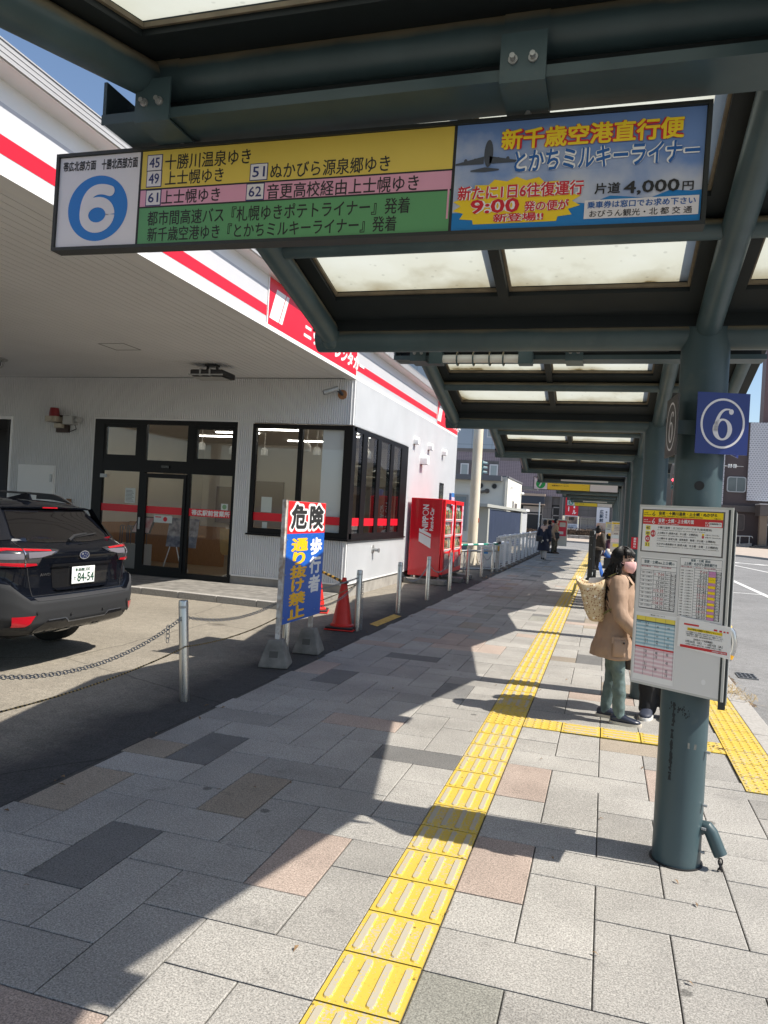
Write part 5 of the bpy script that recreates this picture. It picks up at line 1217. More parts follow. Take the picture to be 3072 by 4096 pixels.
def chain(name, p0, p1, sag, label, r=.0028, L_=.042, wid=.012, mat=None):
    p0, p1 = Vector(p0), Vector(p1); D = (p1-p0).length; n = max(4, int(D*1.02/(L_*.78)))
    mb = MB()
    def pt(u): return p0.lerp(p1, u)+Z1*(-sag*4*u*(1-u))
    for i in range(n):
        c = pt((i+.5)/n); d = (pt((i+1)/n)-pt(i/n)).normalized(); s_ = d.cross(Z1)
        if s_.length < .1: s_ = d.cross(X1)
        s_.normalize(); t_ = d.cross(s_); w_ = (s_ if i % 2 else t_)*.9+(t_ if i % 2 else s_)*.35
        w_.normalize()
        a, b = L_/2-wid, wid
        ring = [c+d*(a+b*cos(q))+w_*b*sin(q) for q in (pi/2*.99, pi/4, 0, -pi/4, -pi/2*.99)]+[c-d*(a+b*cos(q))+w_*b*sin(q) for q in (-pi/2*.99, -pi/4, 0, pi/4, pi/2*.99)]
        mb.tube(ring+[ring[0]], r, 5, cap=False)
    o = mb.build(name, mat or CHN, None)
    return tag(o, label, 'chain', 'chains between the bollards')
Bp = lambda i, z_=.65: Vector((BL[i][0]-(.045 if i == 1 else 0), BL[i][1], z_))
chain('chain', Bp(0)+Y1*.06, Bp(1)-Y1*.05, .17, 'sagging zinc chain running from the leaning bollard out of the left edge')
chain('chain', Bp(1)+Y1*.05, Bp(2)-Y1*.05, .10, 'zinc chain from the leaning bollard to behind the blue danger sign')
chain('chain', Bp(2)+Y1*.05, Bp(3)-Y1*.05, .20, 'zinc chain sagging from behind the danger sign past the red cone')
chain('chain', Bp(2, .66)+Y1*.05, Bp(3, .70)-Y1*.05, .02, 'tighter thin zinc chain in front of the red cone', r=.0024, L_=.028, wid=.009)
chain('chain', Bp(4)+Y1*.05, Bp(5)-Y1*.05, .22, 'zinc chain before the corner of the red vending machine')
chain('chain', Bp(5)+Y1*.05, Bp(6)-Y1*.05, .20, 'zinc chain in front of the red vending machine fronts')
chain('chain', Bp(8)+Y1*.05, Bp(9)-Y1*.05, .25, 'zinc chain between the last two bollards before the white fence')
chain('chain', Bp(3, .64)+X1*.05, Bp(3, .02)+X1*.055+Y1*.02, .0, 'loose zinc chain hanging straight down beside the bollard at the red cone')
chain('chain', Bp(1)+X1*.0-Y1*.22-Z1*.03, Bp(1)-Y1*.22-Z1*.16, 0, 'short loose chain end hanging left of the leaning bollard')
mb = MB()
ROPE = M('tiger_rope', (.50, .33, .07), .8, col2=(.03, .028, .02), var=.5, vscale=1)
def ropemat():
    t = ROPE.node_tree; N = t.nodes; L = t.links; b = N['Principled BSDF']; tc = N.new('ShaderNodeTexCoord'); wv = N.new('ShaderNodeTexWave'); wv.inputs['Scale'].default_value = 19; wv.bands_direction = 'DIAGONAL'
    L.new(tc.outputs['Object'], wv.inputs['Vector']); r = N.new('ShaderNodeValToRGB'); r.color_ramp.interpolation = 'CONSTANT'; r.color_ramp.elements[0].color = (.03, .028, .02, 1); r.color_ramp.elements[1].position = .45; r.color_ramp.elements[1].color = (.34, .23, .09, 1)
    L.new(wv.outputs['Fac'], r.inputs[0]); L.new(r.outputs[0], b.inputs['Base Color'])
ropemat()
def rope(pts, label):
    mb = MB(); P = []
    for a, b, sg in pts:
        a, b = Vector(a), Vector(b)
        for q in range(40):
            u = q/40; P.append(a.lerp(b, u)-Z1*sg*4*u*(1-u))
    n = len(P); tw_ = []
    for i, p in enumerate(P): tw_.append(.0055+.0012*sin(i*2.2))
    mb.tube(P, tw_, 7); return tag(mb.build('rope', ROPE), label, 'rope')
rope([((-3.12, 2.95, .40), (-3.12, 5.21, .435), .055), ((-3.12, 5.21, .435), (-3.06, 7.09, .52), .06), ((-3.06, 7.09, .52), (-3.055, 9.26, .62), .03)], 'thin black and yellow rope strung below the chains along the lot edge')

# ------------------------------------------------------------------ danger sign in concrete blocks
def cblock(x_, y_, label, rz):
    t = thing('concrete_block', label, 'concrete block', (x_, y_, 0), rz, 'concrete sign foot blocks')
    mb = MB(); b0, b1, h_ = .145, .072, .265
    def ri(b, z_): return [Vector((a*b, c*b, z_)) for a, c in ((-1, -1), (1, -1), (1, 1), (-1, 1))]
    mb.ring([ri(b0, 0), ri(b0, .025), ri(b1, h_)]); mb.build('block', CONC_D, t, local=True, bevel=.01)
    mb = MB(); z0, z1 = .10, .16; f_ = lambda z_: b0+(b1-b0)*(z_-.025)/(h_-.025)
    mb.quad(*[Vector((a, -f_(z_)-.0015, z_)) for a, z_ in ((-.045, z0), (.04, z0), (.04, z1), (-.045, z1))]); mb.build('slot', M('slot_dark', (.10, .095, .085), .95), t, local=True, smooth=False, recalc=False)
    return t
cblock(-3.06, 6.80, 'weathered concrete foot block under the near post of the danger sign', radians(14))
cblock(-3.045, 7.62, 'weathered concrete foot block under the far post of the danger sign', radians(8))
dg = thing('danger_sign', 'red and blue danger notice board with white and yellow Japanese lettering on two white posts', 'sign', (-3.045, 7.2, 0))
SX = -3.03
dsl = Vector((0, -.035, 0))
mb = MB(); mb.box(SX-.006, SX, 6.83, 7.86, .40, 1.642); mb.build('board', M('sign_back', (.5, .5, .5), .5), dg, smooth=False)
mb = MB(); mb.box(SX+.0005, SX+.002, 6.832, 7.858, 1.31, 1.640); mb.build('red_panel', M('sign_red', C_(226, 30, 36), .4), dg, smooth=False)
mb = MB(); mb.box(SX+.0005, SX+.002, 6.832, 7.858, .402, 1.3095); mb.build('blue_panel', M('danger_blue', C_(14, 92, 190), .4), dg, smooth=False)
POST = M('chipped_white_post', (.70, .69, .66), .5, var=.5, vscale=16, col2=(.32, .25, .2))
for y_, z_ in ((6.81, 1.65), (7.66, 1.3)):
    mb = MB(); mb.box(SX-.046, SX-.0065, y_-.022, y_+.022, .14, z_); mb.build('post', POST, dg, smooth=False)
for z_ in (.55, 1.05, 1.5):
    pass
o3 = Vector((SX+.0026, 0, 0)); o4 = Vector((SX+.0034, 0, 0)); YA = (0, 1, 0)
K = [('危', 6.89, 1.34, 7.345, 1.625), ('険', 7.375, 1.34, 7.825, 1.625)]
mb = MB()
for s_, a, b, c, d in K: mb.text(s_, o3, YA, Z1, a-.02, b-.014, c+.02, d+.014, .085, 3)
mb.build('lettering_outline', PW_, dg, smooth=False, recalc=False)
mb = MB()
for s_, a, b, c, d in K: mb.text(s_, o4, YA, Z1, a+.02, b+.012, c-.02, d-.012, .045, 3)
mb.build('lettering', INK, dg, smooth=False, recalc=False)
mb = MB()
for i, s_ in enumerate('歩行者'): mb.text(s_, o3, YA, Z1, 7.46, 1.07-i*.205, 7.80, 1.262-i*.205, .045, 3)
mb.build('lettering', PW_, dg, smooth=False, recalc=False)
mb = MB()
for i, s_ in enumerate('通り抜け禁止'): mb.text(s_, o3, YA, Z1, 6.955+(.05 if s_ in 'りけ' else 0), 1.125-i*.140, 7.40-(.06 if s_ in 'りけ' else 0), 1.262-i*.140, .045, 3)
mb.build('lettering', M('danger_yellow', C_(250, 190, 14), .45), dg, smooth=False, recalc=False)
mb = MB()
for y_ in (6.842, 7.67):
    for z_ in (.47, .9, 1.25): mb.tube([(SX, y_, z_), (SX+.006, y_, z_)], .007, 8)
mb.build('screw', ZINC, dg)

# ------------------------------------------------------------------ cones and tiger bar
CONER = M('cone_red', C_(214, 40, 28), .45, var=.12, vscale=6)
def cone(x_, y_, label, rz):
    t = thing('traffic_cone', label, 'traffic cone', (x_, y_, 0), rz, 'red traffic cones')
    mb = MB(); mb.lathe([(.155, .045), (.155, .06), (.132, .075), (.030, .665), (.026, .68), (.0, .682)], n=32, cap=False); mb.build('cone', CONER, t, local=True)
    mb = MB(); mb.box(-.185, .185, -.185, .185, .018, .045); mb.build('rubber_weight', BLACK, t, local=True, bevel=.012)
    mb = MB(); mb.box(-.195, .195, -.195, .195, .0, .0175); mb.build('base', CONER, t, local=True, bevel=.008)
    return t
cone(-3.27, 9.32, 'red traffic cone standing beside a bollard at the sidewalk edge', .1)
cone(-4.16, 10.62, 'red traffic cone mostly hidden behind the blue danger sign', .3)
tbar = thing('cone_bar', 'yellow and black striped bar resting across two red cones', 'cone bar', (-3.7, 10.0, .6))
a, b = Vector((-3.27, 9.32, .615)), Vector((-4.16, 10.62, .635)); n = 12
for col, par in ((M('bar_yellow', C_(226, 170, 40), .5), 0), (BLACK, 1)):
    mb = MB()
    for i in range(n):
        if i % 2 == par: mb.cyl(a.lerp(b, i/n), a.lerp(b, (i+1)/n), .019, n=12)
    mb.build('stripe', col, tbar, each=True)
mb = MB()
for p in (a, b): mb.tube([p+Vector((.05*cos(q), .05*sin(q), 0)) for q in [2*pi*k/14 for k in range(15)]], .012, 6)
mb.build('loop', BLACK, tbar)

# ------------------------------------------------------------------ vending machines
VR = M('vending_red', C_(206, 12, 34), .18, var=.05, vscale=2, coat=.5); VRB = M('vending_bright_red', C_(240, 24, 36), .3)
PLG = glass('plastic_window', (.96, .97, .97), .05)
def vending(y0, label, logo):
    wY, dX, z0, z1 = 1.02, .80, .17, 1.93; xf = -3.46
    t = thing('vending_machine', label, 'vending machine', (xf-dX/2, y0+wY/2, 0), 0, 'red vending machines against the office wall')
    mb = MB(); mb.box(xf-dX, xf-.065, y0, y0+wY, z0, z1); mb.build('cabinet', VR, t, bevel=.012)
    mb = MB()   # door with three display openings
    yb, yt = y0+.01, y0+wY-.01; rows = [(1.49, 1.83), (1.13, 1.42), (.80, 1.06)]; ya, yz = y0+.075, y0+wY-.20
    mb.box(xf-.06, xf, yb, ya, z0+.05, z1-.01); mb.box(xf-.06, xf, yz, yt, z0+.05, z1-.01)
    zz = [z1-.01]+[q for r in rows for q in (r[1], r[0])]+[z0+.05]
    for i in range(0, len(zz), 2): mb.box(xf-.06, xf, ya, yz, zz[i+1], zz[i])
    d = mb.build('front_door', VRB, t, bevel=.006)
    mb = MB(); mb.box(xf-.064, xf-.0605, ya, yz, .75, 1.86); mb.build('display_back', M('display_white', (.62, .66, .68), .6), d, smooth=False)
    mb = MB(); 
    for a, b in rows: mb.quad((xf-.006, ya, a), (xf-.006, yz, a), (xf-.006, yz, b), (xf-.006, ya, b))
    mb.build('display_window', PLG, d, smooth=False, recalc=False)
    mb = MB()
    for a, b in rows: mb.box(xf-.05, xf+.004, ya, yz, a-.055, a-.004)
    mb.build('price_strip', M('strip_white', (.72, .72, .72), .4), d, smooth=False)
    mb = MB()
    for a, b in rows:
        for k in range(9): mb.box(xf+.0045, xf+.007, ya+.02+k*.08, ya+.065+k*.08, a-.045, a-.022)
    mb.build('button', M('button_dark', (.12, .13, .15), .4), d, smooth=False)
    cols = [(.75, .1, .08), (.75, .55, .1), (.15, .42, .18), (.08, .18, .5), (.5, .3, .12), (.72, .74, .7), (.05, .05, .06), (.65, .5, .3), (.30, .55, .2)]
    rg = random.Random(int(y0*10))
    for ci in range(6):
        mb = MB()
        for ri, (a, b) in enumerate(rows):
            for k in range(9):
                if rg.randrange(6) != ci and (k+ri*2) % 6 != ci: continue
                yy = ya+.045+k*.083; h_ = min(b-a-.03, rg.uniform(.15, .22)); r = .028
                mb.lathe([(r, a), (r, a+h_*.62), (r*.8, a+h_*.75), (r*.4, a+h_*.88), (r*.42, a+h_), (0, a+h_)], (xf-.034, yy, 0), n=9)
        if mb.v: mb.build('drink_bottle', M('drink_%d' % ci, cols[(ci*2+int(y0)) % 9], .3), t)
    mb = MB(); mb.box(xf+.0005, xf+.012, y0+.10, y0+wY-.42, .32, .70); mb.build('lower_panel', M('panel_maroon', C_(130, 24, 40), .12, coat=.6), d, bevel=.02)
    mb = MB(); mb.box(xf+.0005, xf+.035, y0+wY-.37, y0+wY-.12, .60, .78); mb.build('coin_panel', VR, d, bevel=.02)
    mb = MB(); mb.box(xf+.0352, xf+.042, y0+wY-.34, y0+wY-.27, .64, .74); mb.box(xf+.0005, xf+.01, y0+wY-.36, y0+wY-.16, .33, .56); mb.build('delivery_flap', M('flap_grey', (.42, .40, .35), .3), d, bevel=.01)
    mb = MB(); mb.tube([(xf+.03, y0+wY-.2, .68), (xf+.045, y0+wY-.2, .68)], .035, 14); mb.build('coin_return', M('coin_gold', (.5, .3, .08), .4), d)
    mb = MB(); mb.box(xf-.2, xf-.01, y0+.03, y0+wY-.03, z0+.005, z0+.045); mb.build('kick_plate', BLKP, t, smooth=False)
    mb = MB()
    for yy in (y0+.08, y0+wY-.08):
        for xx in (xf-dX+.08, xf-.10): mb.cyl((xx, yy, .115), (xx, yy, z0+.004), .02, n=10); mb.cyl((xx, yy, .115), (xx, yy, .125), .045, n=12)
    mb.build('foot', ZINC, t)
    mb = MB(); mb.box(xf+.0005, xf+.004, y0+wY-.18, y0+wY-.03, 1.10, 1.82); mb.build('side_banner', M('banner_print', (.74, .70, .74), .5, col2=(.6, .1, .25), var=.5, vscale=12), d, smooth=False)
    if logo:
        o = Vector((0, y0-.0015, 0)); mb = MB()
        xa = xf-dX
        # slanted flag emblem, then the vertical company lettering
        def q4(pts): mb.quad(*[o+X1*(xa+a)+Z1*b for a, b in pts])
        q4([(.22, .95), (.50, .80), (.50, 1.03), (.22, 1.15)]); q4([(.22, 1.17), (.50, 1.055), (.50, 1.125), (.22, 1.245)])
        mb.build('emblem', WHITE, t, smooth=False, recalc=False)
        mb = MB(); mb.text('NIPP', o, Z1, -X1, 1.20, -(xa+.42), 1.525, -(xa+.28), .035, 3); mb.text('N', o, Z1, -X1, 1.68, -(xa+.42), 1.785, -(xa+.28), .035, 3)
        mb.annulus(o, Z1, -X1, 1.603, -(xa+.35), .066, .070, .014, 36)
        mb.text('Rent-A-Car', o, Z1, -X1, 1.20, -(xa+.545), 1.72, -(xa+.455), .03, 3)
        mb.build('lettering', WHITE, t, smooth=False, recalc=False)
    return t
v1 = vending(16.42, 'nearer red vending machine with white lettering and slanted bars on its side', True)
v2 = vending(17.62, 'farther red vending machine, its side hidden by the nearer one', False)
sg_ = thing('topper_sign', 'small blue promotional topper card on the vending machine front', 'card', (-3.50, 17.25, 1.95))
mb = MB(); mb.box(-3.475, -3.465, 17.08, 17.36, 1.80, 2.10); mb.box(-3.53, -3.475, 17.07, 17.08, 1.90, 2.09); mb.build('card', M('card_blue', C_(60, 120, 190), .5), sg_, bevel=.004)
mb = MB(); mb.box(-3.4645, -3.463, 17.05, 17.40, 1.815, 1.90); mb.box(-3.4645, -3.463, 17.05, 17.40, 1.92, 2.0); mb.build('print', M('card_print', C_(220, 214, 230), .5, col2=(.6, .25, .4), var=.3, vscale=20), sg_, smooth=False)
for i, (x_, y_, lx, lb) in enumerate(((-3.84, 16.36, .46, 'long grey concrete footing under the near edge of the vending machines'), (-3.50, 17.40, .30, 'middle grey concrete footing under the vending machines'), (-3.48, 18.5, .30, 'farthest grey concrete footing under the vending machines'))):
    t = thing('concrete_footing', lb, 'concrete footing', (x_, y_, 0), 0, 'vending machine footings')
    mb = MB(); mb.box(-lx, lx+.02, -.12, .22, 0, .115); mb.build('block', CONC_D, t, local=True, bevel=.015)
    mb = MB(); mb.box(lx+.0205, lx+.022, -.08, -.05, .03, .07); mb.box(lx+.0205, lx+.022, .12, .15, .03, .07); mb.build('slot', M('slot_dark', 0), t, local=True, smooth=False)
# ------------------------------------------------------------------ parked estate car, rear towards the sidewalk
XR_, CY_ = -4.60, 5.92
car = thing('parked_car', 'glossy black estate car parked with its rear towards the sidewalk, grey lower bumper', 'car', (XR_-2.2, CY_, 0))
CPAINT = M('black_car_paint', (.004, .005, .008), .05, spec=.2); CLAD = M('grey_cladding', (.030, .031, .033), .6, bump=.05, bscale=400, spec=.25)
CGLASS = M('tinted_car_glass', (.004, .004, .005), .03, spec=.7, coat=.5); GLOSSBLK = M('gloss_black_trim', (.01, .01, .011), .12); MATBLK = M('matt_black_trim', (.018, .018, .019), .6)
LRED = M('tail_lens_red', (.46, .008, .018), .12, coat=.6); LCLR = M('tail_lens_clear', (.14, .13, .15), .25); LDK = M('tail_lens_dark', (.03, .028, .03), .1, coat=.8); CHR = M('car_chrome', (.7, .7, .7), .08, 1.)
ST = [  # z, rear set-back, front end, half width, corner radius
 (.33, .16, 4.50, .74, .24), (.38, .05, 4.58, .86, .27), (.45, .012, 4.63, .898, .28), (.55, .0, 4.66, .905, .28), (.635, .004, 4.66, .905, .28), (.652, .035, 4.66, .905, .27), (.67, .085, 4.65, .905, .26),
 (.74, .098, 4.63, .90, .26), (.85, .10, 4.58, .895, .26), (.92, .095, 4.45, .89, .25), (.97, .088, 3.90, .888, .25), (1.02, .085, 3.45, .885, .25), (1.06, .095, 3.28, .88, .24), (1.09, .14, 3.18, .87, .22), (1.115, .215, 3.12, .86, .20), (1.14, .27, 3.05, .845, .18), (1.20, .325, 2.93, .81, .17), (1.30, .415, 2.7, .745, .16), (1.38, .49, 2.5, .695, .15), (1.425, .53, 2.36, .665, .15), (1.455, .56, 2.22, .635, .16), (1.48, .64, 2.05, .585, .2), (1.50, .80, 1.9, .50, .3), (1.51, 1.0, 1.75, .38, .3)]
def SP_(z):
    for a, b in zip(ST, ST[1:]):
        if a[0] <= z <= b[0]:
            u = (z-a[0])/(b[0]-a[0]); return [a[i]+(b[i]-a[i])*u for i in range(1, 5)]
    return list((ST[0] if z < ST[0][0] else ST[-1])[1:])
def cb(z):   # bow of the rear face in plan
    return .06 if z < 1.1 else .05
def rear(y, z):
    xr, xf, w, rc = SP_(z); ay = abs(y); x = xr+cb(z)*(ay/w)**2
    k = w-rc
    if ay > k: x += rc-sqrt(max(0, rc*rc-min(ay-k, rc*.999)**2))
    return x
def outline(z, n=21):
    xr, xf, w, rc = SP_(z); pts = []
    for i in range(n+1):      # rear from right to left
        y = w*.9995*sin(pi/2*(1-2*i/n)); pts.append((rear(y, z), y))
    m_ = 12
    xa = rear(-w*.9995, z)
    for i in range(1, m_): u = i/m_; pts.append((xa+(xf-.35-xa)*u, -w*(1-.03*max(0, u-.75)/.25)))
    for i in range(0, 9): y = -w*.97+2*w*.97*i/8; pts.append((xf-.35*(abs(y)/(w*.97))**3, y))
    for i in range(1, m_): u = 1-i/m_; pts.append((xa+(xf-.35-xa)*u, w*(1-.03*max(0, u-.75)/.25)))
    return pts
def CW(x, y, z): return Vector((XR_-x, CY_+y, z))
# the car's own frame: x forward from the rear bumper, y positive to the right
def zb_edge(y, x):
    u_ = max(0, min(1, (abs(y)-.66)/.19)); e = .652+.15*u_*u_*(3-2*u_)
    return e if x < .45 else max(.50, e-(x-.45)*1.1)
def warp(z, e): return .33+(z-.33)*(e-.33)/.322 if z <= .652 else (e+(z-.652)*(1.0-e)/.348 if z < 1.0 else z)
zs_ = [.33+.322*i/24 for i in range(24)]+[.652+.348*i/22 for i in range(22)]+[1.0+.51*i/36 for i in range(37)]
EDG = [zb_edge(y, x) for x, y in outline(.652)]
rings = []
for z in zs_:
    row = []; OUT_ = outline(z)
    for j in range(len(EDG)):
        zz_ = warp(z, EDG[j]); p_ = OUT_[j]; row.append(CW(p_[0], p_[1], zz_))
    rings.append(row)
top = [[CW(1.0+(x-1.0)*.6, y*.6, 1.514) for x, y in outline(1.51)], [CW(1.3+(x-1.3)*.1, y*.1, 1.516) for x, y in outline(1.51)]]
bodyf, cladf = [], []
N = len(rings[0]); V_ = [p for r in rings+top for p in r]; R_ = len(rings+top)
for i in range(R_-1):
    for j in range(N):
        k = (j+1) % N; f = (i*N+j, i*N+k, (i+1)*N+k, (i+1)*N+j)
        (cladf if i < 24 else bodyf).append(f)
bodyf.append(tuple((R_-1)*N+j for j in range(N))); cladf.append(tuple(j for j in range(N-1, -1, -1)))
for nm, fs, mt in (('body', bodyf, CPAINT), ('bumper', cladf, CLAD)):
    mb = MB(); used = sorted({i for f in fs for i in f}); mp = {v: i for i, v in enumerate(used)}
    mb.add([V_[i] for i in used], [tuple(mp[i] for i in f) for f in fs]); o = mb.build(nm, mt, car, ang=32)
    if nm == 'bumper': bump_ = o
    else: body_ = o
def drape(name, polys, mat, par, off=.004, cuts=5, side=None, sm=True):
    bm = bmesh.new()
    for p in polys:
        f = bm.faces.new([bm.verts.new((a, b, 0)) for a, b in p])
    bmesh.ops.triangulate(bm, faces=bm.faces[:])
    for _ in range(cuts):
        es = [e for e in bm.edges if e.calc_length() > .035]
        if not es: break
        bmesh.ops.subdivide_edges(bm, edges=es, cuts=1); bmesh.ops.triangulate(bm, faces=bm.faces[:])
    mb = MB(); vs = []
    bm.verts.index_update()
    for v in bm.verts:
        a, b = v.co.x, v.co.y
        if side is None:
            e = .012; dz = (rear(a, b+e)-rear(a, b-e))/(2*e); dy = (rear(min(.88, a+e), b)-rear(max(-.88, a-e), b))/(2*e); n = Vector((-1, dy, dz)).normalized()
            vs.append(CW(rear(a, b)+n.x*off, a+n.y*off, b+n.z*off))
        else:
            vs.append(CW(a, side*(SP_(b)[2]+off), b))
    mb.add(vs, [tuple(q.index for q in f.verts) for f in bm.faces]); bm.free()
    return mb.build(name, mat, par, ang=50)
def sm(pts, mirror=False): return [(-a if mirror else a, b) for a, b in pts]
# rear window
rw = drape('rear_window', [[(-.60, 1.145), (-.30, 1.128), (.30, 1.128), (.60, 1.145), (.62, 1.20), (.56, 1.33), (.515, 1.415), (.25, 1.428), (-.25, 1.428), (-.515, 1.415), (-.56, 1.33), (-.62, 1.20)]], CGLASS, car)
# tailgate shut lines, trims
tg = drape('tailgate_trim', [[(-.50, 1.005), (.50, 1.005), (.50, 1.018), (-.50, 1.018)]], GLOSSBLK, car, .003)
drape('tailgate_seam', [[(-.605, .68), (-.598, .68), (-.66, .93), (-.667, .93)], [(.598, .68), (.605, .68), (.667, .93), (.66, .93)], [(-.60, .675), (.60, .675), (.60, .682), (-.60, .682)], [(-.665, 1.105), (-.657, 1.105), (-.63, 1.42), (-.638, 1.42)], [(.657, 1.105), (.665, 1.105), (.638, 1.42), (.63, 1.42)]], MATBLK, body_, .002)
drape('sill_plate', [[(-.60, .640), (.60, .640), (.60, .664), (-.60, .664)]], M('sill_plastic', (.04, .04, .042), .45), bump_, .004)
# lamps
for s_, nm in ((-1, 'left'), (1, 'right')):
    mir = s_ > 0
    f_ = (lambda p: sm(p, mir))
    tl = drape('tail_light', [f_([(-.893, .94), (-.893, 1.085), (-.80, 1.098), (-.33, 1.078), (-.30, 1.070), (-.40, 1.03), (-.52, 1.012), (-.56, .945), (-.70, .935)])], LDK, car, .006)
    drape('red_lens', [f_([(-.893, .955), (-.893, 1.08), (-.865, 1.082), (-.862, .975), (-.70, .972), (-.64, .968), (-.58, .966), (-.565, .948), (-.70, .940)]), f_([(-.865, 1.06), (-.865, 1.084), (-.80, 1.092), (-.40, 1.074), (-.40, 1.062), (-.80, 1.074)])], LRED, tl, .009)
    drape('clear_lens', [f_([(-.66, 1.058), (-.36, 1.060), (-.42, 1.035), (-.53, 1.016), (-.66, 1.012)]), f_([(-.85, 1.0), (-.85, 1.05), (-.70, 1.05), (-.70, 1.005)])], LCLR, tl, .009)
    drape('chrome_edge', [f_([(-.693, .938), (-.693, 1.088), (-.683, 1.088), (-.683, .938)])], CHR, tl, .0105)
    rf = drape('reflector', [f_([(-.80, .435), (-.81, .522), (-.64, .525), (-.675, .46), (-.71, .434)])], LRED, car, .005)
    drape('reflector_surround', [f_([(-.83, .412), (-.83, .43), (-.705, .428), (-.62, .525), (-.62, .54), (-.605, .54), (-.69, .408)])], MATBLK, bump_, .004)
# lower black skirt and silver skid panel
drape('lower_skirt', [[(-.58, .345), (-.62, .40), (-.50, .475), (-.30, .475), (-.25, .44), (.25, .44), (.30, .475), (.50, .475), (.62, .40), (.58, .345)]], GLOSSBLK, bump_, .012)
drape('skirt_edge', [[(-.50, .470), (-.30, .470), (-.25, .435), (.25, .435), (.30, .470), (.50, .470), (.50, .480), (.296, .480), (.246, .446), (-.246, .446), (-.296, .480), (-.50, .480)]], M('steel_blue_edge', (.16, .17, .19), .25, .6), bump_, .016)
drape('skid_panel', [[(-.30, .345), (-.28, .375), (-.15, .378), (-.15, .347)], [(.15, .347), (.15, .378), (.28, .375), (.30, .345)]], ZINC, bump_, .018)
mb = MB()
for y_ in (-.62, -.22, .22, .62):
    p = CW(rear(y_, .55)-.001, y_, .55 if abs(y_) > .5 else .50); mb.tube([p+X1*.0, p+X1*.004], .012, 12)
mb.build('parking_sensor', MATBLK, bump_)
mb = MB(); p = -.36; mb.rect(CW(rear(-.42, .58)-.002, -.42, .58), Y1, Z1, -.05, -.05, .05, .05)
# number plate in its recess
drape('plate_recess', [[(-.40, .94), (.40, .94), (.37, .745), (.33, .715), (-.33, .715), (-.37, .745)]], GLOSSBLK, car, .0035)
drape('recess_lip', [[(-.37, .733), (.37, .733), (.33, .710), (-.33, .710)]], CPAINT, body_, .02)
drape('recess_lid', [[(-.41, .955), (.41, .955), (.40, .930), (-.40, .930)]], GLOSSBLK, body_, .022)
pc = CW(rear(0, .83)-.022, 0, .835)
np_ = MB(); np_.box(pc.x-.004, pc.x+.003, pc.y-.158, pc.y+.158, pc.z-.079, pc.z+.079); plt = np_.build('number_plate', M('plate_white', (.78, .80, .78), .4), car, bevel=.003)
o = Vector((pc.x+.0045, pc.y, pc.z)); DG = M('plate_green', (.02, .07, .045), .5)
mb = MB(); mb.text('84-54', o, YA, Z1, -.085, -.062, .145, .022, .02, 3); mb.text('わ', o, YA, Z1, -.135, -.045, -.10, -.008, .01, 2); mb.text('函館', o, YA, Z1, -.075, .034, .01, .066, .02, 2); mb.text('300', o, YA, Z1, .02, .034, .085, .066, .01, 2)
mb.disc(o, YA, Z1, -.10, .05, .014, .014, 16)
mb.build('lettering', DG, plt, smooth=False, recalc=False)
# badges
pe = CW(rear(0, 1.02)-.004, 0, 1.02); o = pe.copy(); mb = MB(); mb.annulus(o+X1*.006, YA, Z1, 0, 0, .068, .040, .007, 32); em = mb.build('emblem', CHR, car, smooth=False, recalc=False)
mb = MB(); mb.disc(o+X1*.004, YA, Z1, 0, 0, .066, .038, 32); mb.build('emblem_field', M('emblem_blue', (.01, .018, .06), .15), em, smooth=False, recalc=False)
mb = MB()
for sx, sy, r in ((-.026, .010, .016), (.012, .016, .008), (.034, .006, .008), (.0, -.008, .008), (.022, -.014, .008), (-.016, -.022, .007)):
    mb.quad(*[o+X1*.007+Y1*(sx+r*(1 if q % 2 == 0 else .35)*1.25*cos(pi*q/4))+Z1*(sy+r*(1 if q % 2 == 0 else .35)*sin(pi*q/4)) for q in range(8)])
mb.build('emblem_star', CHR, em, smooth=False, recalc=False)
pb = CW(rear(-.50, .86)-.004, -.50, .86); mb = MB(); mb.text('AWD', pb, (-rear(-.45, .86)+rear(-.55, .86), .1, 0), Z1, -.2, -.012, 1.0, .014, .03, 2); mb.build('badge', CHR, car, smooth=False, recalc=False)
# spoiler with brake light, roof rails, fin, wiper
mb = MB(); A, B = [], []
for i in range(17):
    y = -.62+1.24*i/16; e = abs(y)/.62; xr_ = .50+.05*e*e
    A.append([CW(xr_, y, 1.432-.012*e*e), CW(xr_-.004, y, 1.447-.012*e*e), CW(xr_+.12, y, 1.476-.022*e*e), CW(xr_+.26, y, 1.498-.03*e*e), CW(xr_+.26, y, 1.46-.02*e*e)])
mb.ring(A); spo = mb.build('spoiler', CPAINT, car, ang=40)
mb = MB(); mb.ring([[CW(.494+.05*(y/.62)**2, y, z) for z in (1.434, 1.445)]+[CW(.51, y, z) for z in (1.445, 1.434)] for y in (-.10, -.05, 0, .05, .10)]); mb.build('brake_light', LRED, spo, smooth=False)
for s_ in (-1, 1):
    mb = MB(); mb.ring([[CW(*p) for p in r] for r in ([(.50, s_*.615, 1.44), (.55, s_*.66, 1.43), (.56, s_*.62, 1.43)], [(.40, s_*.635, 1.30), (.50, s_*.735, 1.28), (.52, s_*.68, 1.28)], [(.31, s_*.665, 1.165), (.36, s_*.80, 1.15), (.38, s_*.72, 1.15)])]); mb.build('window_fin', GLOSSBLK, car, ang=50)
    mb = MB(); mb.ring([[CW(*p) for p in r] for r in ([(.305, s_*.60, 1.162), (.30, s_*.665, 1.172), (.31, s_*.665, 1.150), (.315, s_*.60, 1.145)], [(.300, s_*.56, 1.156), (.295, s_*.60, 1.166), (.305, s_*.60, 1.146), (.31, s_*.56, 1.143)])]); mb.build('fin_tip', M('fin_tip_white', (.7, .7, .7), .4) if s_ < 0 else LRED, car, smooth=False)  # left fin tip coloured white, right one lens red
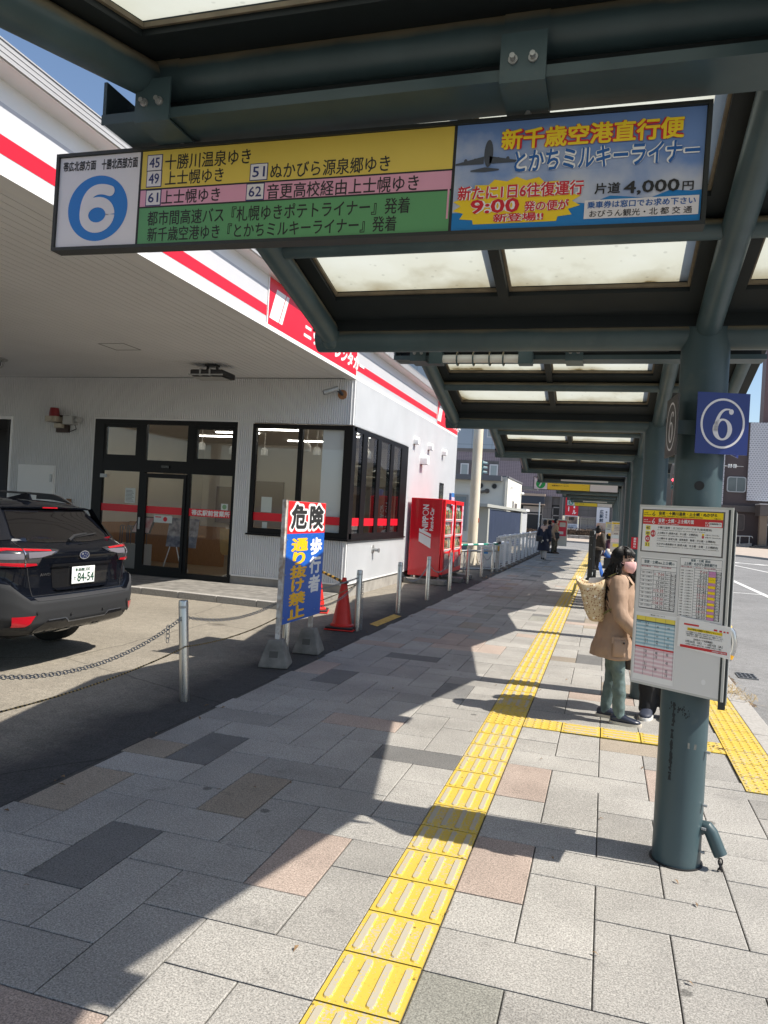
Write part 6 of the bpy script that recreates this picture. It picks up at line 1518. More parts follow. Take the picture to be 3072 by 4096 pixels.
for s_ in (-1, 1):
    mb = MB(); y = s_*.56; mb.ring([[CW(x, y-.016, z0), CW(x, y+.016, z0), CW(x, y+.014, z1), CW(x, y-.014, z1)] for x, z0, z1 in ((.70, 1.475, 1.482), (.86, 1.50, 1.55), (.95, 1.51, 1.570), (1.15, 1.51, 1.575))])
    mb.ring([[CW(x, y-.016, z0), CW(x, y+.016, z0), CW(x, y+.014, z1), CW(x, y-.014, z1)] for x, z0, z1 in ((1.15, 1.55, 1.575), (1.5, 1.555, 1.578), (2.3, 1.545, 1.568), (2.35, 1.50, 1.56), (2.6, 1.44, 1.45))])
    mb.build('roof_rail', MATBLK, car, bevel=.006)
mb = MB(); mb.ring([[CW(x, -.02*k, 1.505), CW(x, .02*k, 1.505), CW(x, .006*k, z), CW(x, -.006*k, z)] for x, z, k in ((.72, 1.508, .9), (.74, 1.560, .9), (.78, 1.572, 1), (.88, 1.545, 1), (1.0, 1.515, .6))]); mb.build('antenna_fin', CPAINT, car, bevel=.004)
mb = MB(); mb.tube([CW(rear(-.02, 1.15)-.035, -.02, 1.145), CW(rear(.1, 1.19)-.03, .10, 1.185), CW(rear(.3, 1.20)-.025, .30, 1.205)], [.016, .014, .008], 8); mb.tube([CW(rear(.0, 1.175)-.018, .05, 1.165), CW(rear(.42, 1.20)-.018, .45, 1.20)], .008, 6); mb.build('wiper', MATBLK, car)
# side windows and wheels
for s_ in (-1, 1):
    drape('side_window', [[(.62, 1.15), (2.9, 1.12), (2.4, 1.36), (1.2, 1.41), (.75, 1.37)]], CGLASS, car, .004, 3, side=s_)
for xw, ax_ in ((1.06, 0), (3.72, 1)):
    for s_ in (-1, 1):
        yw = s_*.79; c = CW(xw, yw, .335)
        mb = MB(); mb.lathe([(.20, -.10), (.31, -.105), (.333, -.085), (.336, 0), (.333, .085), (.31, .105), (.20, .10)], c, 'y', 40, cap=False)
        for k in range(-2, 3): pass
        wh = mb.build('wheel', M('tyre_rubber', (.016, .016, .017), .8), car)
        mb = MB(); mb.lathe([(.0, s_*.06), (.06, s_*.075), (.19, s_*.09), (.215, s_*.10), (.215, -s_*.08), (.15, -s_*.08)], c, 'y', 30, cap=False); mb.build('rim', M('dark_rim', (.10, .10, .105), .35, .8), wh)
        for q in (-.05, 0, .05):
            mb = MB(); mb.lathe([(.3365, q-.006), (.3375, q), (.3365, q+.006)], c, 'y', 40, cap=False); mb.build('tread_rib', M('tread_dark', (.006, .006, .006), .9), wh)
        mb = MB()
        pts = [(xw+.40*cos(a_), .34+.40*sin(a_)) for a_ in [pi*q/20 for q in range(21)]]
        mb.ring([[CW(a, s_*(SP_(max(.33, b))[2]+.008), b) for a, b in pts], [CW(xw+(a-xw)*.82, s_*(SP_(max(.33, b))[2]+.008), .34+(b-.34)*.82) for a, b in pts]], cap=False, close=False); mb.build('wheel_arch', CLAD, car)
        mb = MB(); mb.tube([CW(xw, s_*(.905+.003), .335), CW(xw, s_*(.905+.004), .335)], .33, 30); mb.build('arch_shadow_liner', MATBLK, car) if False else None
mb = MB(); mb.box(XR_-4.3, XR_-.4, CY_-.52, CY_+.52, .27, .42); mb.build('underbody', M('underbody_black', (.008, .008, .008), .9), car, smooth=False)
mb = MB(); mb.cyl(CW(.2, -.50, .345), CW(.5, -.50, .345), .026, n=12); mb.build('exhaust', ZINC, car)
for s_ in (-1, 1):
    mb = MB(); c = CW(3.0, s_*.98, 1.06); mb.ell(c, (.09, .10, .07), 12); mb.build('door_mirror', CPAINT, car)
    drape('headlight', [[(4.15, .80), (4.5, .74), (4.5, .82), (4.2, .88)]], LCLR, car, .006, 2, side=s_)
# ------------------------------------------------------------------ beyond: utility pole, barrier, fence, sheds
PC = M('concrete_pole', (.72, .67, .56), .75, var=.28, vscale=2.2, col2=(.66, .56, .40), stretch=(2, 2, .5))
up = thing('utility_pole', 'thick cream concrete utility pole beyond the vending machines', 'pole', (-4.13, 24.1, 0))
mb = MB(); mb.lathe([(.165, -.05), (.160, 3.0), (.145, 7.5), (.14, 9.0)], (-4.13, 24.1, 0), n=28); mb.build('shaft', PC, up)
mb = MB()
for k in range(9):
    a_ = 2*pi*k/9; mb.quad(*[Vector((-4.13+r*cos(a_+d), 24.1+r*sin(a_+d), z)) for r, d, z in ((.27, -.14, .005), (.27, .14, .005), (.172, .03, .36), (.172, -.03, .36))])
mb.build('base_flashing', M('flashing', (.55, .50, .40), .7, var=.3, vscale=10), up, smooth=False)
mb = MB(); mb.text('128', (-4.13+.02, 24.1-.1685, 0), (1, -.05, 0), Z1, -.06, .52, .06, .68, .02); mb.build('lettering', M('faded_print', (.25, .22, .17), .8), up, smooth=False, recalc=False)
mb = MB(); mb.box(-3.985, -3.95, 24.06, 24.14, 1.38, 1.52); mb.build('reflector', M('orange_red', (.5, .12, .05), .5), up, smooth=False)
bb = thing('barrier_rail', 'green and white striped pipe barrier in front of the utility pole', 'barrier', (-3.4, 21.0, 0))
GRN = M('barrier_green', (.02, .22, .16), .5); a, b = Vector((-3.9, 19.4, .78)), Vector((-3.02, 22.0, .80)); n = 9
for mt, par in ((GRN, 0), (WHITE, 1)):
    mb = MB()
    for i in range(n):
        if i % 2 == par: mb.cyl(a.lerp(b, i/n), a.lerp(b, (i+1)/n), .03, n=12)
    mb.build('bar', mt, bb, each=True)
mb = MB(); mb.cyl((-4.2, 19.6, .60), (-2.98, 22.1, .60), .03, n=10); mb.cyl((-4.3, 19.8, .10), (-3.0, 22.1, .06), .035, n=10); mb.cyl((-3.75, 20.7, .0), (-3.75, 20.7, .6), .025, n=10); mb.build('lower_pipe', ZINC, bb)
mb = MB(); mb.box(-3.06, -2.96, 22.02, 22.12, -.02, 1.0); mb.build('end_post', ZINC, bb, bevel=.01)
mb = MB(); mb.box(-3.0, -2.955, 21.98, 22.02, .60, .74); mb.build('padlock', M('brass', (.45, .30, .06), .4, .7), bb, bevel=.008)
mb = MB(); mb.tube([(-3.0, 22.0, .84), (-2.92, 22.02, .84)], .035, 10); mb.build('cap', BLKP, bb)
# white mesh fence
FW = M('fence_white', (.74, .75, .76), .5, var=.12, vscale=3)
fe = thing('mesh_fence', 'white steel fence with horizontal wires along the left edge of the sidewalk', 'fence', (-3.0, 29, 0))
fx0, fy0, fx1, fy1 = -3.0, 22.2, -3.03, 38.6; A, B = Vector((fx0, fy0, 0)), Vector((fx1, fy1, 0)); npan = 12
for k in range(npan+1):
    p = A.lerp(B, k/npan); mb = MB(); mb.box(p.x-.03, p.x+.05, p.y-.03, p.y+.03, -.05, .98); mb.build('post', FW, fe, smooth=False)
mb = MB(); mb.tube([A+Z1*1.0, B+Z1*1.0], .045, 12); mb.build('top_rail', FW, fe)
for k in range(npan):
    p, q = A.lerp(B, k/npan), A.lerp(B, (k+1)/npan); mb = MB()
    mb.prism([p+Y1*.03+Z1*.86, q-Y1*.03+Z1*.86, q-Y1*.03+Z1*.95, p+Y1*.03+Z1*.95], X1*.01)
    for z_ in [.08+.075*i for i in range(11)]: 
        mb.tube([p+Z1*z_+X1*.0, p.lerp(q, .5)+Z1*z_+X1*.03, q+Z1*z_], .007, 5)
    for u in (.25, .5, .75): mb.tube([p.lerp(q, u)+Z1*.06+X1*.0, p.lerp(q, u)+Z1*.45+X1*.03, p.lerp(q, u)+Z1*.86], .004, 4)
    mb.build('mesh_panel', FW, fe, smooth=False)
mb = MB()
for k in range(npan+1):
    p = A.lerp(B, k/npan); mb.box(p.x-.07, p.x+.13, p.y-.13, p.y+.13, -.03, .055)
mb.build('footing', CONC_D, fe, bevel=.01)
mb = MB()
for k in range(1, npan, 2):
    p = A.lerp(B, k/npan); mb.box(p.x-.05, p.x+.055, p.y-.12, p.y+.12, .955, 1.055)
mb.build('rail_bracket', FW, fe, bevel=.02)
mb = MB(); mb.box(-3.35, -2.88, 22.1, 39, -.05, .012); struct(mb.build('verge_soil', SOIL, smooth=False))
# bins behind the fence
BINM = M('bin_white', (.62, .64, .64), .45, var=.1, vscale=5)
bn = None
for i, (x_, y_, lb) in enumerate(((-3.55, 23.6, 'white lidded bin with a blue label at the start of the fence'), (-3.5, 26.2, 'white lidded bin behind the second panel of the white fence'), (-3.48, 27.4, 'white lidded bin behind the third panel of the white fence'))):
    if bn is None:
        bn = thing('litter_bin', lb, 'bin', (x_, y_, 0), 0, 'white bins behind the fence')
        mb = MB(); mb.lathe([(.19, 0), (.23, .62)], n=20); mb.build('drum', BINM, bn, local=True)
        mb = MB(); mb.lathe([(.26, .62), (.26, .68), (.20, .71), (.05, .72), (.05, .76), (0, .76)], n=20); mb.build('lid', BINM, bn, local=True)
        mb = MB(); mb.box(-.1, .06, -.2305, -.222, .42, .56); mb.build('label', M('label_blue', (.05, .25, .55), .5), bn, local=True, smooth=False)
    else: dup(bn, (x_, y_, 0), label=lb)
# navy shed along the lot and the white hut behind it
NAVYP = M('navy_panel', (.038, .052, .092), .75, var=.1, vscale=2, spec=.15); SHF = M('shed_frame', (.40, .41, .38), .5)
sh = thing('storage_shed', 'long low shed with a navy blue panel wall and pale green grey frame', 'shed', (-5.2, 39, 0))
mb = MB(); x0 = -4.95; y = 32.75
mb.box(x0-.03, x0-.004, y, 45.4, .0, 1.92)
while y < 45.3:
    mb.box(x0-.0039, x0, y+.004, min(y+.27, 45.4), .0, 1.92); y += .275
mb.build('wall', NAVYP, sh, smooth=False)
mb = MB(); mb.box(x0-.6, x0+.04, 32.3, 32.72, 0, 1.98); mb.box(x0-.6, x0+.03, 45.42, 46.2, 0, 1.95); mb.build('post', SHF, sh, smooth=False)
mb = MB(); mb.prism([(x0-.7, 31.6, 2.0), (x0+.10, 31.6, 2.0), (x0+.10, 48.2, 2.0), (x0-.7, 48.2, 2.0)], (0, 0, .13)); mb.build('roof', SHF, sh, smooth=False)
mb = MB(); corr(mb, (x0-.02, 46.2, 0), Y1, 3.2, 0, 2.0, X1, .12, .02); mb.box(x0-.6, x0-.03, 46.2, 49.4, 0, 2.0); mb.build('side_cladding', M('pale_cladding', (.52, .53, .54), .5), sh, smooth=False)
mb = MB(); mb.box(x0-.75, x0+.12, 47.4, 49.6, 2.05, 2.20); mb.build('end_roof', WHITE, sh, smooth=False)
HUTF = M('hut_render', (.72, .70, .63), .8, var=.08, vscale=1.2)
hu = thing('white_hut', 'cream white flat roofed hut behind the navy shed', 'building', (-10, 49, 0))
hx, hy0, hy1, hz = -5.82, 45.45, 53.2, 4.0
mb = MB(); mb.ring([[Vector(p) for p in ((-16, hy0, -.05), (hx, hy0, -.05), (hx, hy1, -.05), (-16, hy1, -.05))], [Vector(p) for p in ((-16, hy0, hz), (hx, hy0, hz+.02), (hx, hy1, hz-.05), (-16, hy1, hz))]]); mb.build('wall', HUTF, hu, smooth=False)
RFG = M('roof_edge_grey', (.15, .15, .16), .6)
mb = MB(); mb.box(-16, hx-.35, hy0-.55, hy0+.1, hz-.22, hz+.06); mb.box(-16, hx-.1, hy0, hy1, hz+.021, hz+.12); mb.box(hx-.05, hx+.05, hy0-.06, hy1, hz+.0, hz+.09); mb.box(hx-.6, hx+1.05, hy1+.1, hy1+1.3, hz-.35, hz-.12); mb.build('roof', RFG, hu, smooth=False)
mb = MB(); mb.box(hx-.22, hx-.12, hy0-.10, hy0-.005, 0, hz-.02); mb.build('corner_trim', M('trim_grey', (.45, .44, .40), .6), hu, smooth=False)
mb = MB(); mb.box(-9.1, -8.2, hy0-.06, hy0+.02, .62, 2.85); w_ = mb.build('window', M('window_trim', (.34, .33, .30), .6), hu, smooth=False)
mb = MB(); mb.box(-9.0, -8.3, hy0-.065, hy0-.0605, .75, 2.72); mb.build('pane', M('hut_pane', (.22, .26, .27), .15), w_, smooth=False)
mb = MB(); mb.box(hx-.02, hx+.03, hy0+2.6, hy0+3.5, 2.0, 2.7); w_ = mb.build('window', M('window_trim', 0), hu, smooth=False)
mb = MB(); mb.box(hx+.0302, hx+.035, hy0+2.7, hy0+3.4, 2.05, 2.65); mb.build('pane', M('hut_pane', 0), w_, smooth=False)
mb = MB(); mb.box(hx+.001, hx+.02, hy0+4.0, hy0+5.3, 2.25, 2.55); mb.build('wall_plate', M('print_grey', 0), hu, smooth=False)
for x_ in (-7.45, -6.62):
    mb = MB(); mb.lathe([(.18, hy0-.01), (.19, hy0-.09), (.15, hy0-.095)], (x_, 0, hz-.55), 'y', 20, cap=False); v_ = mb.build('vent', GREYP, hu)
    mb = MB(); mb.tube([(x_, hy0-.02, hz-.55), (x_, hy0-.03, hz-.55)], .15, 16); mb.build('grille', BLKP, v_)
mb = MB(); mb.tube([(-7.05, hy0-.01, hz-.86), (-7.05, hy0-.09, hz-.86)], .15, 16); mb.tube([(-7.05, hy0-.12, hz-.86), (-7.4, hy0-.28, hz-.95)], .09, 12); mb.build('camera', M('dull_brown_grey', (.14, .12, .10), .6), hu)
mb = MB(); mb.ell((hx+.12, hy1-.4, hz-.68), (.12, .12, .1), 12); mb.box(hx, hx+.15, hy0+1.3, hy0+1.5, hz-.6, hz-.5); mb.build('lamp', WHITE, hu)
sp_ = thing('sign_pole', 'thin pale steel pole standing beside the shed near the crossing', 'pole', (-3.6, 42.4, 0))
mb = MB(); mb.lathe([(.035, -.05), (.035, 2.55)], (-3.6, 42.4, 0), n=12); mb.lathe([(.045, 1.3), (.045, 1.36)], (-3.6, 42.4, 0), n=12); mb.build('shaft', M('pale_steel', (.55, .60, .62), .4, .4), sp_)
# red notice board on the sidewalk
PWHT = M('poster_white', (.72, .70, .68), .6)
nb = thing('poster_stand', 'white framed stand with red posters beside the crossing', 'poster stand', (-2.75, 41.5, 0))
mb = MB(); mb.box(-3.25, -3.05, 41.2, 42.1, 0, 1.62); mb.box(-3.25, -2.0, 42.0, 42.1, .2, 1.62); mb.box(-3.3, -1.95, 41.15, 42.12, 1.62, 1.66); mb.build('frame', M('cream_frame', (.66, .63, .54), .6), nb, smooth=False)
mb = MB(); mb.box(-3.0, -2.05, 41.985, 41.995, .75, 1.58); mb.build('poster', M('poster_red', (.75, .05, .09), .5, col2=(.72, .05, .09), var=.05, vscale=3.2), nb, smooth=False)
mb = MB()
for a_, b_, c_, d_ in ((-2.9, -2.45, 1.12, 1.2), (-2.42, -2.1, 1.25, 1.5), (-2.95, -2.7, 1.3, 1.45), (-2.6, -2.2, .85, 1.0)): mb.box(a_, b_, 41.98, 41.984, c_, d_)
mb.build('print', PWHT, nb, smooth=False)
# traffic signals
SIGG = M('signal_green_grey', (.10, .19, .18), .4)
def signal(x_, y_, z_, face, label, lit):
    t = thing('traffic_light', label, 'traffic light', (x_, y_, 0))
    ax = Vector((cos(face), sin(face), 0)); pr = Vector((-sin(face), cos(face), 0))
    mb = MB(); mb.lathe([(.09, -.15), (.07, z_+1.0)], (x_, y_, 0), n=14); mb.build('mast', M('brown_mast', (.16, .10, .09), .6), t)
    c = Vector((x_, y_, z_))+ax*.25; mb = MB()
    mb.prism([c-pr*.19-Z1*.58, c+pr*.19-Z1*.58, c+pr*.19+Z1*.58, c-pr*.19+Z1*.58], ax*.14); mb.build('housing', SIGG, t, bevel=.03)
    mb = MB(); mb.cyl((x_, y_, z_), c, .04, n=8); mb.build('bracket', SIGG, t)
    for i, (col, e) in enumerate((((1, .05, .08), 3.), ((.14, .05, .03), 0), ((.01, .10, .16), 0))):
        p = c+ax*.141+Z1*(.37-.37*i); mb = MB(); mb.tube([p, p+ax*.03], .14, 18)
        mb.build('lens', M('signal_%d_%d' % (i, lit), col if lit else (.05, .06, .06), .3, emit=e if lit and e else None), t)
        mb = MB(); A_ = [p+(pr*cos(q)+Z1*sin(q))*.16 for q in [pi*k/14-.15 for k in range(17)]]; mb.ring([A_, [q+ax*.34-Z1*.05 for q in A_]], cap=False, close=False); mb.build('visor', M('visor_pale', (.34, .44, .44), .35), t)
    return t
signal(-10.1, 60.0, 5.48, radians(-8), 'grey green traffic light seen from the side beyond the cream pole', False)
signal(6.38, 84-2, 6.05, radians(-93), 'traffic light showing red across the junction', True)

# ------------------------------------------------------------------ hotel-like block across the street
TILE = None
def tile_mat():
    mt = bpy.data.materials.new('purple_tile'); mt.use_nodes = True; t = mt.node_tree; N = t.nodes; L = t.links; b = N['Principled BSDF']; b.inputs['Roughness'].default_value = .6
    tc = N.new('ShaderNodeTexCoord'); mp = N.new('ShaderNodeMapping'); mp.inputs['Rotation'].default_value = (radians(90), 0, 0); L.new(tc.outputs['Object'], mp.inputs[0])
    br = N.new('ShaderNodeTexBrick'); br.inputs['Scale'].default_value = 1; br.inputs['Brick Width'].default_value = .22; br.inputs['Row Height'].default_value = .14; br.inputs['Mortar Size'].default_value = .016; br.offset = 0
    br.inputs['Color1'].default_value = (.20, .165, .195, 1); br.inputs['Color2'].default_value = (.175, .145, .175, 1); br.inputs['Mortar'].default_value = (.33, .29, .31, 1)
    L.new(mp.outputs[0], br.inputs['Vector']); L.new(br.outputs['Color'], b.inputs['Base Color']); return mt
TILE = tile_mat()
BG1 = M('stone_band', (.17, .155, .15), .7, var=.15, vscale=1.5); STONE = M('dark_stone_cladding', (.13, .125, .125), .6, var=.2, vscale=1.2); PBL = M('pale_blue_panel', (.36, .43, .50), .5, var=.06, vscale=.4); WFR = M('window_frame_white', (.60, .62, .64), .5); DPN = M('dark_window', (.03, .035, .04), .08); CURT = M('curtained_pane', (.32, .38, .40), .2, var=.1, vscale=9, stretch=(6, 1, .2))
fb = thing('tiled_block', 'purple grey tiled block with pale blue upper storeys and dark stone base across the street', 'building', (-5, 75, 0))
FY = 74.5
mb = MB(); mb.box(-40, 3.2, FY, FY+14, 3.9, 8.0); mb.build('tiled_wall', TILE, fb, smooth=False)
mb = MB(); mb.box(-40, 3.25, FY-.03, FY+14, 8.0, 8.35); mb.box(-10.45, 3.25, FY-.035, FY, 7.25, 8.0); mb.build('stone_band', BG1, fb, smooth=False)
mb = MB(); mb.box(-40, 3.2, FY-.02, FY+14, 8.35, 26); u_ = mb.build('upper_wall', PBL, fb, smooth=False)
mb = MB()
for x_ in [-38+2.05*i for i in range(20)]: mb.box(x_, x_+.03, FY-.025, FY-.0201, 8.35, 26)
for z_ in (8.75, 11.4, 14.0, 17.0): mb.box(-40, 3.2, FY-.026, FY-.0202, z_, z_+.03)
mb.build('panel_joint', M('joint_grey', (.16, .19, .22), .7), u_, smooth=False)
for k in range(6):
    for lv in range(5):
        x_ = -15.6+4.1*k-.4; z_ = 9.5+2.9*lv
        mb = MB(); mb.box(x_, x_+1.0, FY-.06, FY-.021, z_, z_+1.35); w_ = mb.build('window', WFR, fb, smooth=False)
        mb = MB(); mb.box(x_+.09, x_+.91, FY-.065, FY-.0605, z_+.09, z_+1.26); mb.build('pane', CURT, w_, smooth=False)
mb = MB(); mb.box(-14.95, -10.55, FY-.012, FY-.001, 4.0, 7.15); mb.build('recess_wall', M('recess_grey', (.125, .105, .115), .7), fb, smooth=False)
mb = MB(); mb.box(-14.95, -14.55, FY-.02, FY-.0121, 4.0, 7.15); mb.box(-10.85, -10.55, FY-.02, FY-.0121, 4.0, 7.15); mb.box(-14.55, -10.85, FY-.02, FY-.0121, 6.85, 7.15); mb.build('recess_edge', STONE, fb, smooth=False)
for x_ in (-14.4, -11.45):
    mb = MB(); mb.box(x_, x_+.85, FY-.08, FY-.0125, 4.2, 6.82); w_ = mb.build('window', WFR, fb, smooth=False)
    mb = MB(); mb.box(x_+.12, x_+.73, FY-.085, FY-.0805, 4.3, 6.7); mb.build('pane', CURT, w_, smooth=False)
mb = MB()
for a_, b_ in ((-40, -8.1), (-5.95, -5.15), (-4.42, -4.15), (-2.5, -2.35), (-.95, 3.2)): mb.box(a_, b_, FY-.05, FY+.4, -.02, 3.899)
mb.box(-8.1, -5.95, FY-.04, FY+.4, 2.95, 3.0); mb.box(-5.15, -4.42, FY+.3, FY+.6, 3.1, 3.899); mb.box(-4.15, 3.2, FY-.02, FY+.39, 2.1, 3.899)
gf = mb.build('ground_floor', STONE, fb, smooth=False)
mb = MB()
for x_ in (-5.55, -3.3, -1.7, .4): mb.box(x_, x_+.02, FY-.053, FY-.0505, 0, 3.9)
for z_ in (.9, 1.8, 2.7): mb.box(-6, 3.2, FY-.054, FY-.0506, z_, z_+.02)
mb.build('stone_joint', M('joint_dark', (.05, .05, .05), .8), gf, smooth=False)
mb = MB(); mb.box(-8.1, -5.85, FY-.7, FY+.0, 3.1, 3.85); aw = mb.build('awning', M('awning_navy', (.03, .04, .06), .5), fb, smooth=False)
mb = MB(); mb.box(-8.15, -5.8, FY-.75, FY+.0, 3.851, 4.08); mb.box(-8.15, -5.8, FY-.75, FY+.0, 3.0, 3.099); mb.build('awning_trim', M('awning_tan', (.42, .33, .26), .6), aw, smooth=False)
mb = MB(); mb.box(-8.1, -5.95, FY+.1, FY+.2, 0, 2.95); mb.build('shop_window', DPN, fb, smooth=False)
mb = MB()
for a_, b_, c_, d_ in ((-8.1, -5.95, 2.05, 2.15), (-6.05, -5.95, 0, 2.95), (-7.9, -6.15, 2.3, 2.85)): mb.box(a_, b_, FY+.03, FY+.099, c_, d_)
mb.build('shop_frame', M('shop_frame_grey', (.34, .33, .32), .5), fb, smooth=False)
mb = MB(); mb.box(-5.15, -4.42, FY+.35, FY+.4, 0, 3.1); mb.build('doorway', M('doorway_black', (.012, .012, .013), .5), fb, smooth=False)
mb = MB(); mb.box(-5.1, -4.45, FY+.28, FY+.33, 2.0, 2.1); mb.box(-5.1, -5.0, FY+.28, FY+.33, 0, 2.9); mb.box(-5.1, -4.45, FY+.28, FY+.33, 2.8, 2.9); mb.build('door_frame', M('shop_frame_grey', 0), fb, smooth=False)
mb = MB()
for i in range(24): mb.box(-2.32, -1.0, FY-.01+.02*(i % 2), FY+.05, .6+i*.06, .655+i*.06)
mb.build('louvre', M('louvre_grey', (.16, .16, .165), .5), fb, smooth=False)
mb = MB(); mb.box(-2.38, -.97, FY-.06, FY-.03, 2.03, 2.10); mb.box(-2.4, -2.33, FY-.06, FY-.03, .5, 2.03); mb.box(-1.0, -.95, FY-.06, FY-.03, .5, 2.03); mb.box(-4.15, -4.06, FY-.09, FY-.051, 0, 3.9); mb.build('pilaster', M('pilaster_mauve', (.25, .22, .23), .6), fb, smooth=False)
def banner(x0, x1, z0, z1, y_, label, parts):
    t = thing('wall_banner', label, 'banner', ((x0+x1)/2, y_, (z0+z1)/2))
    mb = MB(); mb.box(x0, x1, y_, y_+.02, z0, z1); mb.build('cloth', M('banner_white', (.66, .70, .76), .6), t, smooth=False)
    o = Vector((0, y_-.004, 0))
    for nm, mt, rects in parts['rects']:
        mb = MB()
        for r in rects: mb.rect(o, X1, Z1, *r)
        mb.build(nm, mt, t, smooth=False, recalc=False)
    for mt, items in parts['text']:
        mb = MB()
        for s_, a_, b_, c_, d_ in items: mb.text(s_, o-Y1*.006, X1, Z1, a_, b_, c_, d_, .04, 2)
        mb.build('lettering', mt, t, smooth=False, recalc=False)
    return t
FYb = FY-.13
banner(-3.85, -2.62, .88, 4.2, FYb, 'tall red hanging banner with white lettering and a room photo below', {'rects': [('red_field', PRED, [(-3.85, 2.14, -2.62, 4.2)]), ('room_photo', M('photo_room', (.36, .27, .20), .6, col2=(.06, .06, .07), var=.5, vscale=1.6), [(-3.8, 1.35, -2.66, 2.06)]), ('photo_window', PW_, [(-3.45, 1.7, -3.35, 2.0), (-3.28, 1.7, -3.18, 2.0), (-3.11, 1.7, -3.01, 2.0)])],
    'text': [(PW_, [('i', -3.57, 2.55, -3.47, 3.0), ('ー', -3.07, 2.85, -2.93, 3.2), ('ル', -3.17, 2.28, -2.80, 2.70)]), (M('ink_grey_blue', (.16, .2, .26), .6), [('グルメガーデンシティ', -3.72, 1.14, -2.78, 1.24), ('帯広駅前', -3.5, .95, -2.98, 1.07)])]})
banner(-.9, .28, .9, 4.2, FYb, 'pale blue hanging banner with dark lettering and a food photo below', {'rects': [('food_photo', M('photo_food', (.55, .20, .06), .6, col2=(.62, .56, .48), var=.5, vscale=2.2), [(-.87, .93, .25, 1.58)])],
    'text': [(M('ink_dark_blue', (.03, .06, .10), .6), [('広', -.62, 2.46, -.25, 2.85), ('駅', -.62, 2.05, -.25, 2.42), ('前', -.62, 1.66, -.25, 2.02), ('会', -.08, 2.55, .09, 2.75), ('な', -.08, 2.3, .09, 2.5), ('ら', -.08, 2.05, .09, 2.25)])]})
# planter and hedge
pk = thing('stone_planter', 'low rough stone planter kerb in front of the dark stone wall', 'planter', (-1, 72.8, 0))
mb = MB(); rg = random.Random(8); x_ = -4.15
while x_ < 2.6:
    w_ = rg.uniform(.7, 1.1); mb.box(x_+.01, x_+w_-.01, 72.55-rg.uniform(0, .05), 73.0, -.05, .30+rg.uniform(-.02, .03)); x_ += w_
mb.build('stones', M('rough_stone', (.36, .35, .33), .9, var=.55, vscale=4, bump=.6, bscale=8), pk, bevel=.04)
mb = MB(); mb.box(-4.1, 2.6, 73.0, 74.2, -.05, .26); mb.build('earth', SOIL, pk, smooth=False)
def hedge(name, label, x0, x1, y0, y1, z0, z1, n, seed):
    rg = random.Random(seed); mb = MB()
    for q in range(n):
        x_, y_ = rg.uniform(x0, x1), rg.uniform(y0, y1); h_ = z0+(z1-z0)*rg.uniform(.35, 1)+rg.gauss(0, .04); z_ = rg.uniform(z0, h_)
        a_, e_ = rg.uniform(0, 6.28), rg.uniform(.2, 1.4); d = Vector((cos(a_)*cos(e_), sin(a_)*cos(e_), sin(e_)))*rg.uniform(.10, .24); n_ = d.cross(Vector((rg.uniform(-1, 1), rg.uniform(-1, 1), .3))).normalized()*.016
        p = Vector((x_, y_, z_)); mb.quad(p-n_, p+n_, p+d+n_*.3, p+d-n_*.3)
    t = thing(name, label, 'hedge', ((x0+x1)/2, (y0+y1)/2, z0)); mb.build('twigs', M('hedge_twig', (.17, .11, .075), .8, col2=(.08, .055, .035), var=.5, vscale=6), t, smooth=False, recalc=False)
    mb = MB(); mb.box(x0+.1, x1-.1, y0+.15, y1-.1, z0-.3, z0+(z1-z0)*.72); mb.build('inner_mass', M('hedge_inner', (.05, .035, .025), .9, var=.4, vscale=5), t, smooth=False)
    return t
hedge('bare_hedge', 'brown leafless clipped hedge in the stone planter under the banners', -4.0, 2.5, 73.0, 74.0, .25, .95, 7000, 3)
hedge('bare_hedge', 'short brown leafless hedge in front of the shop window on the left', -8.0, -5.4, 73.4, 74.1, -.02, .62, 2500, 4)

# ------------------------------------------------------------------ brown and perforated block on the right
def perf_mat():
    mt = bpy.data.materials.new('perforated_metal'); mt.use_nodes = True; t = mt.node_tree; N = t.nodes; L = t.links; b = N['Principled BSDF']; b.inputs['Roughness'].default_value = .5; b.inputs['Metallic'].default_value = .1
    tc = N.new('ShaderNodeTexCoord'); mp = N.new('ShaderNodeMapping'); mp.inputs['Rotation'].default_value = (radians(90), 0, 0); L.new(tc.outputs['Object'], mp.inputs[0])
    br = N.new('ShaderNodeTexBrick'); br.inputs['Scale'].default_value = 1; br.inputs['Brick Width'].default_value = .27; br.inputs['Row Height'].default_value = .21; br.inputs['Mortar Size'].default_value = .055
    br.inputs['Color1'].default_value = (.34, .35, .37, 1); br.inputs['Color2'].default_value = (.30, .31, .34, 1); br.inputs['Mortar'].default_value = (.60, .60, .63, 1); br.inputs['Mortar Smooth'].default_value = .2
    L.new(mp.outputs[0], br.inputs['Vector']); L.new(br.outputs['Color'], b.inputs['Base Color']); return mt
PERF = perf_mat(); BRN = M('brown_wall', (.085, .062, .062), .55, var=.08, vscale=.6); BRN2 = M('brown_cladding', (.10, .085, .08), .5, var=.1, vscale=1)
rb = thing('brown_block', 'dark brown block with perforated grey metal screens and rounded windows', 'building', (16, 90, 0)); RY = 84.0
mb = MB(); mb.box(8.6, 40, RY, RY+18, 0, 12.8); mb.build('wall', BRN, rb, smooth=False)
mb = MB(); mb.box(14.9, 40, RY+.5, RY+2.5, 12.801, 22); mb.build('upper_block', M('reddish_brown', (.14, .085, .085), .6), rb, smooth=False)
mb = MB(); mb.box(13.65, 40, RY-.32, RY-.02, 4.75, 12.75); mb.build('metal_screen', PERF, rb, smooth=False)
mb = MB(); mb.box(8.6, 11.42, RY-.32, RY-.02, 4.2, 12.75); mb.build('metal_screen', PERF, rb, smooth=False)
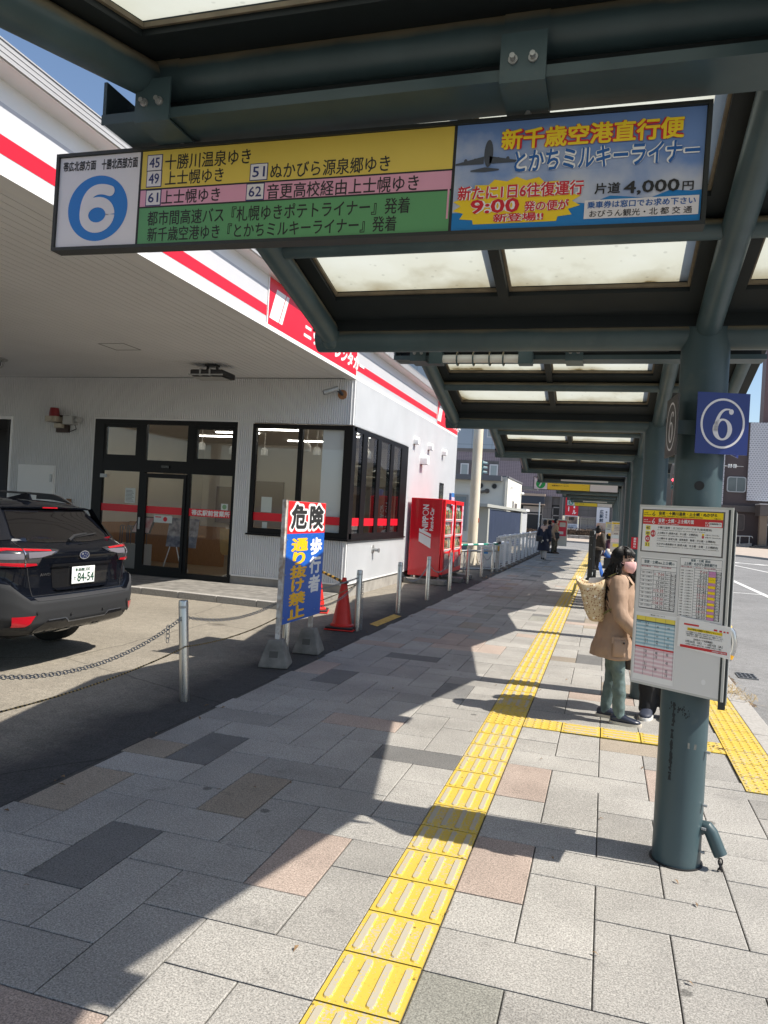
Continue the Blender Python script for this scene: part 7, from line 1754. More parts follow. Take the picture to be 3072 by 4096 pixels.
def rwin(x0, x1, z0, z1, pane=True):
    mb = MB(); r = .25; P = []
    for cx, cz, a0 in ((x1-r, z1-r, 0), (x0+r, z1-r, pi/2), (x0+r, z0+r, pi), (x1-r, z0+r, pi*1.5)): P += [(cx+r*cos(a0+q*pi/12), cz+r*sin(a0+q*pi/12)) for q in range(7)]
    mb.prism([(a, RY-.001, b) for a, b in P], (0, -.12, 0)); w_ = mb.build('window', M('rounded_frame', (.40, .43, .44), .4) if pane else M('faint_frame', (.16, .13, .12), .5), rb, smooth=False)
    mb = MB(); cx, cz = (x0+x1)/2, (z0+z1)/2; k = .88; mb.prism([(cx+(a-cx)*k, RY-.1215, cz+(b-cz)*k) for a, b in P], (0, -.004, 0)); mb.build('pane', M('grey_pane', (.14, .17, .18), .1, var=.3, vscale=.5) if pane else BRN2, w_, smooth=False)
    if pane: mb = MB(); mb.box(cx-.03, cx+.03, RY-.14, RY-.1256, z0, z1); mb.build('mullion', M('rounded_frame', 0), w_, smooth=False)
rwin(11.75, 13.58, 5.55, 7.15); rwin(12.2, 13.65, 1.6, 3.35, False)
mb = MB(); mb.box(8.6, 40, RY-.42, RY-.03, 3.55, 4.19); mb.build('band', BRN2, rb, smooth=False)
mb = MB(); mb.box(14.5, 24, RY-3.0, RY-.421, 3.2, 4.3); en = mb.build('entrance_canopy', BRN2, rb, smooth=False)
mb = MB(); mb.box(14.45, 24, RY-3.05, RY-.42, 4.301, 4.42); mb.build('canopy_edge', M('pale_edge', (.5, .5, .5), .5), en, smooth=False)
mb = MB()
for i in range(8): mb.box(14.5, 24, RY-3.012, RY-3.001, 3.3+i*.12, 3.35+i*.12)
mb.build('slats', M('slat_brown', (.17, .15, .14), .5), en, smooth=False)
o = Vector((0, RY-3.05, 0)); mb = MB(); mb.disc(o, X1, Z1, 15.95, 3.86, .36, .36, 30); lg = mb.build('round_emblem', M('emblem_sky_blue', (.03, .22, .62), .4), en, smooth=False, recalc=False)
mb = MB(); mb.annulus(o-Y1*.01, X1, Z1, 16.0, 3.86, .26, .26, .08, 30); mb.build('emblem_ring', WHITE, lg, smooth=False, recalc=False)
mb = MB(); mb.box(14.55, 15.2, RY-2.9, RY-2.2, .1, 3.2); mb.build('column', M('tan_column', (.20, .155, .115), .6), rb, smooth=False)
mb = MB(); mb.box(15.2, 17.4, RY-2.3, RY-2.2, .15, 3.2); mb.build('entrance_door', M('bright_frame', (.5, .52, .53), .4), rb, smooth=False)
mb = MB()
for a_, b_, c_, d_ in ((15.35, 16.2, .25, 2.25), (16.35, 17.3, .25, 2.25), (15.35, 16.2, 2.45, 3.1), (16.35, 17.3, 2.45, 3.1)): mb.box(a_, b_, RY-2.32, RY-2.301, c_, d_)
mb.build('door_glass', DPN, rb, smooth=False)
mb = MB(); mb.box(13.8, 19, RY-4.2, RY-.5, -.05, .12); mb.box(14.1, 19, RY-3.6, RY-.5, .121, .26); mb.build('steps', M('dark_step', (.06, .06, .062), .7), rb, smooth=False)
rl = thing('ramp_railing', 'pale steel handrail on a low concrete ramp by the brown block', 'railing', (13.2, RY-2, 0))
mb = MB(); mb.prism([(11.5, RY-2.6, 0), (14.0, RY-2.6, 0), (14.0, RY-2.6, .42), (11.5, RY-2.6, .1)], (0, 1.6, 0)); mb.build('ramp', CONC, rl, smooth=False)
mb = MB(); mb.tube([(11.5, RY-2.5, 1.02), (13.85, RY-2.5, 1.12), (14.0, RY-2.5, 1.1), (14.05, RY-2.5, .95)], .035, 8)
for x_ in (12.1, 12.9, 13.75): mb.cyl((x_, RY-2.5, .1), (x_, RY-2.5, 1.08), .03, n=8)
mb.build('rail', M('rail_white', (.6, .62, .6), .4), rl)
wl = thing('wire_pole', 'slim steel crossarm pole with insulators in front of the brown block', 'pole', (9.7, 78, 0))
mb = MB(); mb.lathe([(.09, -.1), (.07, 10)], (7.6, 78, 0), n=10); mb.build('shaft', ZINC, wl)
mb = MB(); mb.tube([(4.6, 78, 7.75), (11.8, 78, 7.75)], .05, 8); mb.tube([(10.9, 78, 7.75), (12.3, 78, 7.75)], .03, 6); mb.build('crossarm', ZINC, wl)
mb = MB()
for x_ in (11.0, 11.2, 11.45, 11.6): mb.tube([(x_, 78, 7.6), (x_, 78, 7.95)], .07, 8)
mb.build('insulator', M('porcelain', (.6, .62, .62), .3), wl)
tw_ = thing('beige_tower', 'pale beige building seen between the shelter poles beyond the junction', 'building', (5.2, 100, 0))
mb = MB(); mb.box(4.0, 7.5, 96, 108, 0, 18); mb.build('wall', M('beige_wall', (.50, .44, .38), .8, var=.08, vscale=.3), tw_, smooth=False)
for z_ in (3, 6.5, 10): 
    mb = MB(); mb.box(4.6, 5.6, 95.95, 95.999, z_, z_+1.5); mb.build('window', DPN, tw_, smooth=False)
for k, (y0, y1, x0, hh, lb) in enumerate(((8, 30, 22, 9, 'grey office block across the road, mirrored in the side windows'), (34, 56, 24, 11, 'brown office block across the road, mirrored in the side windows'))):
    t = thing('street_building', lb, 'building', (x0+6, (y0+y1)/2, 0))
    mb = MB(); mb.box(x0, x0+12, y0, y1, 0, hh); mb.build('wall', M('street_wall_%d' % k, (.30, .28, .27) if k == 0 else (.17, .12, .11), .7, var=.1, vscale=.5), t, smooth=False)
    for yy in range(int(y0)+2, int(y1)-2, 4):
        for zz in (1.2, 4.6, 7.6):
            mb = MB(); mb.box(x0-.06, x0-.001, yy, yy+2, zz, min(zz+1.6, hh-.3)); mb.build('window', DPN, t, smooth=False)
# ------------------------------------------------------------------ people
SKIN = M('skin', (.62, .40, .30), .5, var=.06, vscale=14)
HAIRB = M('black_hair', (.010, .009, .009), .5, spec=.3); HAIRD = M('brown_black_hair', (.03, .018, .013), .4, spec=.5)
def person(label, loc, rz, H=1.55, coat=None, legs=None, shoes=None, sole=None, hair=HAIRB, feet=((.02, .06, 0), (-.03, -.06, 0)), arms=None, headyaw=0., lean=.02, sit=False, vox=.011, longhair=0., hem=.46, flare=1.18, folds=.012, mask=None, hat=None, legw=1., bulk=1.):
    t = thing('person', label, 'person', loc, rz)
    S = lambda p: Vector(p)*H
    hipz = .50 if not sit else .285
    hd = S((lean+.025, 0, hipz+.425)); nk = S((lean+.0, 0, hipz+.345)); ch = S((lean*.7, 0, hipz+.26)); pv = S((0, 0, hipz+.02))
    if arms is None: arms = [((-.01, .155, hipz+.12), (.05, .15, hipz-.03)), ((-.01, -.155, hipz+.12), (.05, -.15, hipz-.03))]
    Rh = Matrix.Rotation(headyaw, 3, 'Z')
    b = MB()
    # head: skull, jaw, nose, ears, lips, neck
    b.ell(hd+Rh@S((-.008, 0, .012)), [.058*H, .048*H, .062*H], 20); b.ell(hd+Rh@S((.012, 0, -.030)), [.040*H, .036*H, .040*H], 16)
    b.blob(hd+Rh@S((.048, 0, .004)), .006*H, hd+Rh@S((.060, 0, -.014)), .0085*H, 8); b.blob(hd+Rh@S((.046, -.010, -.036)), .006*H, hd+Rh@S((.046, .010, -.036)), .006*H, 8)
    for s_ in (-1, 1): b.ell(hd+Rh@S((-.004, s_*.048, -.006)), [.010*H, .006*H, .018*H], 8)
    b.blob(hd+S((-.015, 0, -.04)), .030*H, nk+S((-.01, 0, -.02)), .034*H, 12)
    b.blob(ch+S((0, .05, .03)), .062*H*bulk, ch+S((0, -.05, .03)), .062*H*bulk, 12); b.blob(ch, .075*H*bulk, pv, .070*H*bulk, 14); b.blob(pv+S((0, .03, 0)), .072*H*bulk, pv+S((0, -.03, 0)), .072*H*bulk, 12)
    sl = MB()
    for (el, wr), s_ in zip(arms, (1, -1)):
        sh_ = ch+S((.004, s_*.098, .046)); el, wr = S(el), S(wr)
        b.chain_blob([sh_, el, wr], [.034*H, .027*H, .017*H])
        if coat: sl.chain_blob([sh_+S((0, 0, -.005)), sh_.lerp(el, .5)+S((-.004, 0, 0)), el, el.lerp(wr, .92)], [.050*H*bulk, .046*H*bulk, .042*H*bulk, .034*H*bulk])
        d = (wr-el).normalized(); side = Vector((0, 1, 0)); side = (side-d*side.dot(d)).normalized(); fwd = d.cross(side)
        if fwd.x < 0: fwd = -fwd
        pm = wr+d*.038*H; b.blob(wr, .0155*H, pm-fwd*.008*H, .015*H, 8); b.blob(wr+d*.01*H, .014*H, pm+fwd*.010*H, .014*H, 8)
        for q, (o_, l_) in enumerate(((-.0165, .030), (-.0055, .037), (.0055, .040), (.0165, .036))):
            r0 = pm+fwd*o_*H+d*.010*H; k1 = r0+d*l_*.55*H+side*(-s_)*.004*H; k2 = k1+d*l_*.40*H+side*(-s_)*.014*H; k3 = k2+d*l_*.25*H+side*(-s_)*.012*H
            b.chain_blob([r0, k1, k2, k3], [.0062*H, .0056*H, .005*H, .0042*H], 8)
        th = pm+fwd*.014*H-d*.018*H; b.chain_blob([th, th+fwd*.018*H+d*.012*H, th+fwd*.022*H+d*.032*H-side*s_*.006*H], [.008*H, .0068*H, .0055*H], 8)
    lg = MB()
    for (fx, fy, fr), s_ in zip(feet, (1, -1)):
        hip = pv+S((0, s_*.045, -.01)); an = S((fx, fy, .045))
        if sit: kn = S((fx+.0, fy, .27)); kn.x = max(kn.x, .20*H)
        else: kn = hip.lerp(an, .53)+S((.012, 0, 0))
        lk = min(1, legw)*.86 if legs else 1; b.chain_blob([hip, kn, an], [.058*H*lk, .036*H*lk, .023*H])
        if legs: lg.chain_blob([hip, hip.lerp(kn, .5), kn, kn.lerp(an, .5), an+S((0, 0, .0))], [.066*H*legw, .060*H*legw, .047*H*legw, .044*H*legw, .039*H*legw])
        Rf = Matrix.Rotation(fr, 3, 'Z'); o = an+Rf@S((.0, 0, -.030))
        b.blob(o, .016*H, o+Rf@S((.085, 0, -.004)), .012*H, 8)
        if shoes:
            mb = MB(); rings = []
            for x_, w_, h_, z_ in ((-.048, .010, .020, .018), (-.042, .022, .042, .012), (-.02, .028, .050, .012), (.02, .029, .048, .012), (.055, .033, .034, .012), (.085, .033, .026, .012), (.108, .024, .020, .013), (.118, .008, .012, .014)):
                c = an+Rf@S((x_, 0, -.045+z_+h_*.45)); rings.append([c+Rf@S((0, w_*cos(q), h_*.55*sin(q))) for q in [2*pi*k/14 for k in range(14)]])
            mb.ring(rings); sho = mb.build('shoe', shoes, t, local=True, ang=70)
            mb = MB(); rings = []
            for z0 in (.0, .006, .016):
                rings.append([an+Rf@S((x_, w_, -.045+z0)) for x_, w_ in [(.036+.090*cos(q)*(1-.02*(z0 < .001)), (.036*sin(q))*(1-.10*(cos(q) < 0))) for q in [2*pi*k/24 for k in range(24)]]])
            mb.ring(rings); mb.build('sole', sole or shoes, sho, local=True, ang=50)
    body = b.build('body', SKIN, t, local=True, remesh=vox)
    if legs: lg.build('trousers', legs, t, local=True, remesh=vox*1.15, disp=(.020*H, .07*H))
    if coat:
        c = MB(); rings = []; prof = [(hem, .098*flare, .112*flare, -.006), (hem+.06, .092*flare, .108*flare, -.004), ((hem+hipz+.10)/2, .088*(1+(flare-1)*.6), .106*(1+(flare-1)*.6), 0), (hipz+.14, .082, .106, .006), (hipz+.24, .084, .118, .010), (hipz+.30, .074, .110, .012), (hipz+.335, .052, .070, .008), (hipz+.362, .038, .042, .008)]
        for z_, rx, ry, cx in prof:
            cx += lean*max(0, (z_-hipz))/.35
            rings.append([S((cx+rx*bulk*cos(q), ry*bulk*sin(q), z_)) for q in [2*pi*k/28 for k in range(28)]])
        c.ring(rings); c.v += []
        o_ = len(c.v); c.v += sl.v; c.f += [tuple(i+o_ for i in f) for f in sl.f]; c.mi += sl.mi
        c.build('coat', coat, t, local=True, remesh=vox*1.1, disp=(folds*H*1.6, .13*H))
    # face
    mb = MB()
    for s_ in (-1, 1): mb.ell(hd+Rh@S((.043, s_*.019, .010)), [.006*H, .009*H, .0052*H], 10)
    mb.build('eye', M('eye_dark', (.02, .015, .012), .2), t, local=True)
    mb = MB()
    for s_ in (-1, 1): mb.tube([hd+Rh@S((.0475, s_*.008, .024)), hd+Rh@S((.047, s_*.020, .028)), hd+Rh@S((.040, s_*.030, .024))], .0026*H, 6)
    mb.build('eyebrow', hair, t, local=True)
    # hair
    mb = MB(); mb.ell(hd+Rh@S((-.024, 0, .020)), [.060*H, .055*H, .062*H], 22)
    for s_ in (-1, 1): mb.ell(hd+Rh@S((-.015, s_*.030, -.004)), [.040*H, .026*H, .050*H], 14)
    mb.ell(hd+Rh@S((-.040, 0, -.012)), [.038*H, .044*H, .052*H], 14)
    mb.ell(hd+Rh@S((.002, 0, .050)), [.044*H, .046*H, .024*H], 14)
    if longhair:
        mb.blob(hd+Rh@S((-.035, .02, .0)), .046*H, hd+Rh@S((-.05, .02, -longhair)), .040*H, 12); mb.blob(hd+Rh@S((-.035, -.02, .0)), .046*H, hd+Rh@S((-.05, -.02, -longhair)), .040*H, 12)
    mb.build('hair', hair, t, local=True, remesh=vox, disp=(.012*H, .02*H))
    if mask:
        mb = MB(); rings = []
        for z_, ex in ((-.004, 1.08), (-.014, 1.17), (-.026, 1.19), (-.040, 1.12), (-.054, .98), (-.064, .80)):
            rings.append([hd+Rh@S((.010+.0465*ex*cos(q)*(1.0+.14*max(0, cos(q*2.2))**3),   .0445*ex*sin(q), z_*(.72+.28*cos(q*1.15))+(.006*cos(q) if z_ > -.02 else -.002))) for q in [(-1.25+2.5*k/16) for k in range(17)]])
        mb.ring(rings, cap=False, close=False); mb.build('face_mask', mask, t, local=True, recalc=False, ang=80, subd=1)
        mb = MB()
        for s_ in (-1, 1): mb.tube([hd+Rh@S((.022, s_*.050, -.014)), hd+Rh@S((.0, s_*.056, -.002))], .0015*H, 5)
        mb.build('mask_loop', mask, t, local=True)
    if hat:
        mb = MB(); mb.ell(hd+Rh@S((-.004, 0, .040)), [.066*H, .060*H, .048*H], 18); mb.ell(hd+Rh@S((.055, 0, .030)), [.04*H, .045*H, .008*H], 12); mb.build('cap', hat, t, local=True, remesh=vox)
    return t, hd, Rh, S, hipz
BEIGE = M('beige_coat', (.36, .24, .165), .75, var=.12, vscale=5, bump=.9, bscale=6.5, stretch=(2.2, 2.2, 1.0)); TEAL = M('teal_jeans', (.135, .195, .195), .85, var=.4, vscale=14, bump=.15, bscale=200)
NAVYSH = M('navy_leather', (.02, .026, .045), .35); CREAM = M('cream_sole', (.60, .54, .44), .7); PINKM = M('pink_mask', (.74, .43, .42), .8)
WX, WY, WH = .12, 6.36, 1.405
arms_ = [((.04, .16, .64), (.15, .12, .55)), ((.028, -.162, .625), (.125, -.13, .525))]
wm, hd, Rh, S, hz_ = person('waiting woman with curly black hair, beige coat, pink mask and teal jeans', (WX, WY, 0), radians(-2), WH, BEIGE, TEAL, NAVYSH, CREAM, HAIRB, feet=((-.03, .07, -.1), (.05, -.055, -.06)), arms=arms_, headyaw=radians(-30), lean=.008, vox=.0075, hem=.375, flare=1.28, folds=.014, mask=PINKM, legw=.80, bulk=1.05, longhair=.09)
rg = random.Random(21); mb = MB()
Rb = Matrix.Rotation(radians(-10), 3, 'Z')
for q in range(300):      # curls falling round the back and the sides
    a_ = rg.uniform(radians(62), radians(298)); lx, ly = cos(a_), sin(a_); ln = rg.uniform(.15, .29); r0 = rg.uniform(.85, 1.05)
    p0 = hd+Rh@S((-.016+.056*lx*r0, .055*ly*r0, rg.uniform(-.03, .012))); rad = rg.uniform(.006, .012)*WH; ph = rg.uniform(0, 6.28); tn = rg.uniform(2.2, 4.2); pts = []
    out_ = Vector((lx, ly, 0)); out_ = Rh@out_
    for k in range(19):
        u = k/18; p = p0+out_*(.052*WH*sin(u*1.5))+Vector((-.012*u*WH, 0, -ln*u*WH)); g_ = min(1, u*2.2)
        pts.append(p+Vector((rad*g_*cos(ph+tn*2*pi*u), rad*g_*sin(ph+tn*2*pi*u), 0)))
    mb.tube(pts, [.0048*(1-.45*k/18) for k in range(19)], 5)
mb.build('hair_curls', HAIRB, wm, local=True)
mb = MB()
for q in range(60):      # fringe
    y_ = rg.uniform(-.042, .042); a = S((.012+rg.uniform(-.01, .01), y_*.8, .072)); b = S((.046-abs(y_)*.35, y_, .052)); c = S((.0555-abs(y_)*.45, y_*1.12+rg.uniform(-.004, .004), rg.uniform(.020, .040)))
    mb.tube([hd+Rh@a, hd+Rh@b, hd+Rh@b.lerp(c, .5)+Rh@S((.003, 0, 0)), hd+Rh@c], [.0042, .004, .003, .0015], 5)
for q in range(150):      # combed strands from the crown down the sides and back
    a_ = rg.uniform(radians(40), radians(320)); r_ = 1.06
    pts = []
    for k in range(8):
        el = radians(86-88*k/7); pts.append(hd+Rh@S((-.016+.0625*r_*cos(el)*cos(a_), .0565*r_*cos(el)*sin(a_), .020+.0625*r_*sin(el))))
    mb.tube(pts, [.003]*8, 4)
mb.build('fringe', HAIRB, wm, local=True)
# coat details: hood, pocket flap, seam
mb = MB(); mb.ell(S((-.028, 0, .80)), [.055*WH, .085*WH, .040*WH], 16); mb.build('hood', BEIGE, wm, local=True, disp=(.02, .05))
mb = MB(); c = S((.045, -.137, .50))
def cpt(a, z_): k_ = 1.07+.35*(.46-z_); return S((.0+.121*k_*cos(a), .146*k_*sin(a), z_))
P0 = [cpt(radians(-95+38*k/8), .505) for k in range(9)]; P1 = [cpt(radians(-95+38*k/8), .47)*1.0 for k in range(9)]
mb.ring([[p for p in P0], [p+Vector((0, -.004, 0)) for p in P1]], cap=False, close=False); mb.build('pocket_flap', BEIGE, wm, local=True)
mb = MB(); R_ = []
for z_, k_ in ((.492, 1.0), (.488, 1.035), (.46, 1.055), (.43, 1.06), (.402, 1.045), (.396, 1.01)):
    rr = []
    for k in range(11):
        p = cpt(radians(-92+32*k/10), z_); e_ = 1+(k_-1)*(1 if 0 < k < 10 else 0); rr.append(Vector((p.x*e_, p.y*e_, p.z)))
    R_.append(rr)
mb.ring(R_, cap=False, close=False); mb.build('pocket', BEIGE, wm, local=True, ang=80)
mb = MB(); q = cpt(radians(-66), .475); mb.ell((q.x*1.05, q.y*1.05-.006, q.z), .008, 8); mb.build('button', M('dark_brown_leather', (.035, .02, .015), .5), wm, local=True)
# patterned backpack worn on her back, its own thing
def print_mat():
    mt = bpy.data.materials.new('dotted_fabric'); mt.use_nodes = True; t = mt.node_tree; N = t.nodes; L = t.links; b = N['Principled BSDF']; b.inputs['Roughness'].default_value = .8
    tc = N.new('ShaderNodeTexCoord'); v = N.new('ShaderNodeTexVoronoi'); v.inputs['Scale'].default_value = 58; v.inputs['Randomness'].default_value = .75; L.new(tc.outputs['Object'], v.inputs['Vector'])
    r = N.new('ShaderNodeValToRGB'); e = r.color_ramp.elements; r.color_ramp.interpolation = 'LINEAR'
    e[0].position = .26; e[0].color = (.28, .10, .035, 1); e[1].position = .36; e[1].color = (.62, .49, .31, 1)
    L.new(v.outputs['Distance'], r.inputs[0])
    v2 = N.new('ShaderNodeTexVoronoi'); v2.inputs['Scale'].default_value = 24; L.new(tc.outputs['Object'], v2.inputs['Vector'])
    r2 = N.new('ShaderNodeMapRange'); r2.inputs[1].default_value = .22; r2.inputs[2].default_value = .27; L.new(v2.outputs['Distance'], r2.inputs[0])
    m_ = N.new('ShaderNodeMix'); m_.data_type = 'RGBA'; m_.inputs[6].default_value = (.80, .74, .62, 1); L.new(r2.outputs[0], m_.inputs[0]); L.new(r.outputs[0], m_.inputs[7]); L.new(m_.outputs[2], b.inputs['Base Color'])
    return mt
bp = thing('backpack', 'cream dotted cloth backpack with olive straps on the waiting woman', 'backpack', (WX-.1, WY, .98))
OLIVE = M('olive_strap', (.17, .15, .045), .8)
mb = MB(); rings = []
for z_, x0, x1, hy in ((.80, -.195, -.085, .105), (.815, -.215, -.08, .12), (.88, -.245, -.085, .135), (.97, -.27, -.088, .14), (1.05, -.295, -.085, .14), (1.10, -.315, -.08, .135), (1.135, -.335, -.08, .115)):
    cx, rx = (x0+x1)/2, (x1-x0)/2; n = 28
    rings.append([Vector((WX+cx+rx*math.copysign(abs(cos(q))**.55, cos(q)), WY-.01+hy*math.copysign(abs(sin(q))**.55, sin(q)), z_+ (.03*cos(q*2+.6) if z_ > 1.12 else 0))) for q in [2*pi*k/n for k in range(n)]])
inner = [[p.lerp(Vector((WX-.2, WY-.01, p.z)), .06)-Z1*d for p in rings[-1]] for d in (.0, .10)]
mb.ring(rings+inner, cap=True); mb.build('pouch', print_mat(), bp, ang=60, subd=1, disp=(.018, .06))
mb = MB(); mb.prism([(WX-.245, WY-.05, 1.0), (WX-.13, WY-.03, 1.0), (WX-.10, WY-.03, 1.165), (WX-.225, WY-.05, 1.145)], (0, .004, 0)); mb.build('paper', M('paper', 0), bp, smooth=False)
def strap(name, pts, w_, par):
    mb = MB(); L_, R_ = [], []
    for p, s_ in pts: L_.append(Vector(p)+Vector(s_)*w_); R_.append(Vector(p)-Vector(s_)*w_)
    T = [Vector((0, -.004, .002))]*len(L_)
    mb.ring([L_, R_], cap=False, close=False); return mb.build(name, OLIVE, par, recalc=False)
strap('strap', [((WX-.10, WY-.15, .875), (.4, 0, .8)), ((WX-.05, WY-.178, .915), (.4, 0, .8)), ((WX+.0, WY-.195, .96), (.4, 0, .8)), ((WX+.06, WY-.185, 1.0), (.4, 0, .8))], .016, bp)
strap('strap', [((WX-.075, WY-.10, 1.17), (.5, -.8, 0)), ((WX-.02, WY-.115, 1.205), (.3, -.9, 0)), ((WX+.06, WY-.12, 1.19), (.2, -.9, 0)), ((WX+.11, WY-.13, 1.12), (.2, -.9, .2))], .018, bp)
strap('loop', [((WX-.325, WY-.13, 1.10), (.9, 0, 0)), ((WX-.335, WY-.15, 1.05), (.9, 0, 0)), ((WX-.35, WY-.15, 1.0), (.9, 0, .2))], .012, bp)
# handbag hanging in front of her, mostly hidden
hb = thing('handbag', 'dark brown handbag hanging at her front below the coat hem', 'handbag', (WX+.16, WY-.05, .5))
mb = MB(); mb.ell((WX+.13, WY-.02, .50), (.075, .05, .075), 14); mb.build('pouch', M('dark_brown_leather', (.035, .02, .015), .5), hb)
mb = MB(); mb.tube([(WX+.10, WY-.03, .56), (WX+.13, WY-.09, .68), (WX+.17, WY-.12, .78)], .007, 6); mb.build('handle', M('dark_brown_leather', 0), hb)
# companion hidden behind the board
DARKT = M('black_trousers', (.018, .017, .018), .85); DARKC = M('dark_jacket', (.03, .03, .035), .8); SNK = M('navy_sneaker', (.025, .032, .055), .6); WSOLE = M('white_sole', (.66, .65, .62), .6)
person('person in black trousers and navy sneakers hidden behind the timetable board', (.50, 6.74, 0), radians(-100), 1.58, DARKC, DARKT, SNK, WSOLE, HAIRD, feet=((.03, .06, .1), (.06, -.04, 0)), hem=.47, flare=1.05, legw=1.15)
# pedestrians further along
NAVC = M('navy_long_coat', (.012, .016, .034), .8); PALE = M('pale_skirt', (.52, .48, .44), .85, var=.2, vscale=12)
pd, hd2, Rh2, S2, _ = person('person in a long navy coat with short dark hair walking along the fence', (-2.34, 30.5, 0), radians(78), 1.60, NAVC, PALE, M('black_shoe', (.012, .012, .012), .4), None, HAIRD, feet=((.09, .04, 0), (-.07, -.05, 0)), hem=.22, flare=1.30, folds=.01, vox=.014, legw=1.25, bulk=1.08)
bg_ = thing('shoulder_bag', 'black shoulder bag with a pale charm hanging behind the navy coat', 'bag', (-2.5, 30.25, .8))
mb = MB(); mb.box(-2.63, -2.38, 30.18, 30.30, .72, .95); mb.build('pouch', BLKP, bg_, bevel=.03)
mb = MB(); mb.tube([(-2.40, 30.24, .93), (-2.28, 30.33, 1.15), (-2.20, 30.40, 1.30)], .008, 6); mb.build('strap', BLKP, bg_)
mb = MB(); mb.ell((-2.36, 30.16, .76), .035, 10); mb.ell((-2.40, 30.15, .70), .025, 8); mb.build('charm', M('charm_cream', (.62, .58, .48), .8), bg_)
def camo():
    return M('mottled_trousers', (.13, .115, .07), .85, col2=(.025, .022, .02), var=.5, vscale=13)
person('person in a tan jacket and mottled trousers looking to the right at the crossing', (-2.33, 36.7, 0), radians(-15), 1.66, M('tan_jacket', (.36, .25, .165), .8, var=.1, vscale=6), camo(), M('brown_shoe', (.07, .035, .02), .5), None, HAIRB, feet=((.03, .05, 0), (-.02, -.06, -.2)), hem=.44, flare=1.05, vox=.014, legw=1.2, bulk=1.08)
b2 = thing('shoulder_bag', 'grey black shoulder bag at the hip of the person in tan', 'bag', (-2.2, 36.5, .9))
mb = MB(); mb.box(-2.32, -2.08, 36.42, 36.56, .72, 1.02); mb.build('pouch', M('charcoal_cloth', (.03, .032, .036), .8), b2, bevel=.05)
mb = MB(); mb.tube([(-2.2, 36.5, 1.0), (-2.27, 36.56, 1.25), (-2.33, 36.6, 1.4)], .01, 6); mb.build('strap', M('charcoal_cloth', 0), b2)
person('person in dark clothes standing behind the tan jacket', (-2.62, 36.9, 0), radians(10), 1.58, M('plum_black_coat', (.03, .022, .035), .8), M('light_trousers', (.35, .33, .28), .8), M('black_shoe', 0), None, HAIRB, hem=.42, flare=1.1, vox=.016)
person('person in a dark brown cape coat standing behind the glass screen', (-.235, 26.2, 0), radians(60), 1.50, M('dark_brown_coat', (.045, .034, .024), .85), DARKT, M('black_shoe', 0), None, HAIRB, hem=.45, flare=1.5, vox=.014, longhair=.08)
st_, *_r = person('seated person in a maroon puffer jacket and yellow cap on the far bench', (.10, 28.3, 0), radians(5), 1.56, M('maroon_jacket', (.085, .012, .028), .6, var=.2, vscale=8), DARKT, M('black_shoe', 0), None, HAIRB, feet=((.26, .06, 0), (.26, -.06, 0)), hem=.25, flare=1.05, vox=.013, sit=True, hat=M('yellow_cap', (.70, .42, .03), .8), bulk=1.25, arms=[((.02, .17, .40), (.16, .10, .34)), ((.02, -.17, .40), (.16, -.10, .34))])
b3 = thing('tote_bag', 'cream tote bag on the far bench seat beside the seated person', 'bag', (.02, 27.8, .5))
mb = MB(); mb.ell((.14, 27.75, .55), (.12, .16, .15), 14); mb.build('pouch', M('cream_cloth', (.62, .56, .46), .85, var=.2, vscale=12), b3, disp=(.05, .08))

# ------------------------------------------------------------------ benches, glass screen, far timetables, stop flag
SEAT = M('blue_seat', (.035, .13, .46), .28, spec=.5); BENCHD = M('bench_dark', (.02, .023, .026), .5)
def bench(y0, n, label):
    t = thing('bench', label, 'bench', (.05, y0, 0), 0, 'blue plastic benches under the shelter')
    for k in range(n):
        yc = y0+.48*k; mb = MB(); rings = []; ox = .075
        for s_ in range(9):
            v = -1+2*s_/8; y_ = yc+.205*v; dip = .02*(1-v*v)
            rings.append([Vector((p[0]+ox, p[1], p[2])) for p in ((-.135-.0*dip+.03*abs(v)**3, y_, .775-.10*abs(v)**4), (-.095-dip, y_, .62), (-.045-dip, y_, .50), (-.01, y_, .435-dip), (.08, y_, .415-dip), (.22, y_, .42-dip), (.31, y_, .425), (.335, y_, .405), (.30, y_, .395), (.20, y_, .39), (.06, y_, .385), (-.03, y_, .41), (-.07, y_, .50), (-.125, y_, .62), (-.165+.03*abs(v)**3, y_, .765-.10*abs(v)**4))])
        mb.ring(rings); mb.build('seat', SEAT, t, ang=50)
    y1 = y0+.48*(n-1); mb = MB(); mb.box(.09, .29, y0-.25, y1+.25, .30, .375); mb.box(.0, .26, y0-.22, y0-.17, .02, .30); mb.box(.0, .26, y1+.17, y1+.22, .02, .30); mb.box(-.02, .30, y0-.25, y0-.14, -.01, .02); mb.box(-.02, .30, y1+.14, y1+.25, -.01, .02); mb.build('frame', BENCHD, t, bevel=.008)
    return t
bench(14.9, 4, 'nearer blue plastic bench behind the waiting woman'); bench(27.6, 4, 'farther blue plastic bench where the person in maroon sits')
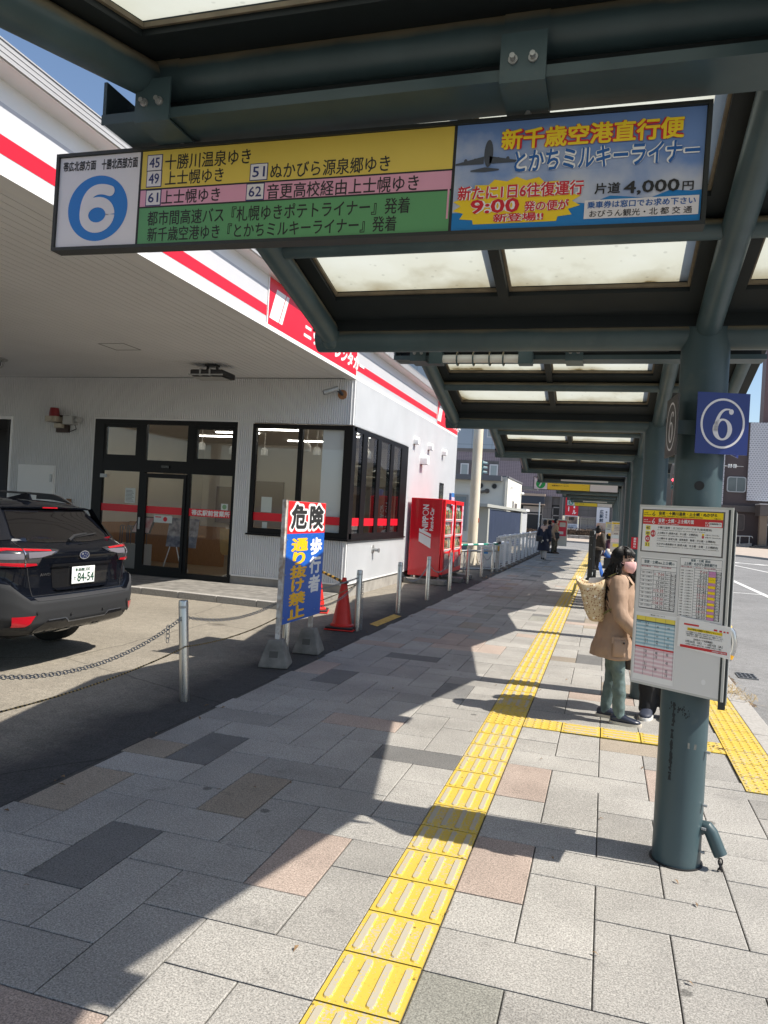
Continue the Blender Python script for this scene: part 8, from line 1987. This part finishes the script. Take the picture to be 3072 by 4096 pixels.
def screen(y0, y1, x_, label):
    t = thing('glass_screen', label, 'screen', (x_, (y0+y1)/2, 0)); DK = M('screen_dark_frame', (.018, .018, .017), .45)
    for y_ in (y0, y1):
        mb = MB(); mb.box(x_-.045, x_+.045, y_-.035, y_+.035, .0, 1.44); p = mb.build('post', DK, t, bevel=.006)
        mb = MB(); mb.box(x_-.07, x_+.09, y_-.10, y_+.10, -.01, .56); mb.build('foot_cover', DK, t, bevel=.01)
        mb = MB()
        for z_ in (.92, 1.18): mb.tube([(x_-.0, y_-.036, z_), (x_-.0, y_-.042, z_)], .008, 8)
        mb.tube([(x_-.02, y_-.036, 1.34), (x_-.02, y_-.042, 1.34)], .006, 6); mb.tube([(x_+.02, y_-.036, 1.34), (x_+.02, y_-.042, 1.34)], .006, 6); mb.build('screw', ZINC, p)
    mb = MB(); mb.box(x_-.005, x_+.005, y0+.04, y1-.04, .50, 1.36); mb.build('pane', M('frosted_pane', (.50, .53, .53), .3), t, smooth=False)
    mb = MB(); mb.box(x_-.03, x_+.03, y0+.035, y1-.035, 1.36, 1.42); mb.box(x_-.02, x_+.02, y0+.035, y1-.035, .45, .50); mb.build('rail', M('screen_rail', (.42, .44, .44), .4), t, smooth=False)
screen(14.4, 17.2, -.235, 'dark framed frosted glass wind screen behind the nearer bench')
def far_board(k, label, x_=.30, w_=.34, z0=.83, z1=1.66, an=-25, dy=-.22):
    y_ = YP+SP*k+dy; a_ = radians(an); ax = Vector((cos(a_), sin(a_), 0)); nn = Vector((sin(a_), -cos(a_), 0)); t = thing('timetable_board', label, 'timetable', (x_, y_, 1.2)); o = Vector((x_, y_, 0))
    mb = MB(); mb.prism([o+ax*a+Z1*b for a, b in ((-w_/2, z0), (w_/2, z0), (w_/2, z1), (-w_/2, z1))], -nn*.02); mb.build('backing', PLASTIC, t, smooth=False)
    def r_(nm, mt, rs_, lv):
        mb = MB()
        for q in rs_: mb.rect(o+nn*(.002+.0015*lv), ax, Z1, *q)
        mb.build(nm, mt, t, smooth=False, recalc=False)
    h_ = z1-z0; X = lambda u: -w_/2+u*w_; Zv = lambda v: z1-v*h_
    r_('header', M('print_yellow_header', 0), [(X(.06), Zv(.09), X(.95), Zv(.035))], 0)
    r_('route_box', YB, [(X(.1), Zv(v+.03), X(.2), Zv(v)) for v in (.12, .17, .22, .27)], 0)
    r_('table', LB2, [(X(.06), Zv(.55), X(.92), Zv(.44))], 0); r_('table', LP2, [(X(.06), Zv(.68), X(.92), Zv(.56))], 0); r_('notice', YB, [(X(.2), Zv(.83), X(.85), Zv(.72))], 0)
    mb = MB()
    for i, (s_, v0, v1) in enumerate((('7 西地区・大空団地方面', .045, .08), ('稲田・大空団地ゆき', .125, .145), ('柏葉高校ゆき', .175, .195), ('西地区循環ゆき', .225, .245), ('大空団地ゆき', .275, .295), ('時刻表', .38, .42))): mb.text(s_, o+nn*.006, ax, Z1, X(.12 if i == 0 else .28), Zv(v1), X(.9 if i < 5 else .6), Zv(v0), .01)
    mb.build('lettering', INK, t, smooth=False, recalc=False)
    mb = MB()
    for i in range(8): mb.rect(o+nn*.0065, ax, Z1, X(.06), Zv(.44+i*.034), X(.92), Zv(.4385+i*.034))
    mb.build('table_lines', LINE, t, smooth=False, recalc=False)
far_board(5, 'small white timetable board with a yellow header on a far shelter pole')
far_board(9, 'smallest white timetable board, half hidden behind the other far one', x_=.16, an=-5)
fl_ = thing('stop_flag', 'small red vertical banner with white lettering on a shelter pole', 'flag', (.33, 10.5, 1.35))
mb = MB(); yy_ = YP+SP*2-.125; mb.box(.345, .435, yy_-.004, yy_, 1.27, 1.43); mb.build('panel', M('print_red', 0), fl_, smooth=False)
mb = MB()
for i, s_ in enumerate('乗車待ち'): mb.text(s_, (0, yy_-.006, 0), X1, Z1, .372, 1.395-i*.036, .408, 1.425-i*.036, .02)
mb.build('lettering', PW_, fl_, smooth=False, recalc=False)
